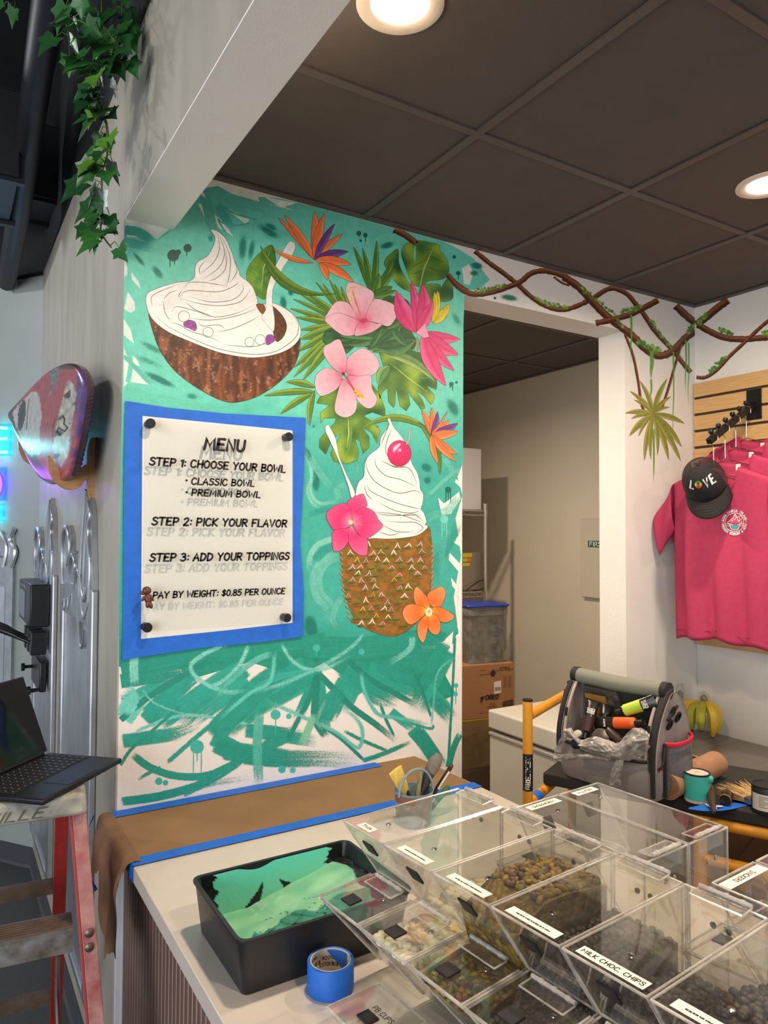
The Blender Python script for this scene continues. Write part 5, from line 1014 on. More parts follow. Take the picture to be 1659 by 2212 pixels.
# ================================================================== counter, masking paper, tray, tape, brushes
mat('counter_top', (206, 197, 186), .28, var=.02, vs=30); mat('counter_edge', (206, 196, 192), .35); mat('rib_brown', (112, 84, 74), .5, var=.10, vs=30, stretch=(1, 1, .1)); mat('rib_gap', (198, 190, 176), .5); mat('white_trim', (226, 232, 238), .4)
CT = thing('counter', 'long serving counter with a pale top and brown ribbed front', 'counter', (.45, -1.0, 0))
CX0, CX1, CY1 = -.032, .992, -1.92
m = MB(); m.box((CX0, CY1, ZC-.036), (CX1, -.0008, ZC)); build('countertop', m, 'counter_top', CT, bevel=.002)
m = MB(); m.box((.022, CY1+.03, 0.0), (CX1-.04, -.0012, ZC-.0365)); build('cabinet_body', m, 'rib_gap', CT, smooth=0)
m = MB(); y = -.02; pitch = .0285
while y > CY1+.06:
    m.prism([(.0215, y-.004, .02), (.0207, y-.0045, .02), (.0203, y-.007, .02), (.0203, y-.022, .02), (.0207, y-.0245, .02), (.0215, y-.025, .02)], (0, 0, ZC-.060)); y -= pitch
o = build('ribbed_panel', m, 'rib_brown', CT, smooth=30)
m = MB(); m.box((.0045, -.017, .0), (.0215, -.0015, ZC-.0368)); build('end_trim', m, 'white_trim', CT, smooth=0)

mat('kraft', (138, 106, 70), .75, var=.10, vs=7, bump=.12, bs=40); mat('kraft_dark', (126, 92, 64), .8, var=.2, vs=14, bump=.35, bs=26)
ks = thing('masking_paper', 'brown kraft masking paper along the back of the counter, torn end hanging over', 'paper', (.45, -.18, ZC))
m = MB(); m.grid(40, 10, lambda u, v: (CX0+.006+u*(CX1-CX0-.012), -.006-v*.338, ZC+.0009+.0022*(.5+.5*noise.noise(Vector((u*9, v*2, 1))))*min(1, 6*v, 6*(1-v)))); build('paper', m, 'kraft', ks, smooth=180)
LT = ((0, .15), (.08, .17), (.2, .13), (.30, .10), (.36, .15), (.46, .21), (.58, .255), (.70, .25), (.80, .22), (.88, .23), (.95, .16), (1, .04))
def LEN(u):
    for (a, x), (b, y) in zip(LT, LT[1:]):
        if u <= b: return x+(y-x)*(u-a)/(b-a)+.012*noise.noise(Vector((u*26, 0, 3)))
    return .04
def drape(u, v):
    y = -.004-u*.345; s = v*(LEN(u)+.03); w = noise.noise(Vector((u*5, s*9, 2)))
    if s < .03: return (CX0+.022-s*1.0, y, ZC+.0035+.003*sin(pi*s/.03))
    h = s-.03; return (CX0-.010-.012*sin(min(1, h/.05)*pi/2)-.014*abs(sin(u*11))*min(1, h/.06)-.012*w*min(1, h/.06), y-.02*w*min(1, h*8)+h*.10*(.5-u), ZC+.0035-h)
m = MB(); m.grid(46, 26, drape); build('torn_end', m, 'kraft_dark', ks, smooth=180)
m = MB(); m.grid(30, 2, lambda u, v: (CX0+.002+u*(.86), -.0016-v*.046, ZC+.0036)); build('tape_strip', m, 'painter_tape', ks)
m = MB(); m.grid(30, 2, lambda u, v: (CX0-.0006+u*(CX1-CX0+.0006), -.322-v*.043, ZC+.0036)); m.grid(2, 4, lambda u, v: (CX0-.0016, -.322-u*.043, ZC+.0036-v*.038)); build('tape_strip', m, 'painter_tape', ks)
def tail(u, v): s = u*.20; return (CX0-.026-.020*sin(u*3.4)+.010*v*cos(u*6), -.004+.014*v*(1-.3*u)+.010*sin(u*5), ZC+.004-s)
m = MB(); m.grid(24, 3, tail); build('tape_tail', m, 'painter_tape', ks, smooth=180)

# deep black paint tray
mat('tray_black', (27, 28, 31), .38, var=.1, vs=20); vcol_mat('wet_paint', .16, bump=.08, bs=70)
TR = thing('paint_tray', 'deep black plastic paint tray holding wet mint green paint', 'paint tray', (.175, -.825, ZC))
bx0, bx1, by0, by1, rx0, rx1, ry0, ry1, rz = .018, .330, -.936, -.700, .002, .348, -.955, -.688, 1.012
def rrect(x0, x1, y0, y1, r, z, n=5):
    o = []
    for cx, cy, a in ((x1-r, y1-r, 0), (x0+r, y1-r, pi/2), (x0+r, y0+r, pi), (x1-r, y0+r, 1.5*pi)):
        for i in range(n+1): t = a+pi/2*i/n; o.append(Vector((cx+r*cos(t), cy+r*sin(t), z)))
    return o
def loft(m, rings, cap0=True, cap1=False):
    k = len(m.v); n = len(rings[0])
    for r in rings: m.v += r
    for i in range(len(rings)-1):
        for j in range(n): q = (j+1) % n; m.face((k+i*n+j, k+i*n+q, k+i*n+n+q, k+i*n+n+j))
    if cap0: m.face([k+j for j in reversed(range(n))])
    if cap1: m.face([k+(len(rings)-1)*n+j for j in range(n)])
m = MB(); loft(m, [rrect(bx0, bx1, by0, by1, .012, ZC+.0005), rrect(rx0+.004, rx1-.004, ry0+.004, ry1-.004, .018, rz-.006), rrect(rx0, rx1, ry0, ry1, .02, rz-.004), rrect(rx0, rx1, ry0, ry1, .02, rz), rrect(rx0+.007, rx1-.007, ry0+.007, ry1-.007, .016, rz), rrect(bx0+.006, bx1-.006, by0+.006, by1-.006, .012, ZC+.016)], True, True); build('tray_body', m, 'tray_black', TR)
# paint: coats the far inner wall, pools along a ramp with a chevron grid
m = MB(); m.c = []
def tray_floor(u, v):   # u along x, v from far to near
    return .934+.050*max(0, (u-.30)/.7)+.002*sin(u*40)*0
def pcol(u, v, wall):
    g = noise.noise(Vector((u*7, v*6, 2)))
    if wall:
        if u < .10+.05*g or u > .88+.06*g or (abs(u-.36-.05*sin(v*4)) < .055*(v-.45)*2 and v > .45) or (abs(u-.56+.05*sin(v*4)) < .05*(v-.6)*2 and v > .6): return (24, 25, 27)
        return mix((96, 206, 186), (112, 196, 164), v+.3*g)
    t = v-.34-.25*u+.16*g
    if abs(noise.noise(Vector((u*5, v*9, 8)))) < .022 and .25 < u < .7 and v > .3: return (26, 30, 29)
    if u > .93+.05*g: return (28, 29, 31)
    if t > 0 and u > .22+.2*g: return mix((66, 152, 126), (48, 126, 102), .5+g+(.7 if abs(((u*1.5+abs(v-.62)*.7) % .16)-.08) < .022 else 0))
    return mix((140, 196, 156), (112, 178, 142), .5+g)
NU, NV = 130, 80
ix0, ix1, iy0, iy1 = bx0+.008, bx1-.008, by0+.008, by1-.008
for i in range(NU+1):
    for j in range(NV+1):
        u = i/NU; v = j/NV; z = tray_floor(u, v); f = (z-ZC)/.1*.016
        x = ix0-f+(ix1-ix0+2*f)*u; yy = iy1+f-(iy1-iy0+2*f)*v; c = pcol(u, v, False)
        rid = .0025 if (c[1] < 160 and abs(((u*1.5+abs(v-.62)*.7) % .16)-.08) < .03) else 0
        m.v.append(Vector((x, yy, z+rid+.0022*noise.noise(Vector((u*9, v*9, 1)))+(.002 if c[1] > 200 else 0)))); m.c.append((*lin(c), 1))
for i in range(NU):
    for j in range(NV): a = i*(NV+1)+j; m.face((a, a+NV+1, a+NV+2, a+1))
k = len(m.v)
for i in range(NU+1):
    for j in range(25):
        u = i/NU; v = j/24; zt = rz-.003-.012*max(0, noise.noise(Vector((u*4, 0, 4)))); zb = tray_floor(u, 0)-.004; z = zt+(zb-zt)*v; f = (z-ZC)/.1*.0128
        m.v.append(Vector((ix0-f+(ix1-ix0+2*f)*u, iy1+f-.0012-.0015*v, z))); m.c.append((*lin(pcol(u, v, True)), 1))
for i in range(NU):
    for j in range(24): a = k+i*25+j; m.face((a, a+1, a+26, a+25))
build('wet_paint', m, 'wet_paint', TR, smooth=180)

# roll of blue tape on end
mat('core_paper', (196, 186, 172), .7); mat('core_ink', (30, 30, 34), .7); mat('tape_edge', (180, 150, 120), .7)
tp = thing('tape_roll', "roll of blue painter's tape standing on end beside the tray", 'tape roll', (.152, -.990, ZC)); TM = Matrix.Translation((.152, -.990, ZC))
m = MB(); m.lathe([(.0345, .0008), (.0392, .0005), (.0395, .0015), (.0395, .0472), (.0390, .048), (.0345, .0478)], 56, TM, cap=False); build('tape', m, 'painter_tape', tp)
m = MB(); m.lathe([(.0328, .0006), (.0344, .0006), (.0344, .0482), (.0328, .0482), (.0328, .0006)], 56, TM, cap=False); build('core', m, 'core_paper', tp)
def inner(a0): return lambda u, v: TM @ Vector((.0326*cos(a0-u/.0326), .0326*sin(a0-u/.0326), v))
for txt, a0, z, h in (('#2090', 2.6, .036, .0058), ('SCOTCH BLUE', 2.75, .025, .0062), ('#2090', 1.55, .030, .0058), ('SCOTCH BLUE', 1.75, .019, .0062)):
    lettering('core_print', txt, h, .0011, (lambda f, z: lambda u, v: f(u, z+v))(inner(a0), z), 'core_ink', tp, width=.022 if txt[0] == '#' else .036)
m = MB(); n = 20; k = 0
for i in range(n+1):
    a = .05+i/n*1.25; r = .0325; m.vert(TM @ Vector((r*cos(a), r*sin(a), .046))); m.vert(TM @ Vector((r*cos(a), r*sin(a), .046-.040*(1-i/n)**.8)))
for i in range(n): m.face((2*i, 2*i+1, 2*i+3, 2*i+2))
build('blue_core_print', m, 'painter_tape', tp)

# brush pail and what stands in it
mat('pail_grey', (120, 142, 152), .45, var=.2, vs=30); mat('pail_rust', (130, 84, 72), .6); mat('bristle_yellow', (214, 186, 92), .6, var=.22, vs=120, stretch=(1, 1, .05)); mat('bristle_olive', (142, 138, 96), .7, var=.25, vs=90, stretch=(1, 1, .1)); mat('bristle_grey', (112, 106, 94), .8, var=.2, vs=90); mat('bristle_black', (46, 48, 50), .6, var=.4, vs=120, stretch=(1, 1, .06)); mat('dark_wood', (66, 46, 36), .5); mat('ferrule', (120, 116, 108), .4, .6); mat('marker_brown', (54, 34, 26), .3); mat('label_white', (214, 206, 198), .5); mat('brush_green', (52, 92, 60), .7, var=.3, vs=60)
PB = Vector((.664, -.480, ZC))
pl = thing('brush_pail', 'grey paint-crusted metal pail with wire bail, holding brushes', 'pail', PB); T_ = Matrix.Translation(PB)
m = MB(); m.lathe([(.046, .0015), (.052, .085), (.054, .088), (.0515, .088), (.0505, .084), (.045, .006), (.0001, .004)], 40, T_, cap=True); build('pail_body', m, 'pail_grey', pl)
m = MB(); pts = [PB+Vector((.054*cos(t)*1.0, -.012+.0*t, .080+.064*sin(t))) for t in [i*pi/20 for i in range(21)]]; m.tube(pts, .0035, 8); build('bail_handle', m, 'pail_grey', pl)
m = MB(); m.lathe([(.0520, .062), (.0532, .068), (.0536, .076), (.0530, .080)], 24, T_ @ Matrix.Rotation(pi*.95, 4, 'Z'), arc=1.2, cap=False); build('rust_band', m, 'pail_rust', pl)
def flat_brush(name, label, base, tip, w0, w1, th, mats, handle, frac=.45, lumpy=0, yaw=0, cat='brush'):
    # bristles up: handle stands in the pail
    base = Vector(base); tip = Vector(tip); t = thing(name, label, cat, base, 0, 'brushes standing in the pail'); d = (tip-base); L = d.length; d.normalize()
    x = Vector((cos(yaw), sin(yaw), 0)); x = (x-d*x.dot(d)).normalized(); y = d.cross(x)
    def ring(f, w, h, n=16, lump=0): return [base+d*(L*f)+x*(w/2*cos(a)*(1+lump*noise.noise(Vector((cos(a)*2, sin(a)*2, f*9)))))+y*(h/2*sin(a)) for a in [2*pi*i/n for i in range(n)]]
    m = MB(); loft(m, [ring(0, .010, .008), ring(frac*.5, .014, .010), ring(frac*.8, .016, .011)], True, True); build('handle', m, handle, t)
    m = MB(); loft(m, [ring(frac*.8, w0*.9, th*.9), ring(frac, w0, th)], True, True); build('ferrule', m, 'ferrule', t, smooth=30)
    fs_ = [frac+(1-frac)*i/8 for i in range(9)]; prof = lambda g: (w0+(w1-w0)*g)
    m = MB(); loft(m, [ring(f, prof((f-frac)/(1-frac))*(1 if i < 8 or not lumpy else .55), th*(1.0-.25*(i == 8)), 20, lumpy) for i, f in enumerate(fs_[:5])], True, False); build('bristles', m, mats[0], t, smooth=60)
    m = MB(); loft(m, [ring(f, prof((f-frac)/(1-frac))*((1, 1.04, 1.0, .86, .4) if lumpy else (1,)*5)[i], th*((1, 1.1, 1.05, .9, .4) if lumpy else (1,)*5)[i], 20, lumpy) for i, f in enumerate(fs_[4:])], False, True); build('bristle_tips', m, mats[1], t, smooth=60)
    return t
YP = -.48
def Y4(x, y): return W('y', YP, 820+x/6.9125, 1620+y/6.9125)
flat_brush('paint_brush', 'flat brush with clean yellow bristles, leftmost in the pail', PB+Vector((.012, .006, .012)), Y4(235, 298), .024, .042, .012, ('bristle_yellow', 'bristle_yellow'), 'dark_wood', .42)
flat_brush('paint_brush', 'narrow brush with stiff olive bristles in the middle of the pail', PB+Vector((-.005, -.012, .012)), Y4(632, 240), .014, .010, .009, ('bristle_olive', 'bristle_olive'), 'dark_wood', .40, .3)
flat_brush('paint_brush', 'large round brush, black bristles fading to a dusty grey head', PB+Vector((-.012, .012, .012)), Y4(890, 60), .020, .044, .030, ('bristle_black', 'bristle_grey'), 'dark_wood', .40, .25)
flat_brush('paint_brush', 'small brush with green-stained bristles at the right of the pail', PB+Vector((.026, -.010, .012)), Y4(1040, 540), .014, .020, .012, ('brush_green', 'brush_green'), 'dark_wood', .5, .3)
b0 = PB+Vector((.036, .016, .012)); b1 = Y4(1090, 212); t = thing('paint_marker', 'brown paint marker with a barcode label standing in the pail', 'marker', b0, 0, 'brushes standing in the pail')
m = MB(); d = (b1-b0); m.tube([b0, b0+d*.93, b0+d*.98, b1], [.0065, .0065, .005, .002], 14); build('barrel', m, 'marker_brown', t)
q = Vector((0, 0, 1)).rotation_difference(d.normalized()).to_matrix().to_4x4(); M_b = Matrix.Translation(b0) @ q
m = MB(); m.lathe([(.0067, d.length*.50), (.0067, d.length*.86)], 16, M_b @ Matrix.Rotation(-2.2, 4, 'Z'), arc=1.9, cap=False); build('label', m, 'label_white', t)
m = MB()
for i in range(14): h = d.length*(.56+.019*i); m.lathe([(.0069, h), (.0069, h+.0008+.0012*(i % 3 == 0))], 8, M_b @ Matrix.Rotation(-1.4, 4, 'Z'), arc=.8, cap=False)
build('barcode', m, 'core_ink', t)
b0 = PB+Vector((.0, -.026, .012)); b1 = Y4(410, 600); t = thing('palette_knife', 'short black handled tool leaning in front of the yellow brush', 'tool', b0, 0, 'brushes standing in the pail')
m = MB(); d = b1-b0; m.tube([b0, b0+d*.5, b0+d*.9, b0+d*.98, b1], [.003, .003, .0055, .005, .002], 12); build('grip', m, 'machine_black', t)
# ================================================================== acrylic topping bins
clear_mat('acrylic', (253, 253, 252), .035, 3.4, .6, .03, .010); clear_mat('acrylic_edge', (250, 250, 248), .20, 2.2, .7, .18, .30, (236, 228, 218))
mat('magnet_black', (26, 24, 26), .5); mat('chrome_dot', (170, 164, 156), .15, 1); mat('label_strip', (240, 232, 218), .6); mat('label_ink', (34, 28, 26), .6)
def pebble_mat(name, c1, c2, sc, rough=.55):
    m = mat(name, c1, rough); nt = m.node_tree; N = nt.nodes; L = nt.links; b = N['Principled BSDF']
    tc = N.new('ShaderNodeTexCoord'); v = N.new('ShaderNodeTexVoronoi'); v.inputs['Scale'].default_value = sc; L.new(tc.outputs['Object'], v.inputs['Vector'])
    r = N.new('ShaderNodeValToRGB'); sp = N.new('ShaderNodeSeparateColor'); L.new(v.outputs['Color'], sp.inputs[0]); L.new(sp.outputs[0], r.inputs[0])
    r.color_ramp.elements[0].color = (*lin(c1), 1); r.color_ramp.elements[1].color = (*lin(c2), 1); L.new(r.outputs[0], b.inputs['Base Color'])
    mm = N.new('ShaderNodeMath'); mm.operation = 'MULTIPLY'; mm.inputs[1].default_value = -1; L.new(v.outputs['Distance'], mm.inputs[0])
    bp = N.new('ShaderNodeBump'); bp.inputs['Strength'].default_value = .9; bp.inputs['Distance'].default_value = .006; L.new(mm.outputs[0], bp.inputs['Height']); L.new(bp.outputs[0], b.inputs['Normal'])
pebble_mat('white_bits', (206, 192, 152), (228, 216, 178), 75); pebble_mat('pistachio_bed', (92, 66, 38), (130, 108, 40), 95); pebble_mat('chip_bed', (44, 34, 30), (64, 50, 42), 120); pebble_mat('green_bed', (120, 150, 80), (150, 176, 104), 300)
mat('yogurt_chip', (232, 222, 192), .5, var=.05, vs=40); vcol_mat('nut', .5); mat('choc_chip', (54, 42, 38), .45, var=.2, vs=40)
BW = .1145; BP_ = .1175; ZB0, ZB1, ZLD, ZTP = .930, .1, 1.078, 1.190
def bin_frame(O, ang):
    d = Vector((cos(ang), sin(ang), 0)); w = Vector((sin(ang), -cos(ang), 0)); O = Vector((O[0], O[1], 0))
    return lambda a, b, z: O+d*a+w*b+Vector((0, 0, z))
PROF = [(.000, 1.075), (.120, 1.083), (.046, 1.190), (.310, 1.190), (.310, .930), (.125, .930)]
def bar(m, p, q, r=.0016): m.tube([p, q], r, 6)
def make_bin(O, ang, label, txt=None, tape=True, tape_b=(.018, .100), txt_w=None):
    F = bin_frame(O, ang); t = thing('topping_bin', label, 'topping bin', F(.2, BW/2, ZC), 0, 'clear topping bins on the counter'); th = .0022
    for i, b in enumerate((0, BW-th)):
        m = MB(); m.prism([F(a, b, z) for a, z in PROF], F(0, th, 0)-F(0, 0, 0)); 
        m.m(1)
        for k in range(6): bar(m, F(PROF[k][0], b+th/2, PROF[k][1]), F(PROF[(k+1) % 6][0], b+th/2, PROF[(k+1) % 6][1]))
        build('side_panel', m, ['acrylic', 'acrylic_edge'], t, smooth=30)
    def plate(nm, a0, z0, a1, z1, n, edges=()):
        m = MB(); m.prism([F(a0, th, z0), F(a1, th, z1), F(a1, BW-th, z1), F(a0, BW-th, z0)], n); m.m(1)
        for e in edges: bar(m, F(a0 if e == 0 else a1, .001, z0 if e == 0 else z1), F(a0 if e == 0 else a1, BW-.001, z0 if e == 0 else z1), .0018)
        return build(nm, m, ['acrylic', 'acrylic_edge'], t, smooth=30)
    up = Vector((0, 0, .0022)); dn = -up; dv = F(1, 0, 0)-F(0, 0, 0)
    plate('top_panel', .046, 1.190, .310, 1.190, dn, (0, 1)); plate('slanted_panel', .046, 1.188, .120, 1.085, dv*.0024, (1,)); plate('back_panel', .310, 1.188, .310, .930, -dv*.0022, ()); plate('floor_panel', .125, .930, .308, .930, up, ()); plate('front_lip', .003, 1.072, .127, .930, dv*.0024, (0,))
    m = MB(); m.prism([F(.13, .012, ZC+.0004), F(.30, .012, ZC+.0004), F(.30, BW-.012, ZC+.0004), F(.13, BW-.012, ZC+.0004)], (0, 0, .0175)); build('base_rail', m, 'acrylic', t, smooth=0)
    # hatch lid with its hinge, magnets that hold it open
    m = MB(); m.prism([F(-.003, .001, ZLD), F(.104, .001, ZLD+.006), F(.104, BW-.001, ZLD+.006), F(-.003, BW-.001, ZLD)], (0, 0, .0026)); m.m(1)
    for p, q in (((-.003, .001), (.104, .001)), ((-.003, BW-.001), (.104, BW-.001)), ((-.003, .001), (-.003, BW-.001))): bar(m, F(p[0], p[1], ZLD+.0013+(.006 if p[0] > .1 else 0)), F(q[0], q[1], ZLD+.0013+(.006 if q[0] > .1 else 0)), .0017)
    lid = build('hatch_lid', m, ['acrylic', 'acrylic_edge'], t, smooth=30)
    def hinge(a, z, s=1, nrm=None):
        m = MB(); m.prism([F(a-.024*s, .022, z+.0006), F(a, .022, z+.0026), F(a, .094, z+.0026), F(a-.024*s, .094, z+.0006)], (0, 0, .0024)); m.m(1); m.tube([F(a+.001*s, .022, z+.0062), F(a+.001*s, .094, z+.0062)], .0032, 8)
        for b in (.036, .058, .080): m.tube([F(a+.001*s, b, z+.0062), F(a+.001*s, b+.005, z+.0062)], .0042, 8)
        m.m(0); m.prism([F(a+.004*s, .022, z+.003), F(a+.012*s, .022, z+.022), F(a+.012*s, .094, z+.022), F(a+.004*s, .094, z+.003)] if nrm is None else [F(a+.0035, .022, z+.002), F(a+.0035, .022, z-.022), F(a+.0035, .094, z-.022), F(a+.0035, .094, z+.002)], dv*.0022 if True else 0)
        for b in (.022, .094): m.m(1); bar(m, F(a-.024*s, b, z+.0018), F(a, b, z+.0036), .0013)
        bar(m, F(a-.024*s, .022, z+.0018), F(a-.024*s, .094, z+.0018), .0014)
        return build('hinge', m, ['acrylic', 'acrylic_edge'], t, smooth=30)
    hinge(.100, ZLD+.008); hinge(.309, ZTP+.0012, 1, 1)
    m = MB(); m.prism([F(.016, .040, ZLD+.0034), F(.040, .040, ZLD+.0048), F(.040, .066, ZLD+.0048), F(.016, .066, ZLD+.0034)], (0, 0, .003)); build('magnet_pad', m, 'magnet_black', lid, smooth=0)
    n = (F(.046, 0, 1.190)-F(.120, 0, 1.083)).normalized(); o = -(dv*n.z-Vector((0, 0, 1))*n.dot(dv)); s0 = F(.062, .038, 1.167)+o*.0010; s1 = s0-n*.024; e = F(0, .026, 0)-F(0, 0, 0); m = MB(); m.prism([s0, s0+e, s1+e, s1], o*.003); build('magnet_pad', m, 'magnet_black', t, smooth=0)
    for a, b, z in ((.098, .060, ZTP+.0004), (.070, .085, ZLD+.006)): m = MB(); m.lathe([(.0045, 0), (.0042, .0014), (.0001, .0018)], 16, Matrix.Translation(F(a, b, z))); build('rivet', m, 'chrome_dot', t)
    for b in (.040, .062): m = MB(); m.lathe([(.0045, 0), (.0042, .0016), (.0001, .002)], 16, Matrix.Translation(F(.3115, b, 1.150)) @ Vector((0, 0, 1)).rotation_difference(dv).to_matrix().to_4x4()); build('rivet', m, 'chrome_dot', t)
    if tape:
        b0, b1 = tape_b; m = MB(); m.prism([F(.053, b0, ZTP+.0003), F(.071, b0, ZTP+.0003), F(.071, b1, ZTP+.0003), F(.053, b1, ZTP+.0003)], (0, 0, .0003)); lb = build('label', m, 'label_strip', t, smooth=0)
        fn = lambda u, v: F(.0585+v, (b0+b1)/2+u, ZTP+.0008)
        if txt: o = lettering('label_text', txt, .0072, .0014, fn, 'label_ink', lb, align='c', width=txt_w)
        else:
            x = -(b1-b0)*.34; rr = random.Random(len(label)); m = MB()
            while x < (b1-b0)*.34: wv = rr.uniform(.0012, .004); ribbon(m, [(x, .0026), (x+wv, .0026+rr.uniform(-.0006, .0006))], .0028, fn, False); x += wv+rr.uniform(.0002, .0014)
            o = build('label_text', m, 'label_ink', lb, smooth=0)
    return t, F
A5 = radians(5.1); O1 = (.1255, -1.0)
def O_k(k): return (O1[0]+sin(A5)*BP_*k, O1[1]-cos(A5)*BP_*k)
FR_ = []
for k, (lab, tx, tb_, tw) in enumerate((('empty clear topping bin with a tiny four-letter label, nearest the brush pail', 'TWIX', (.030, .066), .024), ('clear topping bin holding creamy white chips', None, (.022, .092), None), ('clear topping bin full of shelled pistachio nuts', None, (.020, .096), None),
        ('clear topping bin of dark chips, between the pistachio bin and the milk chocolate one', None, (.018, .100), None), ('clear topping bin labelled MILK CHOC. CHIPS, full of brown chips', 'MILK CHOC. CHIPS', (.014, .104), .082), ('clear topping bin of dark brown bits at the lower right corner of the counter', None, (.018, .100), None))):
    FR_.append(make_bin(O_k(k), A5, lab, tx, True, tb_, tw)[1])
A9 = radians(-86)
_, FH = make_bin((.690, -1.043), A9, 'empty clear topping bin at the far right corner, nearest the grey tool bag', 'HEATH', True, (.030, .090), .040)
_, FW_ = make_bin((.690-BP_*cos(A9+pi/2), -1.043-BP_*sin(A9+pi/2)), A9, 'clear topping bin with a little green powder inside, beside the empty corner bin', 'WHOPPERS', True, (.018, .098), .056)
_, FS_ = make_bin((.622, -1.405), A9, 'clear topping bin with a long white label, right behind the milk chocolate chips bin', 'SNICKERS', True, (.004, .110), .052)
_, FX_ = make_bin((.622+BP_*1.02, -1.405+.008), A9, 'unlabelled clear topping bin at the right edge of the photo, above the chip bins', None, False)

# what the bins hold: a bed that fills each bin, its top layer piece by piece
def a_slant(z): return .123-(z-1.083)*.6915
def bed(F, hr, hf, m_, name, label, cat, hb=None):
    hb = hb or hr-.03; z1 = hr-.012
    poly = [(.132, .936), (.030, 1.044), (.026, hf-.018), (.118, 1.062), (a_slant(z1-.03)+.004, z1-.03), (.16, z1), (.21, z1), (.303, hb), (.303, .936)]
    m = MB(); m.prism([F(a, .004, z) for a, z in poly], F(0, BW-.008, 0)-F(0, 0, 0)); o = build(name, m, m_, smooth=0); return tag(o, label, cat, kind='stuff')
def top_z(a, b, hr, hf, hb):
    if a < .118: return hf-.014+(1.066-hf)*max(0, (a-.03)/.09)*.5
    if a < .16: return None
    return (hr-.012) if a < .21 else hr-.012+(hb-hr+.012)*(a-.21)/.095
def scatter(F, proto, n_spec, sz, hr, hf, hb, label, group, reg, lim, mats=None, layers=1):
    cnt = 0; pts = []
    for (a0, a1) in reg:
        a = a0
        while a < a1:
            b = .010
            while b < BW-.008: pts.append((a+random.uniform(-.3, .3)*sz, b+random.uniform(-.3, .3)*sz)); b += sz
            a += sz
    random.shuffle(pts)
    for a, b in pts[:lim]:
        z = top_z(a, b, hr, hf, hb)
        if z is None: continue
        p = F(a, b, z+random.uniform(.001, .005)); o = proto[cnt % len(proto)]
        if cnt >= len(proto): o = o.copy(); COL.objects.link(o)
        o.location = p; o.rotation_euler = (random.uniform(-.6, .6), random.uniform(-.6, .6), random.uniform(0, 6.28)); tag(o, label, 'candy' if 'chip' in label else 'nut', group); cnt += 1
    for o in proto[cnt:]: bpy.data.objects.remove(o)
    return cnt
def lumps(name, r, m_, n, cols=None):
    out_ = []
    for i in range(n):
        m = MB(); rr = [x*random.uniform(.88, 1.12) for x in r]; m.ball((0, 0, 0), rr, 10, 7)
        if cols: c = random.choice(cols); m.fc = [(*lin(c), 1)]*len(m.f)
        if i % 2: m.v = [Vector((v.x, v.y+.12*r[1]*sin(v.x/r[0]*2), v.z)) for v in m.v]
        out_.append(build(name, m, m_, smooth=180))
    return out_
NUTC = ((134, 112, 46), (112, 104, 46), (98, 68, 44), (86, 58, 46), (150, 122, 50), (104, 74, 50), (92, 88, 44), (76, 50, 42), (88, 66, 40))
bed(FR_[1], 1.095, 1.066, 'white_bits', 'yogurt_chip_bed', 'lower mass of creamy white chips in their bin', 'candy', 1.065); scatter(FR_[1], lumps('yogurt_chip', (.0095, .0068, .0062), 'yogurt_chip', 6), 6, .0122, 1.095, 1.066, 1.065, 'creamy white oval chip on top of the pile in the white chip bin', 'white chips on top of their pile', ((.026, .118), (.16, .30)), 180)
bed(FR_[2], 1.168, 1.062, 'pistachio_bed', 'pistachio_bed', 'lower mass of shelled pistachio nuts in their bin', 'nuts', 1.142); scatter(FR_[2], lumps('pistachio', (.0082, .0050, .0046), 'nut', 24, NUTC), 6, .0098, 1.168, 1.062, 1.142, 'shelled green brown pistachio nut on top of the heap in its bin', 'pistachios on top of their heap', ((.026, .118), (.16, .30)), 290)
bed(FR_[3], 1.12, 1.06, 'chip_bed', 'chip_bed', 'mass of dark chips in the bin beside the pistachios', 'candy', 1.108); scatter(FR_[3], lumps('dark_chip', (.0054, .0054, .0048), 'choc_chip', 4), 4, .0105, 1.12, 1.06, 1.108, 'small dark brown chip on the pile beside the pistachios', 'dark chips beside the pistachios', ((.026, .118), (.16, .30)), 220)
bed(FR_[4], 1.105, 1.06, 'chip_bed', 'chip_bed', 'mass of milk chocolate chips in the labelled bin', 'candy', 1.07); scatter(FR_[4], lumps('milk_chip', (.0056, .0056, .0048), 'choc_chip', 4), 4, .0105, 1.105, 1.06, 1.07, 'milk chocolate chip on the pile in the labelled bin', 'milk chocolate chips in the labelled bin', ((.16, .30),), 140)
bed(FR_[5], 1.15, 1.06, 'chip_bed', 'chip_bed', 'mass of dark brown bits in the bin at the lower right', 'candy', 1.11); scatter(FR_[5], lumps('brown_bit', (.0066, .0062, .0054), 'choc_chip', 4), 4, .0115, 1.15, 1.06, 1.11, 'dark brown chip in the bin at the lower right corner', 'dark bits in the lower right bin', ((.16, .30),), 120)
m = MB(); m.grid(22, 14, lambda u, v: FW_(.135+u*.16, .012+v*.088, .9326+.055*max(0, 1-(2*u-1)**2)*max(0, 1-(2*v-1)**2)*(1+.3*noise.noise(Vector((u*5, v*5, 0)))))); o = build('green_powder', m, 'green_bed', smooth=180); tag(o, 'small heap of pale green powder in the bin beside the empty corner bin', 'powder', kind='stuff')
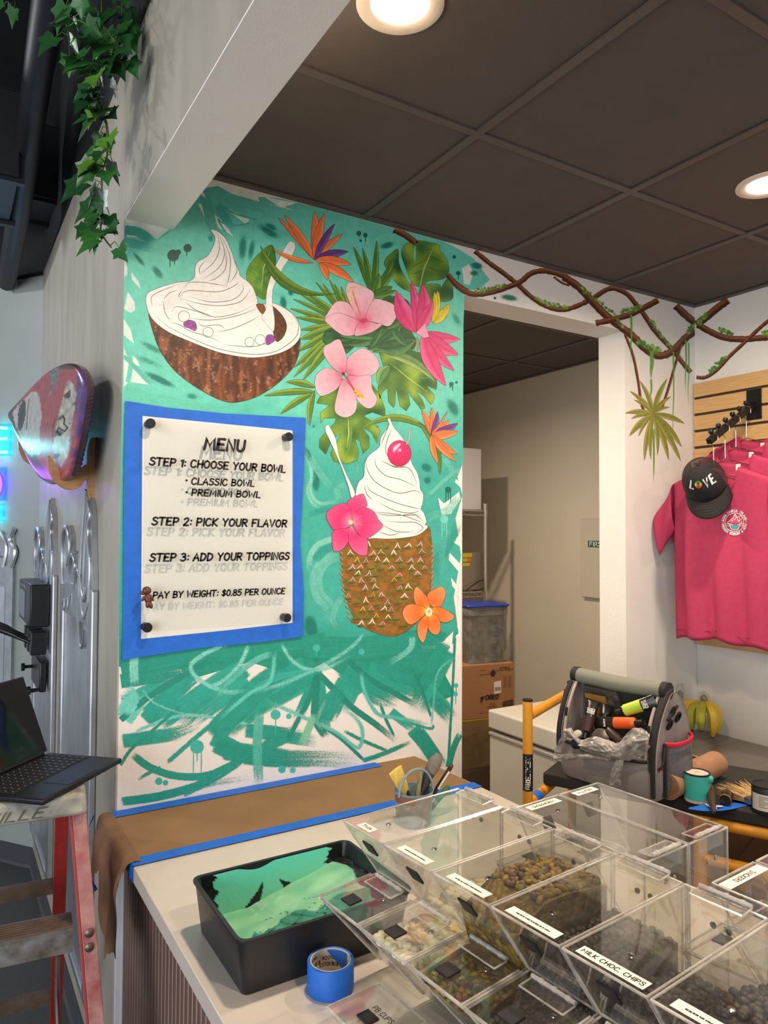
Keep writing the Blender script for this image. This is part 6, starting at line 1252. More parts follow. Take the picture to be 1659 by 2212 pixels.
# pieces lying against the slanted fronts
def against_front(F, src, z0, z1, sz, label, group, lim):
    pts = [(z0+sz*i, .012+sz*j) for i in range(int((z1-z0)/sz)+1) for j in range(int((BW-.020)/sz)+1)]; random.shuffle(pts)
    for i, (z, b) in enumerate(pts[:lim]):
        o = src[i % len(src)].copy(); COL.objects.link(o); o.location = F(a_slant(z)+.0075, b+random.uniform(-.3, .3)*sz, z); o.rotation_euler = (random.uniform(-.6, .6), random.uniform(-.6, .6), random.uniform(0, 6.28)); o['label'] = label; o['group'] = group
def some(pre): return [o for o in COL.objects if o.name.startswith(pre) and 'group' in o.keys()][:8]
against_front(FR_[2], some('pistachio'), 1.088, 1.135, .0102, 'shelled pistachio nut pressed against the slanted front of its bin', 'pistachios against the slanted front', 50)
against_front(FR_[1], some('yogurt_chip'), 1.086, 1.096, .0125, 'creamy white chip pressed against the slanted front of its bin', 'white chips against the slanted front', 9)
against_front(FR_[3], some('dark_chip'), 1.088, 1.108, .0108, 'small dark chip pressed against the slanted front of its bin', 'dark chips against the slanted front', 24)
# low bin under the lips, marked PB CUPS
Fp = bin_frame((.098, -1.088), A5); t = thing('topping_bin', 'low clear bin lettered PB CUPS in front of the taller bins', 'topping bin', Fp(.07, .05, ZC))
m = MB(); m.hexa([Fp(.02, .003, ZC+.0005), Fp(.095, .003, ZC+.0005), Fp(.095, .111, ZC+.0005), Fp(.02, .111, ZC+.0005)], [Fp(0, 0, .950), Fp(.100, 0, .950), Fp(.100, .114, .950), Fp(0, .114, .950)]); m.m(1)
cs = [Fp(0, 0, .950), Fp(.100, 0, .950), Fp(.100, .114, .950), Fp(0, .114, .950)]
for i in range(4): bar(m, cs[i], cs[(i+1) % 4], .0018)
build('bin_body', m, ['acrylic', 'acrylic_edge'], t, smooth=30)
m = MB(); m.prism([Fp(-.002, -.001, .9522), Fp(.098, -.001, .9522), Fp(.098, .115, .9522), Fp(-.002, .115, .9522)], (0, 0, .0024)); m.m(1); cs = [p+Vector((0, 0, .0012)) for p in (Fp(-.002, -.001, .9522), Fp(.098, -.001, .9522), Fp(.098, .115, .9522), Fp(-.002, .115, .9522))]
for i in range(4): bar(m, cs[i], cs[(i+1) % 4], .0016)
build('hatch_lid', m, ['acrylic', 'acrylic_edge'], t, smooth=30)
lettering('lid_text', 'PB CUPS', .0095, .0012, lambda u, v: Fp(.050+v, .044+u, .9552), 'label_ink', t, width=.045)
m = MB(); m.prism([Fp(.020, .046, .9552), Fp(.042, .046, .9552), Fp(.042, .074, .9552), Fp(.020, .074, .9552)], (0, 0, .003)); build('magnet_pad', m, 'magnet_black', t, smooth=0)
# ================================================================== slat board, hook arm, shirts, cap
mat('slat_wood', (214, 176, 120), .5, c2=(196, 150, 96), vs=7, stretch=(1, 1.2, 26), var=.02); mat('slat_groove', (70, 54, 40), .7); mat('black_metal', (22, 22, 24), .4, .3); mat('shirt_pink', (176, 50, 86), .85, var=.07, vs=60, bump=.10, bs=700); mat('hanger_steel', (190, 184, 176), .2, 1); mat('white_tag', (232, 226, 222), .6)
sl = thing('slat_board', 'pale wood slatwall board mounted on the right wall', 'slatwall', (RX-.01, -.6, 1.18))
SZ0, SZ1 = 1.182, 2.383; pit = .0762
m = MB(); m.box((RX-.012, -1.25, SZ0), (RX-.0006, -.006, SZ1)); build('backing', m, 'slat_groove', sl, smooth=0)
z = SZ1
while z > SZ0+.02: m = MB(); m.box((RX-.022, -1.25, max(SZ0, z-pit+.012)), (RX-.0122, -.006, z)); build('slat', m, 'slat_wood', sl, smooth=0); z -= pit
HY = -.300; tipx = 2.225; TZ = 2.070; HX0 = RX-.024; HZ0 = 2.262
hk = thing('display_hook', 'black slanted display arm with knobs hooked into the slatwall board', 'display hook', (HX0, HY, HZ0))
m = MB(); m.box((RX-.0272, HY-.034, HZ0-.085), (RX-.0223, HY+.034, HZ0+.045)); build('mount_plate', m, 'black_metal', hk, bevel=.002)
ad = Vector((tipx-HX0, 0, TZ-HZ0+.01)); m = MB(); o = Vector((RX-.0275, HY, HZ0-.02)); up_ = Vector((-ad.z, 0, ad.x)).normalized()*-1
if up_.z < 0: up_ = -up_
b = [o+Vector((0, s*.012, 0))+up_*h for s, h in ((-1, -.012), (1, -.012), (1, .012), (-1, .012))]; m.hexa(b, [p+ad for p in b]); build('arm', m, 'black_metal', hk, bevel=.002)
for i in range(6): p = o+ad*(.16+.155*i)+up_*.012; m = MB(); m.lathe([(.004, 0), (.004, .008), (.0095, .013), (.011, .020), (.0085, .027), (.0001, .030)], 12, Matrix.Translation(p)); build('knob', m, 'black_metal', hk)

def shirt_half(s, v):   # half width and hem shape of a hanging T-shirt, v 0 at shoulder .. 1 at hem
    return .205+.012*(1-v)+.006*sin(v*9+s)
def make_shirt(x, cy, zt, label, logo=False, tagp=True):
    # built as a hollow front and back with sleeves; hangs in the y-z plane, front towards -x
    t = thing('t_shirt', label, 't-shirt', (x, cy, zt), 0, 'pink shirts on the display arm')
    Ht = .70; hw = .215; nk = .085
    def prof(s):   # outline of one half (y offset to side s), list of (y, z) from neck down to hem
        return None
    def sheet(front):
        m = MB(); n = 44; r = 40
        def pt(u, v):
            # u -1..1 across, v 0 shoulder..1 hem
            a = abs(u); sh = -.050*max(0, (a*hw-nk)/(hw-nk)) if a*hw > nk else 0
            neck = (-(.115 if front else .030)*sqrt(max(0, 1-(a*hw/nk)**2))) if a*hw < nk else 0
            ztop = zt+sh+neck; zb = zt-Ht+.012*cos(u*2.2)-.006*sin(u*8+x*30); z = ztop+(zb-ztop)*v
            wv = (1-.04*v); y = cy+u*hw*wv
            dep = .030*sqrt(max(0, 1-u*u))*(.35+.65*min(1, v*1.6)); fold = min(1, v*1.3)*(.014*sin(u*9.5+1+v*1.5+x*20)+.0025*sin(u*21+v*3)); fold *= (1-a**4)
            return Vector((x-(dep+fold if front else -dep*.6+fold*.3), y, z))
        m.grid(n, r, lambda i, j: pt(i*2-1, j)); return m
    f = build('front', sheet(True), 'shirt_pink', t, smooth=180, solid=.0016); bk = build('back', sheet(False), 'shirt_pink', t, smooth=180, solid=.0016)
    for s in (-1, 1):
        A0 = Vector((x, cy+s*hw, zt-.050)); A1 = Vector((x, cy+s*(hw-.006), zt-.235)); 
        def slv(u, v, s=s):
            a = 2*pi*u; c = A0.lerp(A1, .5-.5*cos(a)); e = Vector((0, s*(.088+.012*cos(a)), -.128+.018*cos(a))); d = .022*sin(a)*(1-.3*v)
            q = c+e*v; q.z += -.016*sin(pi*v)*(.5+.5*cos(a)); pinch = 1-.22*v
            mid = A0.lerp(A1, .5)+Vector((0, s*.088, -.128))*v; q = mid+(q-mid)*pinch; q.x += d+.004*sin(7*v+a*2); return q
        m = MB(); m.grid(28, 12, slv); build('sleeve', m, 'shirt_pink', t, smooth=180, solid=.0016)
    # ribbed collar
    pts = [Vector((x-.012*sqrt(max(0, 1-(c)**2))-.002, cy+nk*c, zt-.115*sqrt(max(0, 1-c*c)))) for c in [-1+i/12 for i in range(25)]]
    m = MB(); m.tube(pts, .007, 8, flat=.35); build('collar', m, 'shirt_pink', t)
    pts = [Vector((x+.008, cy+nk*c, zt-.030*sqrt(max(0, 1-c*c)))) for c in [-1+i/12 for i in range(25)]]; m = MB(); m.tube(pts, .007, 8, flat=.35); build('collar', m, 'shirt_pink', t)
    m = MB(); pts = [Vector((x-.026*sqrt(max(0, 1-u*u))-.007*sin(u*9.5+2.5+x*20)*(1-u**4)-.0035, cy+u*hw*.96, zt-Ht+.036+.012*cos(u*2.2)-.006*sin(u*8+x*30))) for u in [-1+i/20 for i in range(41)]]; m.tube(pts, .0012, 6); build('hem_seam', m, 'shirt_pink', t)
    if tagp: m = MB(); m.box((x+.0015, cy-.030, zt-.075), (x+.0030, cy-.010, zt-.034)); build('neck_tag', m, 'white_tag', t, smooth=0)
    return t
def make_hanger(x, cy, zt, hz, label):
    # hook over the arm, sloping shoulders hidden in the shirt
    t = thing('hanger', label, 'hanger', (x, cy, hz), 0, 'chrome hangers on the display arm'); m = MB()
    m.tube(spline([(x, cy-.020, hz+.004), (x, cy-.018, hz+.024), (x, cy, hz+.036), (x, cy+.019, hz+.022), (x, cy+.012, hz-.006), (x, cy, hz-.022), (x, cy, hz-.05), (x, cy, zt-.006)], 5), .0016, 8); build('hook', m, 'hanger_steel', t)
    m = MB(); m.tube([(x, cy, zt-.008), (x, cy-.10, zt-.040), (x, cy-.185, zt-.075)], .0016, 8); m.tube([(x, cy, zt-.008), (x, cy+.10, zt-.040), (x, cy+.185, zt-.075)], .0016, 8); build('shoulder_wire', m, 'hanger_steel', t); return t
arm_at = lambda x: (o+ad*((x-o.x)/ad.x)).z+.012/up_.z*1.0
for i, (x, cy, dz, lb) in enumerate(((2.252, -.325, .125, 'front pink T-shirt with a round white shop emblem on its chest'), (2.330, -.335, .115, 'pink T-shirt hanging second on the arm, directly behind the front one'), (2.405, -.345, .105, 'pink T-shirt hanging third on the arm, neck tag showing'), (2.480, -.35, .105, 'rearmost pink T-shirt, closest to the slatwall'))):
    hz = arm_at(x)-.030; zt = hz-dz+.012
    make_hanger(x, -.300+.0*i, zt, hz, ('chrome hanger of the front T-shirt', 'chrome hanger second on the arm', 'chrome hanger third on the arm', 'chrome hanger nearest the slatwall')[i])
    sh = make_shirt(x, cy, zt, lb, i == 0, i > 0)
    if i == 0: SX, SCY, SZT, SH = x, cy, zt, sh
# emblem on the chest of the front shirt
mat('print_white', (236, 228, 228), .7); mat('print_teal', (70, 150, 158), .7); mat('print_red', (214, 62, 96), .7)
def on_shirt(py, pz):
    u = (py-SCY)/.215; v = min(1, max(0, (SZT-pz)/.70)); dep = .030*sqrt(max(0, 1-u*u))*(.35+.65*min(1, v*1.6)); fold = min(1, v*1.3)*(.014*sin(u*9.5+1+v*1.5+SX*20)+.0025*sin(u*21+v*3))*(1-u**4)
    return Vector((SX-dep-fold-.0026, py, pz))
c0 = W('x', SX-.025, 1585, 1128); ER = .0335
E_ = lambda u, v: on_shirt(c0.y-u*1.5, c0.z+v*1.5)
m = MB(); ribbon(m, [(ER*.72*cos(i*pi/24), ER*.72*sin(i*pi/24)) for i in range(49)], .0016, E_, False)
for pts in ([(-.016, .002), (-.018, -.001), (-.008, -.006), (.008, -.006), (.018, -.001), (.016, .003)], [(-.012, -.005), (-.008, -.018), (.007, -.018), (.012, -.005)], [(-.015, .001), (-.010, .006), (-.004, .012), (0, .021), (.006, .012), (.007, .005), (.013, .000)], [(0, .020), (.003, .012), (-.002, .007), (-.008, .003)], [(.010, .002), (.020, .011)], [(.010, .004), (.012, .013)], [(-.023, -.004), (-.013, -.005)], [(-.022, -.009), (-.012, -.010)], [(.013, -.005), (.023, -.004)], [(.012, -.010), (.021, -.009)], [(.008, .013), (.013, .017), (.017, .014)]): ribbon(m, [(p.x, p.y) for p in spline([(a, b, 0) for a, b in pts], 4)], .0014, E_)
SF_ = [c for c in SH.children if c.name.startswith('front')][0]; build('emblem_outline', m, 'print_white', SF_, smooth=0)
EF = lambda u, v: E_(u, v)+Vector((.0006, 0, 0))
m = MB(); m.ngon([EF(u, v) for u, v in ((-.011, -.006), (-.008, -.0175), (.007, -.0175), (.011, -.006))]); build('emblem_bowl', m, 'print_teal', SF_, smooth=0)
m = MB(); m.ngon([EF(u, v) for u, v in ((-.012, -.004), (-.010, .005), (-.004, .011), (0, .019), (.005, .011), (.007, .004), (.012, -.003))]); build('emblem_swirl', m, 'print_red', SF_, smooth=0)
def arc_text(txt, R, a0, a1, inward, h):
    m = MB(); n = len(txt)
    for i, ch in enumerate(txt):
        if ch == ' ': continue
        a = a0+(a1-a0)*i/(n-1); st, tw = strokes(ch, h, 0)
        for s in st:
            pts = []
            for u, v in s:
                u -= tw/2; rr = R+v if not inward else R+h-v; an = a-u/R if not inward else a+u/R; pts.append((rr*cos(an), rr*sin(an)))
            ribbon(m, pts, .0016, E_)
    build('emblem_text', m, 'print_white', SF_, smooth=0)
arc_text('ANNA MARIA ISLAND', ER*.82, radians(172), radians(14), False, .0060); arc_text('FROZEN YOGURT & ACAI', ER*.82, radians(192), radians(350), True, .0060)
m = MB()
for a in (183, 3): ribbon(m, [(ER*.92*cos(radians(a)), ER*.92*sin(radians(a))), (ER*.92*cos(radians(a))+.0004, ER*.92*sin(radians(a)))], .0022, E_)
build('emblem_dots', m, 'print_white', SF_, smooth=0)

# black cap hung on the front hanger
mat('cap_black', (24, 22, 22), .85, bump=.1, bs=500); mat('cap_mesh', (34, 28, 28), .9, alpha=.78, bump=.3, bs=900); mat('cap_print', (206, 208, 214), .6); vcol_mat('cap_disc', .6)
cc = W('x', SX-.078, 1524, 1046); cp = thing('cap', 'black trucker cap with LOVE lettering hung in front of the pink shirts', 'cap', cc)
fwd_ = Vector((-.50, -.46, -.74)).normalized(); rt = Vector((.50, -.80, .33)).normalized(); rt = (rt-fwd_*rt.dot(fwd_)).normalized(); upc = rt.cross(fwd_)*-1
if upc.z < 0: upc = -upc
C3 = lambda a, b, c: cc+rt*a+fwd_*b+upc*c      # a right, b towards the brim, c crown top
RXc, RYc, RZc = .082, .094, .112
def dome(t, h, k=1): # t angle round (0 = front), h 0 rim..1 top
    r = cos(h*pi/2)**.75; return C3(RXc*sin(t)*r*k, (RYc*cos(t))*r*k, RZc*sin(h*pi/2)**.9*k)
m = MB(); m.grid(24, 14, lambda u, v: dome(-1.15+2.3*u, v)); build('front_panel', m, 'cap_black', cp, smooth=180, solid=.003)
m = MB(); m.grid(30, 14, lambda u, v: dome(1.15+u*1.55, v) if True else 0); m.grid(30, 14, lambda u, v: dome(-1.15-u*1.55, v)); build('mesh_back', m, 'cap_mesh', cp, smooth=180)
m = MB(); m.grid(20, 8, lambda u, v: dome(2.70+u*.883, .38+.62*v)); build('mesh_top', m, 'cap_mesh', cp, smooth=180)
m = MB(); m.tube([dome(2.6+i/10*1.08, .02) for i in range(11)], .006, 6); build('snap_strap', m, 'cap_black', cp)
m = MB(); m.grid(24, 8, lambda u, v: (lambda t: C3(RXc*1.0*sin(t)*(1+.06*v), RYc*cos(t)*(1-.0)+v*(.070*cos(t*.95)+.004), -.004-.020*v*v-.018*(sin(t)**2)*v))(-1.3+2.6*u)); build('brim', m, 'cap_black', cp, smooth=180, solid=.004)
for i in range(5): m = MB(); v = .22+.15*i; m.tube([(lambda t: C3(RXc*sin(t)*(1+.06*v), RYc*cos(t)+v*(.070*cos(t*.95)+.004), -.0015-.020*v*v-.018*(sin(t)**2)*v))(-1.15+2.3*j/20) for j in range(21)], .0009, 5); build('brim_stitch', m, 'cap_black', cp)
m = MB(); m.lathe([(.006, 0), (.005, .004), (.0001, .005)], 12, Matrix.Translation(dome(0, 1)) @ Vector((0, 0, 1)).rotation_difference(upc).to_matrix().to_4x4()); build('top_button', m, 'cap_black', cp)
def capfn(u, v): t = u/.080; h = .30+v/.150; return dome(t, h, 1.035)
st, tw = strokes('L', .032, 0); m = MB()
for txt, x0 in (('L', -.056), ('V', .006), ('E', .038)):
    st, tw = strokes(txt, .034, .12)
    for s in st: ribbon(m, [(x0+a, b+.008) for a, b in s], .0072, capfn, False)
build('love_lettering', m, 'cap_print', cp, smooth=0)
m = MB()
for c, lo, hi in (((196, 60, 40), .0, .33), ((214, 184, 50), .33, .66), ((70, 140, 60), .66, 1)):
    m.color(c); pts = []
    for i in range(9): v = lo+(hi-lo)*i/8; pts.append((-.016-.015*sqrt(max(0, 1-(2*v-1)**2)), v))
    for i in range(9): v = hi-(hi-lo)*i/8; pts.append((-.016+.015*sqrt(max(0, 1-(2*v-1)**2)), v))
    k = len(m.v); ctr = m.vert(capfn(-.016, .01+.030*(lo+hi)/2)); ids = [m.vert(capfn(a, .01+.030*b)) for a, b in pts]
    for i in range(len(ids)): m.face((ctr, ids[i], ids[(i+1) % len(ids)]))
build('striped_disc', m, 'cap_disc', cp, smooth=0)
m = MB(); cf2 = lambda u, v: dome(u/.080, .30+v/.150, 1.042)
ribbon(m, [(-.016, .012), (-.015, .024)], .0020, cf2)
for dx, dy in ((-.009, -.002), (-.007, .005), (0, .007), (.007, .004), (.009, -.003)): ribbon(m, [(-.015, .026), (-.015+dx*.6, .028+dy), (-.015+dx, .026+dy*.6)], .0022, cf2)
build('palm_print', m, 'cap_black', cp, smooth=0)

# ================================================================== steel table and bananas
mat('table_steel', (150, 142, 132), .32, .8, var=.1, vs=4, stretch=(1, 8, 1)); mat('table_leg', (120, 116, 110), .35, .8)
st_ = thing('steel_table', 'stainless steel work table along the right wall', 'table', (2.37, -.35, 0))
m = MB(); m.box((2.185, -.70, .772), (RX-.0008, -.004, .792)); m.box((2.185, -.70, .735), (2.200, -.004, .7722)); build('table_top', m, 'table_steel', st_, bevel=.003)
for x, y in ((2.21, -.06), (2.53, -.06), (2.21, -.66), (2.53, -.66)): m = MB(); m.tube([(x, y, .001), (x, y, .7715)], .018, 12); build('leg', m, 'table_leg', st_)
m = MB(); m.box((2.20, -.69, .22), (2.545, -.03, .245)); build('shelf', m, 'table_steel', st_)
mat('banana_yellow', (206, 172, 44), .5, c2=(222, 190, 66), vs=14, var=.12); mat('banana_green', (146, 158, 50), .55, c2=(196, 176, 52), vs=8, var=.05); mat('banana_tip', (48, 36, 26), .7); mat('banana_stem', (126, 118, 62), .7, var=.3, vs=40); clear_mat('stretch_film', (250, 250, 250), .08, 2.5, .6, .08, .03)
def banana(t, stem, mid, tip, r=.0185):
    sp = spline([stem, stem.lerp(mid, .5)+(mid-stem.lerp(tip, .5))*.25, mid, mid.lerp(tip, .55)+(mid-stem.lerp(tip, .5))*.18, tip], 5); n = len(sp); m = MB()
    m.tube(sp, [1.14*r*min(1, .35+2.6*i/n, .28+2.8*(n-1-i)/n) for i in range(n)], 6); b = build('banana', m, 'banana_green' if r > .0186 else 'banana_yellow', t, smooth=50)
    m = MB(); d = (sp[-1]-sp[-2]).normalized(); m.tube([sp[-1]-d*.001, sp[-1]+d*.005], [.0065, .0055], 8); build('blossom_tip', m, 'banana_tip', b, smooth=40)
ZT_ = .792
def bunch(base, spec, label):
    t = thing('banana_bunch', label, 'bananas', base, 0, 'banana bunches on the steel table'); S = Vector(base)+Vector((0, 0, .162))
    m = MB(); m.tube([S+Vector((.004, 0, -.012)), S+Vector((0, 0, .010)), S+Vector((-.004, .004, .022))], [.013, .016, .011], 10); build('crown', m, 'banana_stem', t)
    for dx, dy, zt2, md, r in spec:
        tip = Vector(base)+Vector((dx, dy, zt2)); mid = S.lerp(tip, .5)+Vector((dx*md, dy*md, .02)); banana(t, S+Vector((dx*.12, dy*.12, -.006)), mid, tip, r)
    return t
bb = W('z', ZT_, 1535, 1592); bb.x = 2.44
b1 = bunch((bb.x, bb.y+.0, ZT_+.001), ((-.050, .045, .024, .5, .0182), (-.070, .010, .045, .5, .0188), (-.066, -.030, .050, .5, .0188), (-.030, -.060, .024, .6, .0182), (-.035, .055, .028, .8, .0184), (.015, -.045, .030, .6, .0182)), 'large bunch of yellow green bananas in stretch film, right of the tool bag')
m = MB(); m.tube([(bb.x, bb.y, ZT_+.140), (bb.x, bb.y, ZT_+.165), (bb.x-.003, bb.y, ZT_+.18), (bb.x, bb.y+.01, ZT_+.20)], [.024, .020, .024, .012], 12); build('film_wrap', m, 'stretch_film', b1, smooth=60)
b2y = W('x', 2.44, 1480, 1560).y
b2 = bunch((2.43, b2y+.02, ZT_+.001), ((-.045, -.035, .030, .6, .0182), (-.055, .010, .026, .6, .0182), (.0, .05, .028, .6, .0182)), 'smaller banana bunch in stretch film, half hidden by the tool bag')
m = MB(); m.tube([(2.43, b2y+.02, ZT_+.10), (2.428, b2y+.02, ZT_+.15), (2.43, b2y+.02, ZT_+.18), (2.427, b2y+.03, ZT_+.21)], [.040, .028, .022, .026], 12); build('film_wrap', m, 'stretch_film', b2, smooth=60)

# ================================================================== yellow scaffold with a black platform
mat('scaffold_yellow', (222, 146, 20), .5, c2=(214, 150, 44), vs=30, var=.12, bump=.05, bs=80); mat('platform_black', (38, 36, 34), .8, var=.25, vs=14); mat('decal_black', (20, 20, 22), .4); mat('decal_white', (226, 222, 210), .5)
PZ = .85; PWD = .45; e1 = Vector((.44, -.898, 0)).normalized(); e2 = Vector((.898, .44, 0)).normalized()
PC = W('z', PZ, 1172, 1668)
SF = thing('scaffold', 'yellow rolling scaffold with a black platform full of painting gear', 'scaffold', (PC.x, PC.y, 0))
G = lambda a, b, z: Vector((PC.x, PC.y, 0))+e1*a+e2*b+Vector((0, 0, z))
m = MB(); m.hexa([G(0, 0, PZ-.042), G(1.5, 0, PZ-.042), G(1.5, PWD, PZ-.042), G(0, PWD, PZ-.042)], [G(0, 0, PZ), G(1.5, 0, PZ), G(1.5, PWD, PZ), G(0, PWD, PZ)]); build('platform', m, 'platform_black', SF, bevel=.008, seg=3)
pp = W('z', PZ, 1140, 1697); dv_ = pp-Vector((PC.x, PC.y, PZ)); pa, pb = dv_.dot(e1), dv_.dot(e2)
ztop = 1.10
q = W('y', pp.y, 1137, 1512); ztop = q.z
for b in (pb, pb+.46):
    m = MB(); m.tube([G(pa, b, .06), G(pa, b, ztop if b == pb else ztop-.02)], .0165, 16); build('post', m, 'scaffold_yellow', SF)
    m = MB(); m.lathe([(.0168, 0), (.0168, .006), (.0001, .0062)], 16, Matrix.Translation(G(pa, b, ztop-.004 if b == pb else ztop-.024))); build('post_cap', m, 'black_metal', SF)
    m = MB(); m.ball(G(pa, b, .05), (.045, .045, .05), 14, 8); build('caster', m, 'machine_black', SF)
for z in (ztop-.055, PZ-.06, .35): m = MB(); m.tube([G(pa, pb+.014, z), G(pa, pb+.446, z)], .0165, 14); build('end_rail', m, 'scaffold_yellow', SF)
# decal on the near post
MP = Matrix.Translation(G(pa, pb, 0)); th0 = atan2(CAM.y-G(pa, pb, 0).y, CAM.x-G(pa, pb, 0).x)
zA = W('y', pp.y, 1138, 1627).z; zB = W('y', pp.y, 1140, 1706).z
m = MB(); m.lathe([(.0169, zB), (.0169, zA)], 24, MP @ Matrix.Rotation(th0-1.3, 4, 'Z'), arc=3.2, cap=False); dec = build('decal', m, 'decal_black', SF)
lettering('decal_text', 'METALTECH', .0145, .0032, lambda u, v: MP @ Vector((.0173*cos(th0-.35+(v)/.0173), .0173*sin(th0-.35+(v)/.0173), zA-.010-u)), 'decal_white', dec, slant=.2, width=(zA-zB)*.74)
for i in range(5): m = MB(); z = zB+.006+.007*i; m.lathe([(.0172, z), (.0172, z+.0035)], 12, MP @ Matrix.Rotation(th0-.6+.05*i, 4, 'Z'), arc=.9, cap=False); build('decal_stripe', m, 'decal_white', dec)
m = MB(); A = G(pa, pb+.05, PZ-.06); m.tube([A, A+e2*.05], .0172, 14); build('tape_band', m, 'painter_tape', SF)
# side frame under the near edge
a2 = (W('z', PZ-.06, 1512, 1772)-Vector((PC.x, PC.y, PZ))).dot(e1)
for z, r in ((PZ-.062, .018), (PZ-.18, .018)):
    m = MB(); m.tube([G(a2, .014, z), G(1.46, .014, z)], r, 14); build('side_rail', m, 'scaffold_yellow', SF)
m = MB(); m.tube([G(a2, .014, PZ-.043), G(a2, .014, PZ-.27)], .020, 14); build('bracket_post', m, 'scaffold_yellow', SF)
m = MB(); m.tube([G(a2, .014, PZ-.27), G(a2, .014, PZ-.30)], .017, 14); build('bracket_foot', m, 'scaffold_yellow', SF)
m = MB(); m.tube([G(1.43, .014, .06), G(1.43, .014, PZ-.043)], .0165, 14); m.tube([G(1.43, .43, .06), G(1.43, .43, PZ-.043)], .0165, 14); build('far_posts', m, 'scaffold_yellow', SF)
for b in (.014, .43): m = MB(); m.ball(G(1.43, b, .05), (.045, .045, .05), 14, 8); build('caster', m, 'machine_black', SF)

# ---- grey tool bag
mat('bag_grey', (142, 134, 132), .85, bump=.15, bs=500, var=.04, vs=20); mat('bag_olive', (122, 124, 112), .8, bump=.08, bs=400); mat('bag_inside', (62, 66, 62), .85); mat('zip_black', (26, 24, 25), .7, bump=.2, bs=600); mat('bag_red', (196, 28, 62), .7); mat('bag_piping', (172, 158, 150), .7); mat('pocket_mesh', (92, 90, 96), .85, bump=.4, bs=600, var=.2, vs=90); mat('buckle_black', (18, 18, 19), .25)
g1 = Vector((.13, -.99, 0)).normalized(); g2 = Vector((.99, .13, 0)).normalized(); BO = W('z', PZ, 1204, 1672); BO = Vector((BO.x, BO.y, PZ))
BS_ = .945
KB = lambda a, b, h: BO+g1*(a*BS_)+g2*(b*BS_*1.08)+Vector((0, 0, h*BS_+.0006))
bagw, bagd = .385, .235
BG = thing('tool_bag', 'open grey tool bag with black zippers and red trim, standing on the scaffold platform', 'tool bag', KB(.19, .12, 0))
def rr(a0, a1, b0, b1, r, h): return [KB(p.x, p.y, h) for p in rrect(a0, a1, b0, b1, r, 0, 4)]
m = MB(); loft(m, [rr(.008, bagw-.008, .012, bagd-.012, .03, 0), rr(0, bagw, 0, bagd, .035, .03), rr(0, bagw, -.004, bagd, .035, .09), rr(.004, bagw-.004, .004, bagd, .03, .135), rr(.012, bagw-.012, .014, bagd-.004, .03, .137), rr(.014, bagw-.014, .018, bagd-.008, .03, .03)], True, True); build('base_pocket', m, 'bag_grey', BG, smooth=60)
def endp(a, s):
    # end panel, narrower towards the handle
    o = [(.0, .10), (.002, .17), (.02, .24), (.05, .30), (.078, .338), (.10, .352), (.13, .350), (.165, .325), (.20, .27), (.222, .19), (bagd-.004, .10)]
    m = MB(); m.prism([KB(a, b, h) for b, h in o], g1*s); return m
for a, s in ((.004, .012), (bagw-.016, .012)): build('end_panel', endp(a, s), 'bag_grey', BG, bevel=.004)
m = MB(); m.hexa([KB(.016, bagd-.022, .10), KB(bagw-.016, bagd-.022, .10), KB(bagw-.016, bagd-.006, .10), KB(.016, bagd-.006, .10)], [KB(.016, .125, .345), KB(bagw-.016, .125, .345), KB(bagw-.016, .137, .347), KB(.016, .137, .347)]); build('back_panel', m, 'bag_inside', BG, smooth=0)
hp = [KB(-.0, .095, .345), KB(.02, .095, .352), KB(.19, .095, .344), KB(bagw-.02, .095, .352), KB(bagw, .095, .345)]
m = MB(); m.tube(spline([KB(.022, .095, .352), KB(.10, .095, .350), KB(.19, .095, .347), KB(.28, .095, .350), KB(bagw-.022, .095, .352)], 4), .026, 18); build('handle_tube', m, 'bag_olive', BG)
for a in (.012, bagw-.014): m = MB(); m.tube([KB(a-.010, .095, .352), KB(a+.012, .095, .352)], .0285, 16); build('handle_end', m, 'zip_black', BG)
edge = [(.002, .105), (.004, .17), (.022, .24), (.05, .298), (.072, .33)]
for a in (.008, bagw-.008): m = MB(); m.tube(spline([KB(a, b-.003, h) for b, h in edge], 4), .0085, 10); build('zipper', m, 'zip_black', BG)
for a in (.026, bagw-.030): m = MB(); m.tube(spline([KB(a, b+.004, h) for b, h in edge], 4), .0055, 8); build('opening_trim', m, 'bag_piping', BG)
edge2 = [(-.002, .02), (-.004, .10), (.0, .17), (.020, .245), (.052, .305), (.085, .345), (.11, .354)]
m = MB(); m.tube(spline([KB(bagw-.001, b, h) for b, h in edge2], 4), .0075, 8); build('piping', m, 'zip_black', BG)
m = MB(); m.tube(spline([KB(bagw+.001, b+.014, h-.004) for b, h in edge2[1:]], 4), .0028, 8); build('piping', m, 'bag_piping', BG)
m = MB(); m.tube(spline([KB(.02, .002, .128), KB(.12, -.004, .120), KB(.2, -.005, .116), KB(.3, -.004, .122), KB(.36, .002, .13)], 5), .0055, 8); build('front_zip', m, 'zip_black', BG)
for a, b, h in ((bagw-.030, .030, .245), (.026, .030, .245)): m = MB(); m.tube([KB(a, b-.010, h), KB(a, b-.014, h-.030)], .0055, 8); build('zip_pull', m, 'zip_black', BG)
m = MB(); m.grid(16, 14, lambda u, v: KB(bagw+.0015+.040*sin(pi*u)**.6*(.35+.65*sin(pi*min(1, .15+v*.85))), .060+.150*u, .012+.170*v)); sp_ = build('side_pocket', m, 'pocket_mesh', BG, smooth=180)
m = MB(); m.tube(spline([KB(bagw+.002, .060, .183), KB(bagw+.026, .085, .182), KB(bagw+.034, .135, .184), KB(bagw+.026, .185, .190), KB(bagw+.002, .210, .194)], 4), .0075, 8, flat=.6); build('pocket_trim', m, 'bag_red', sp_)
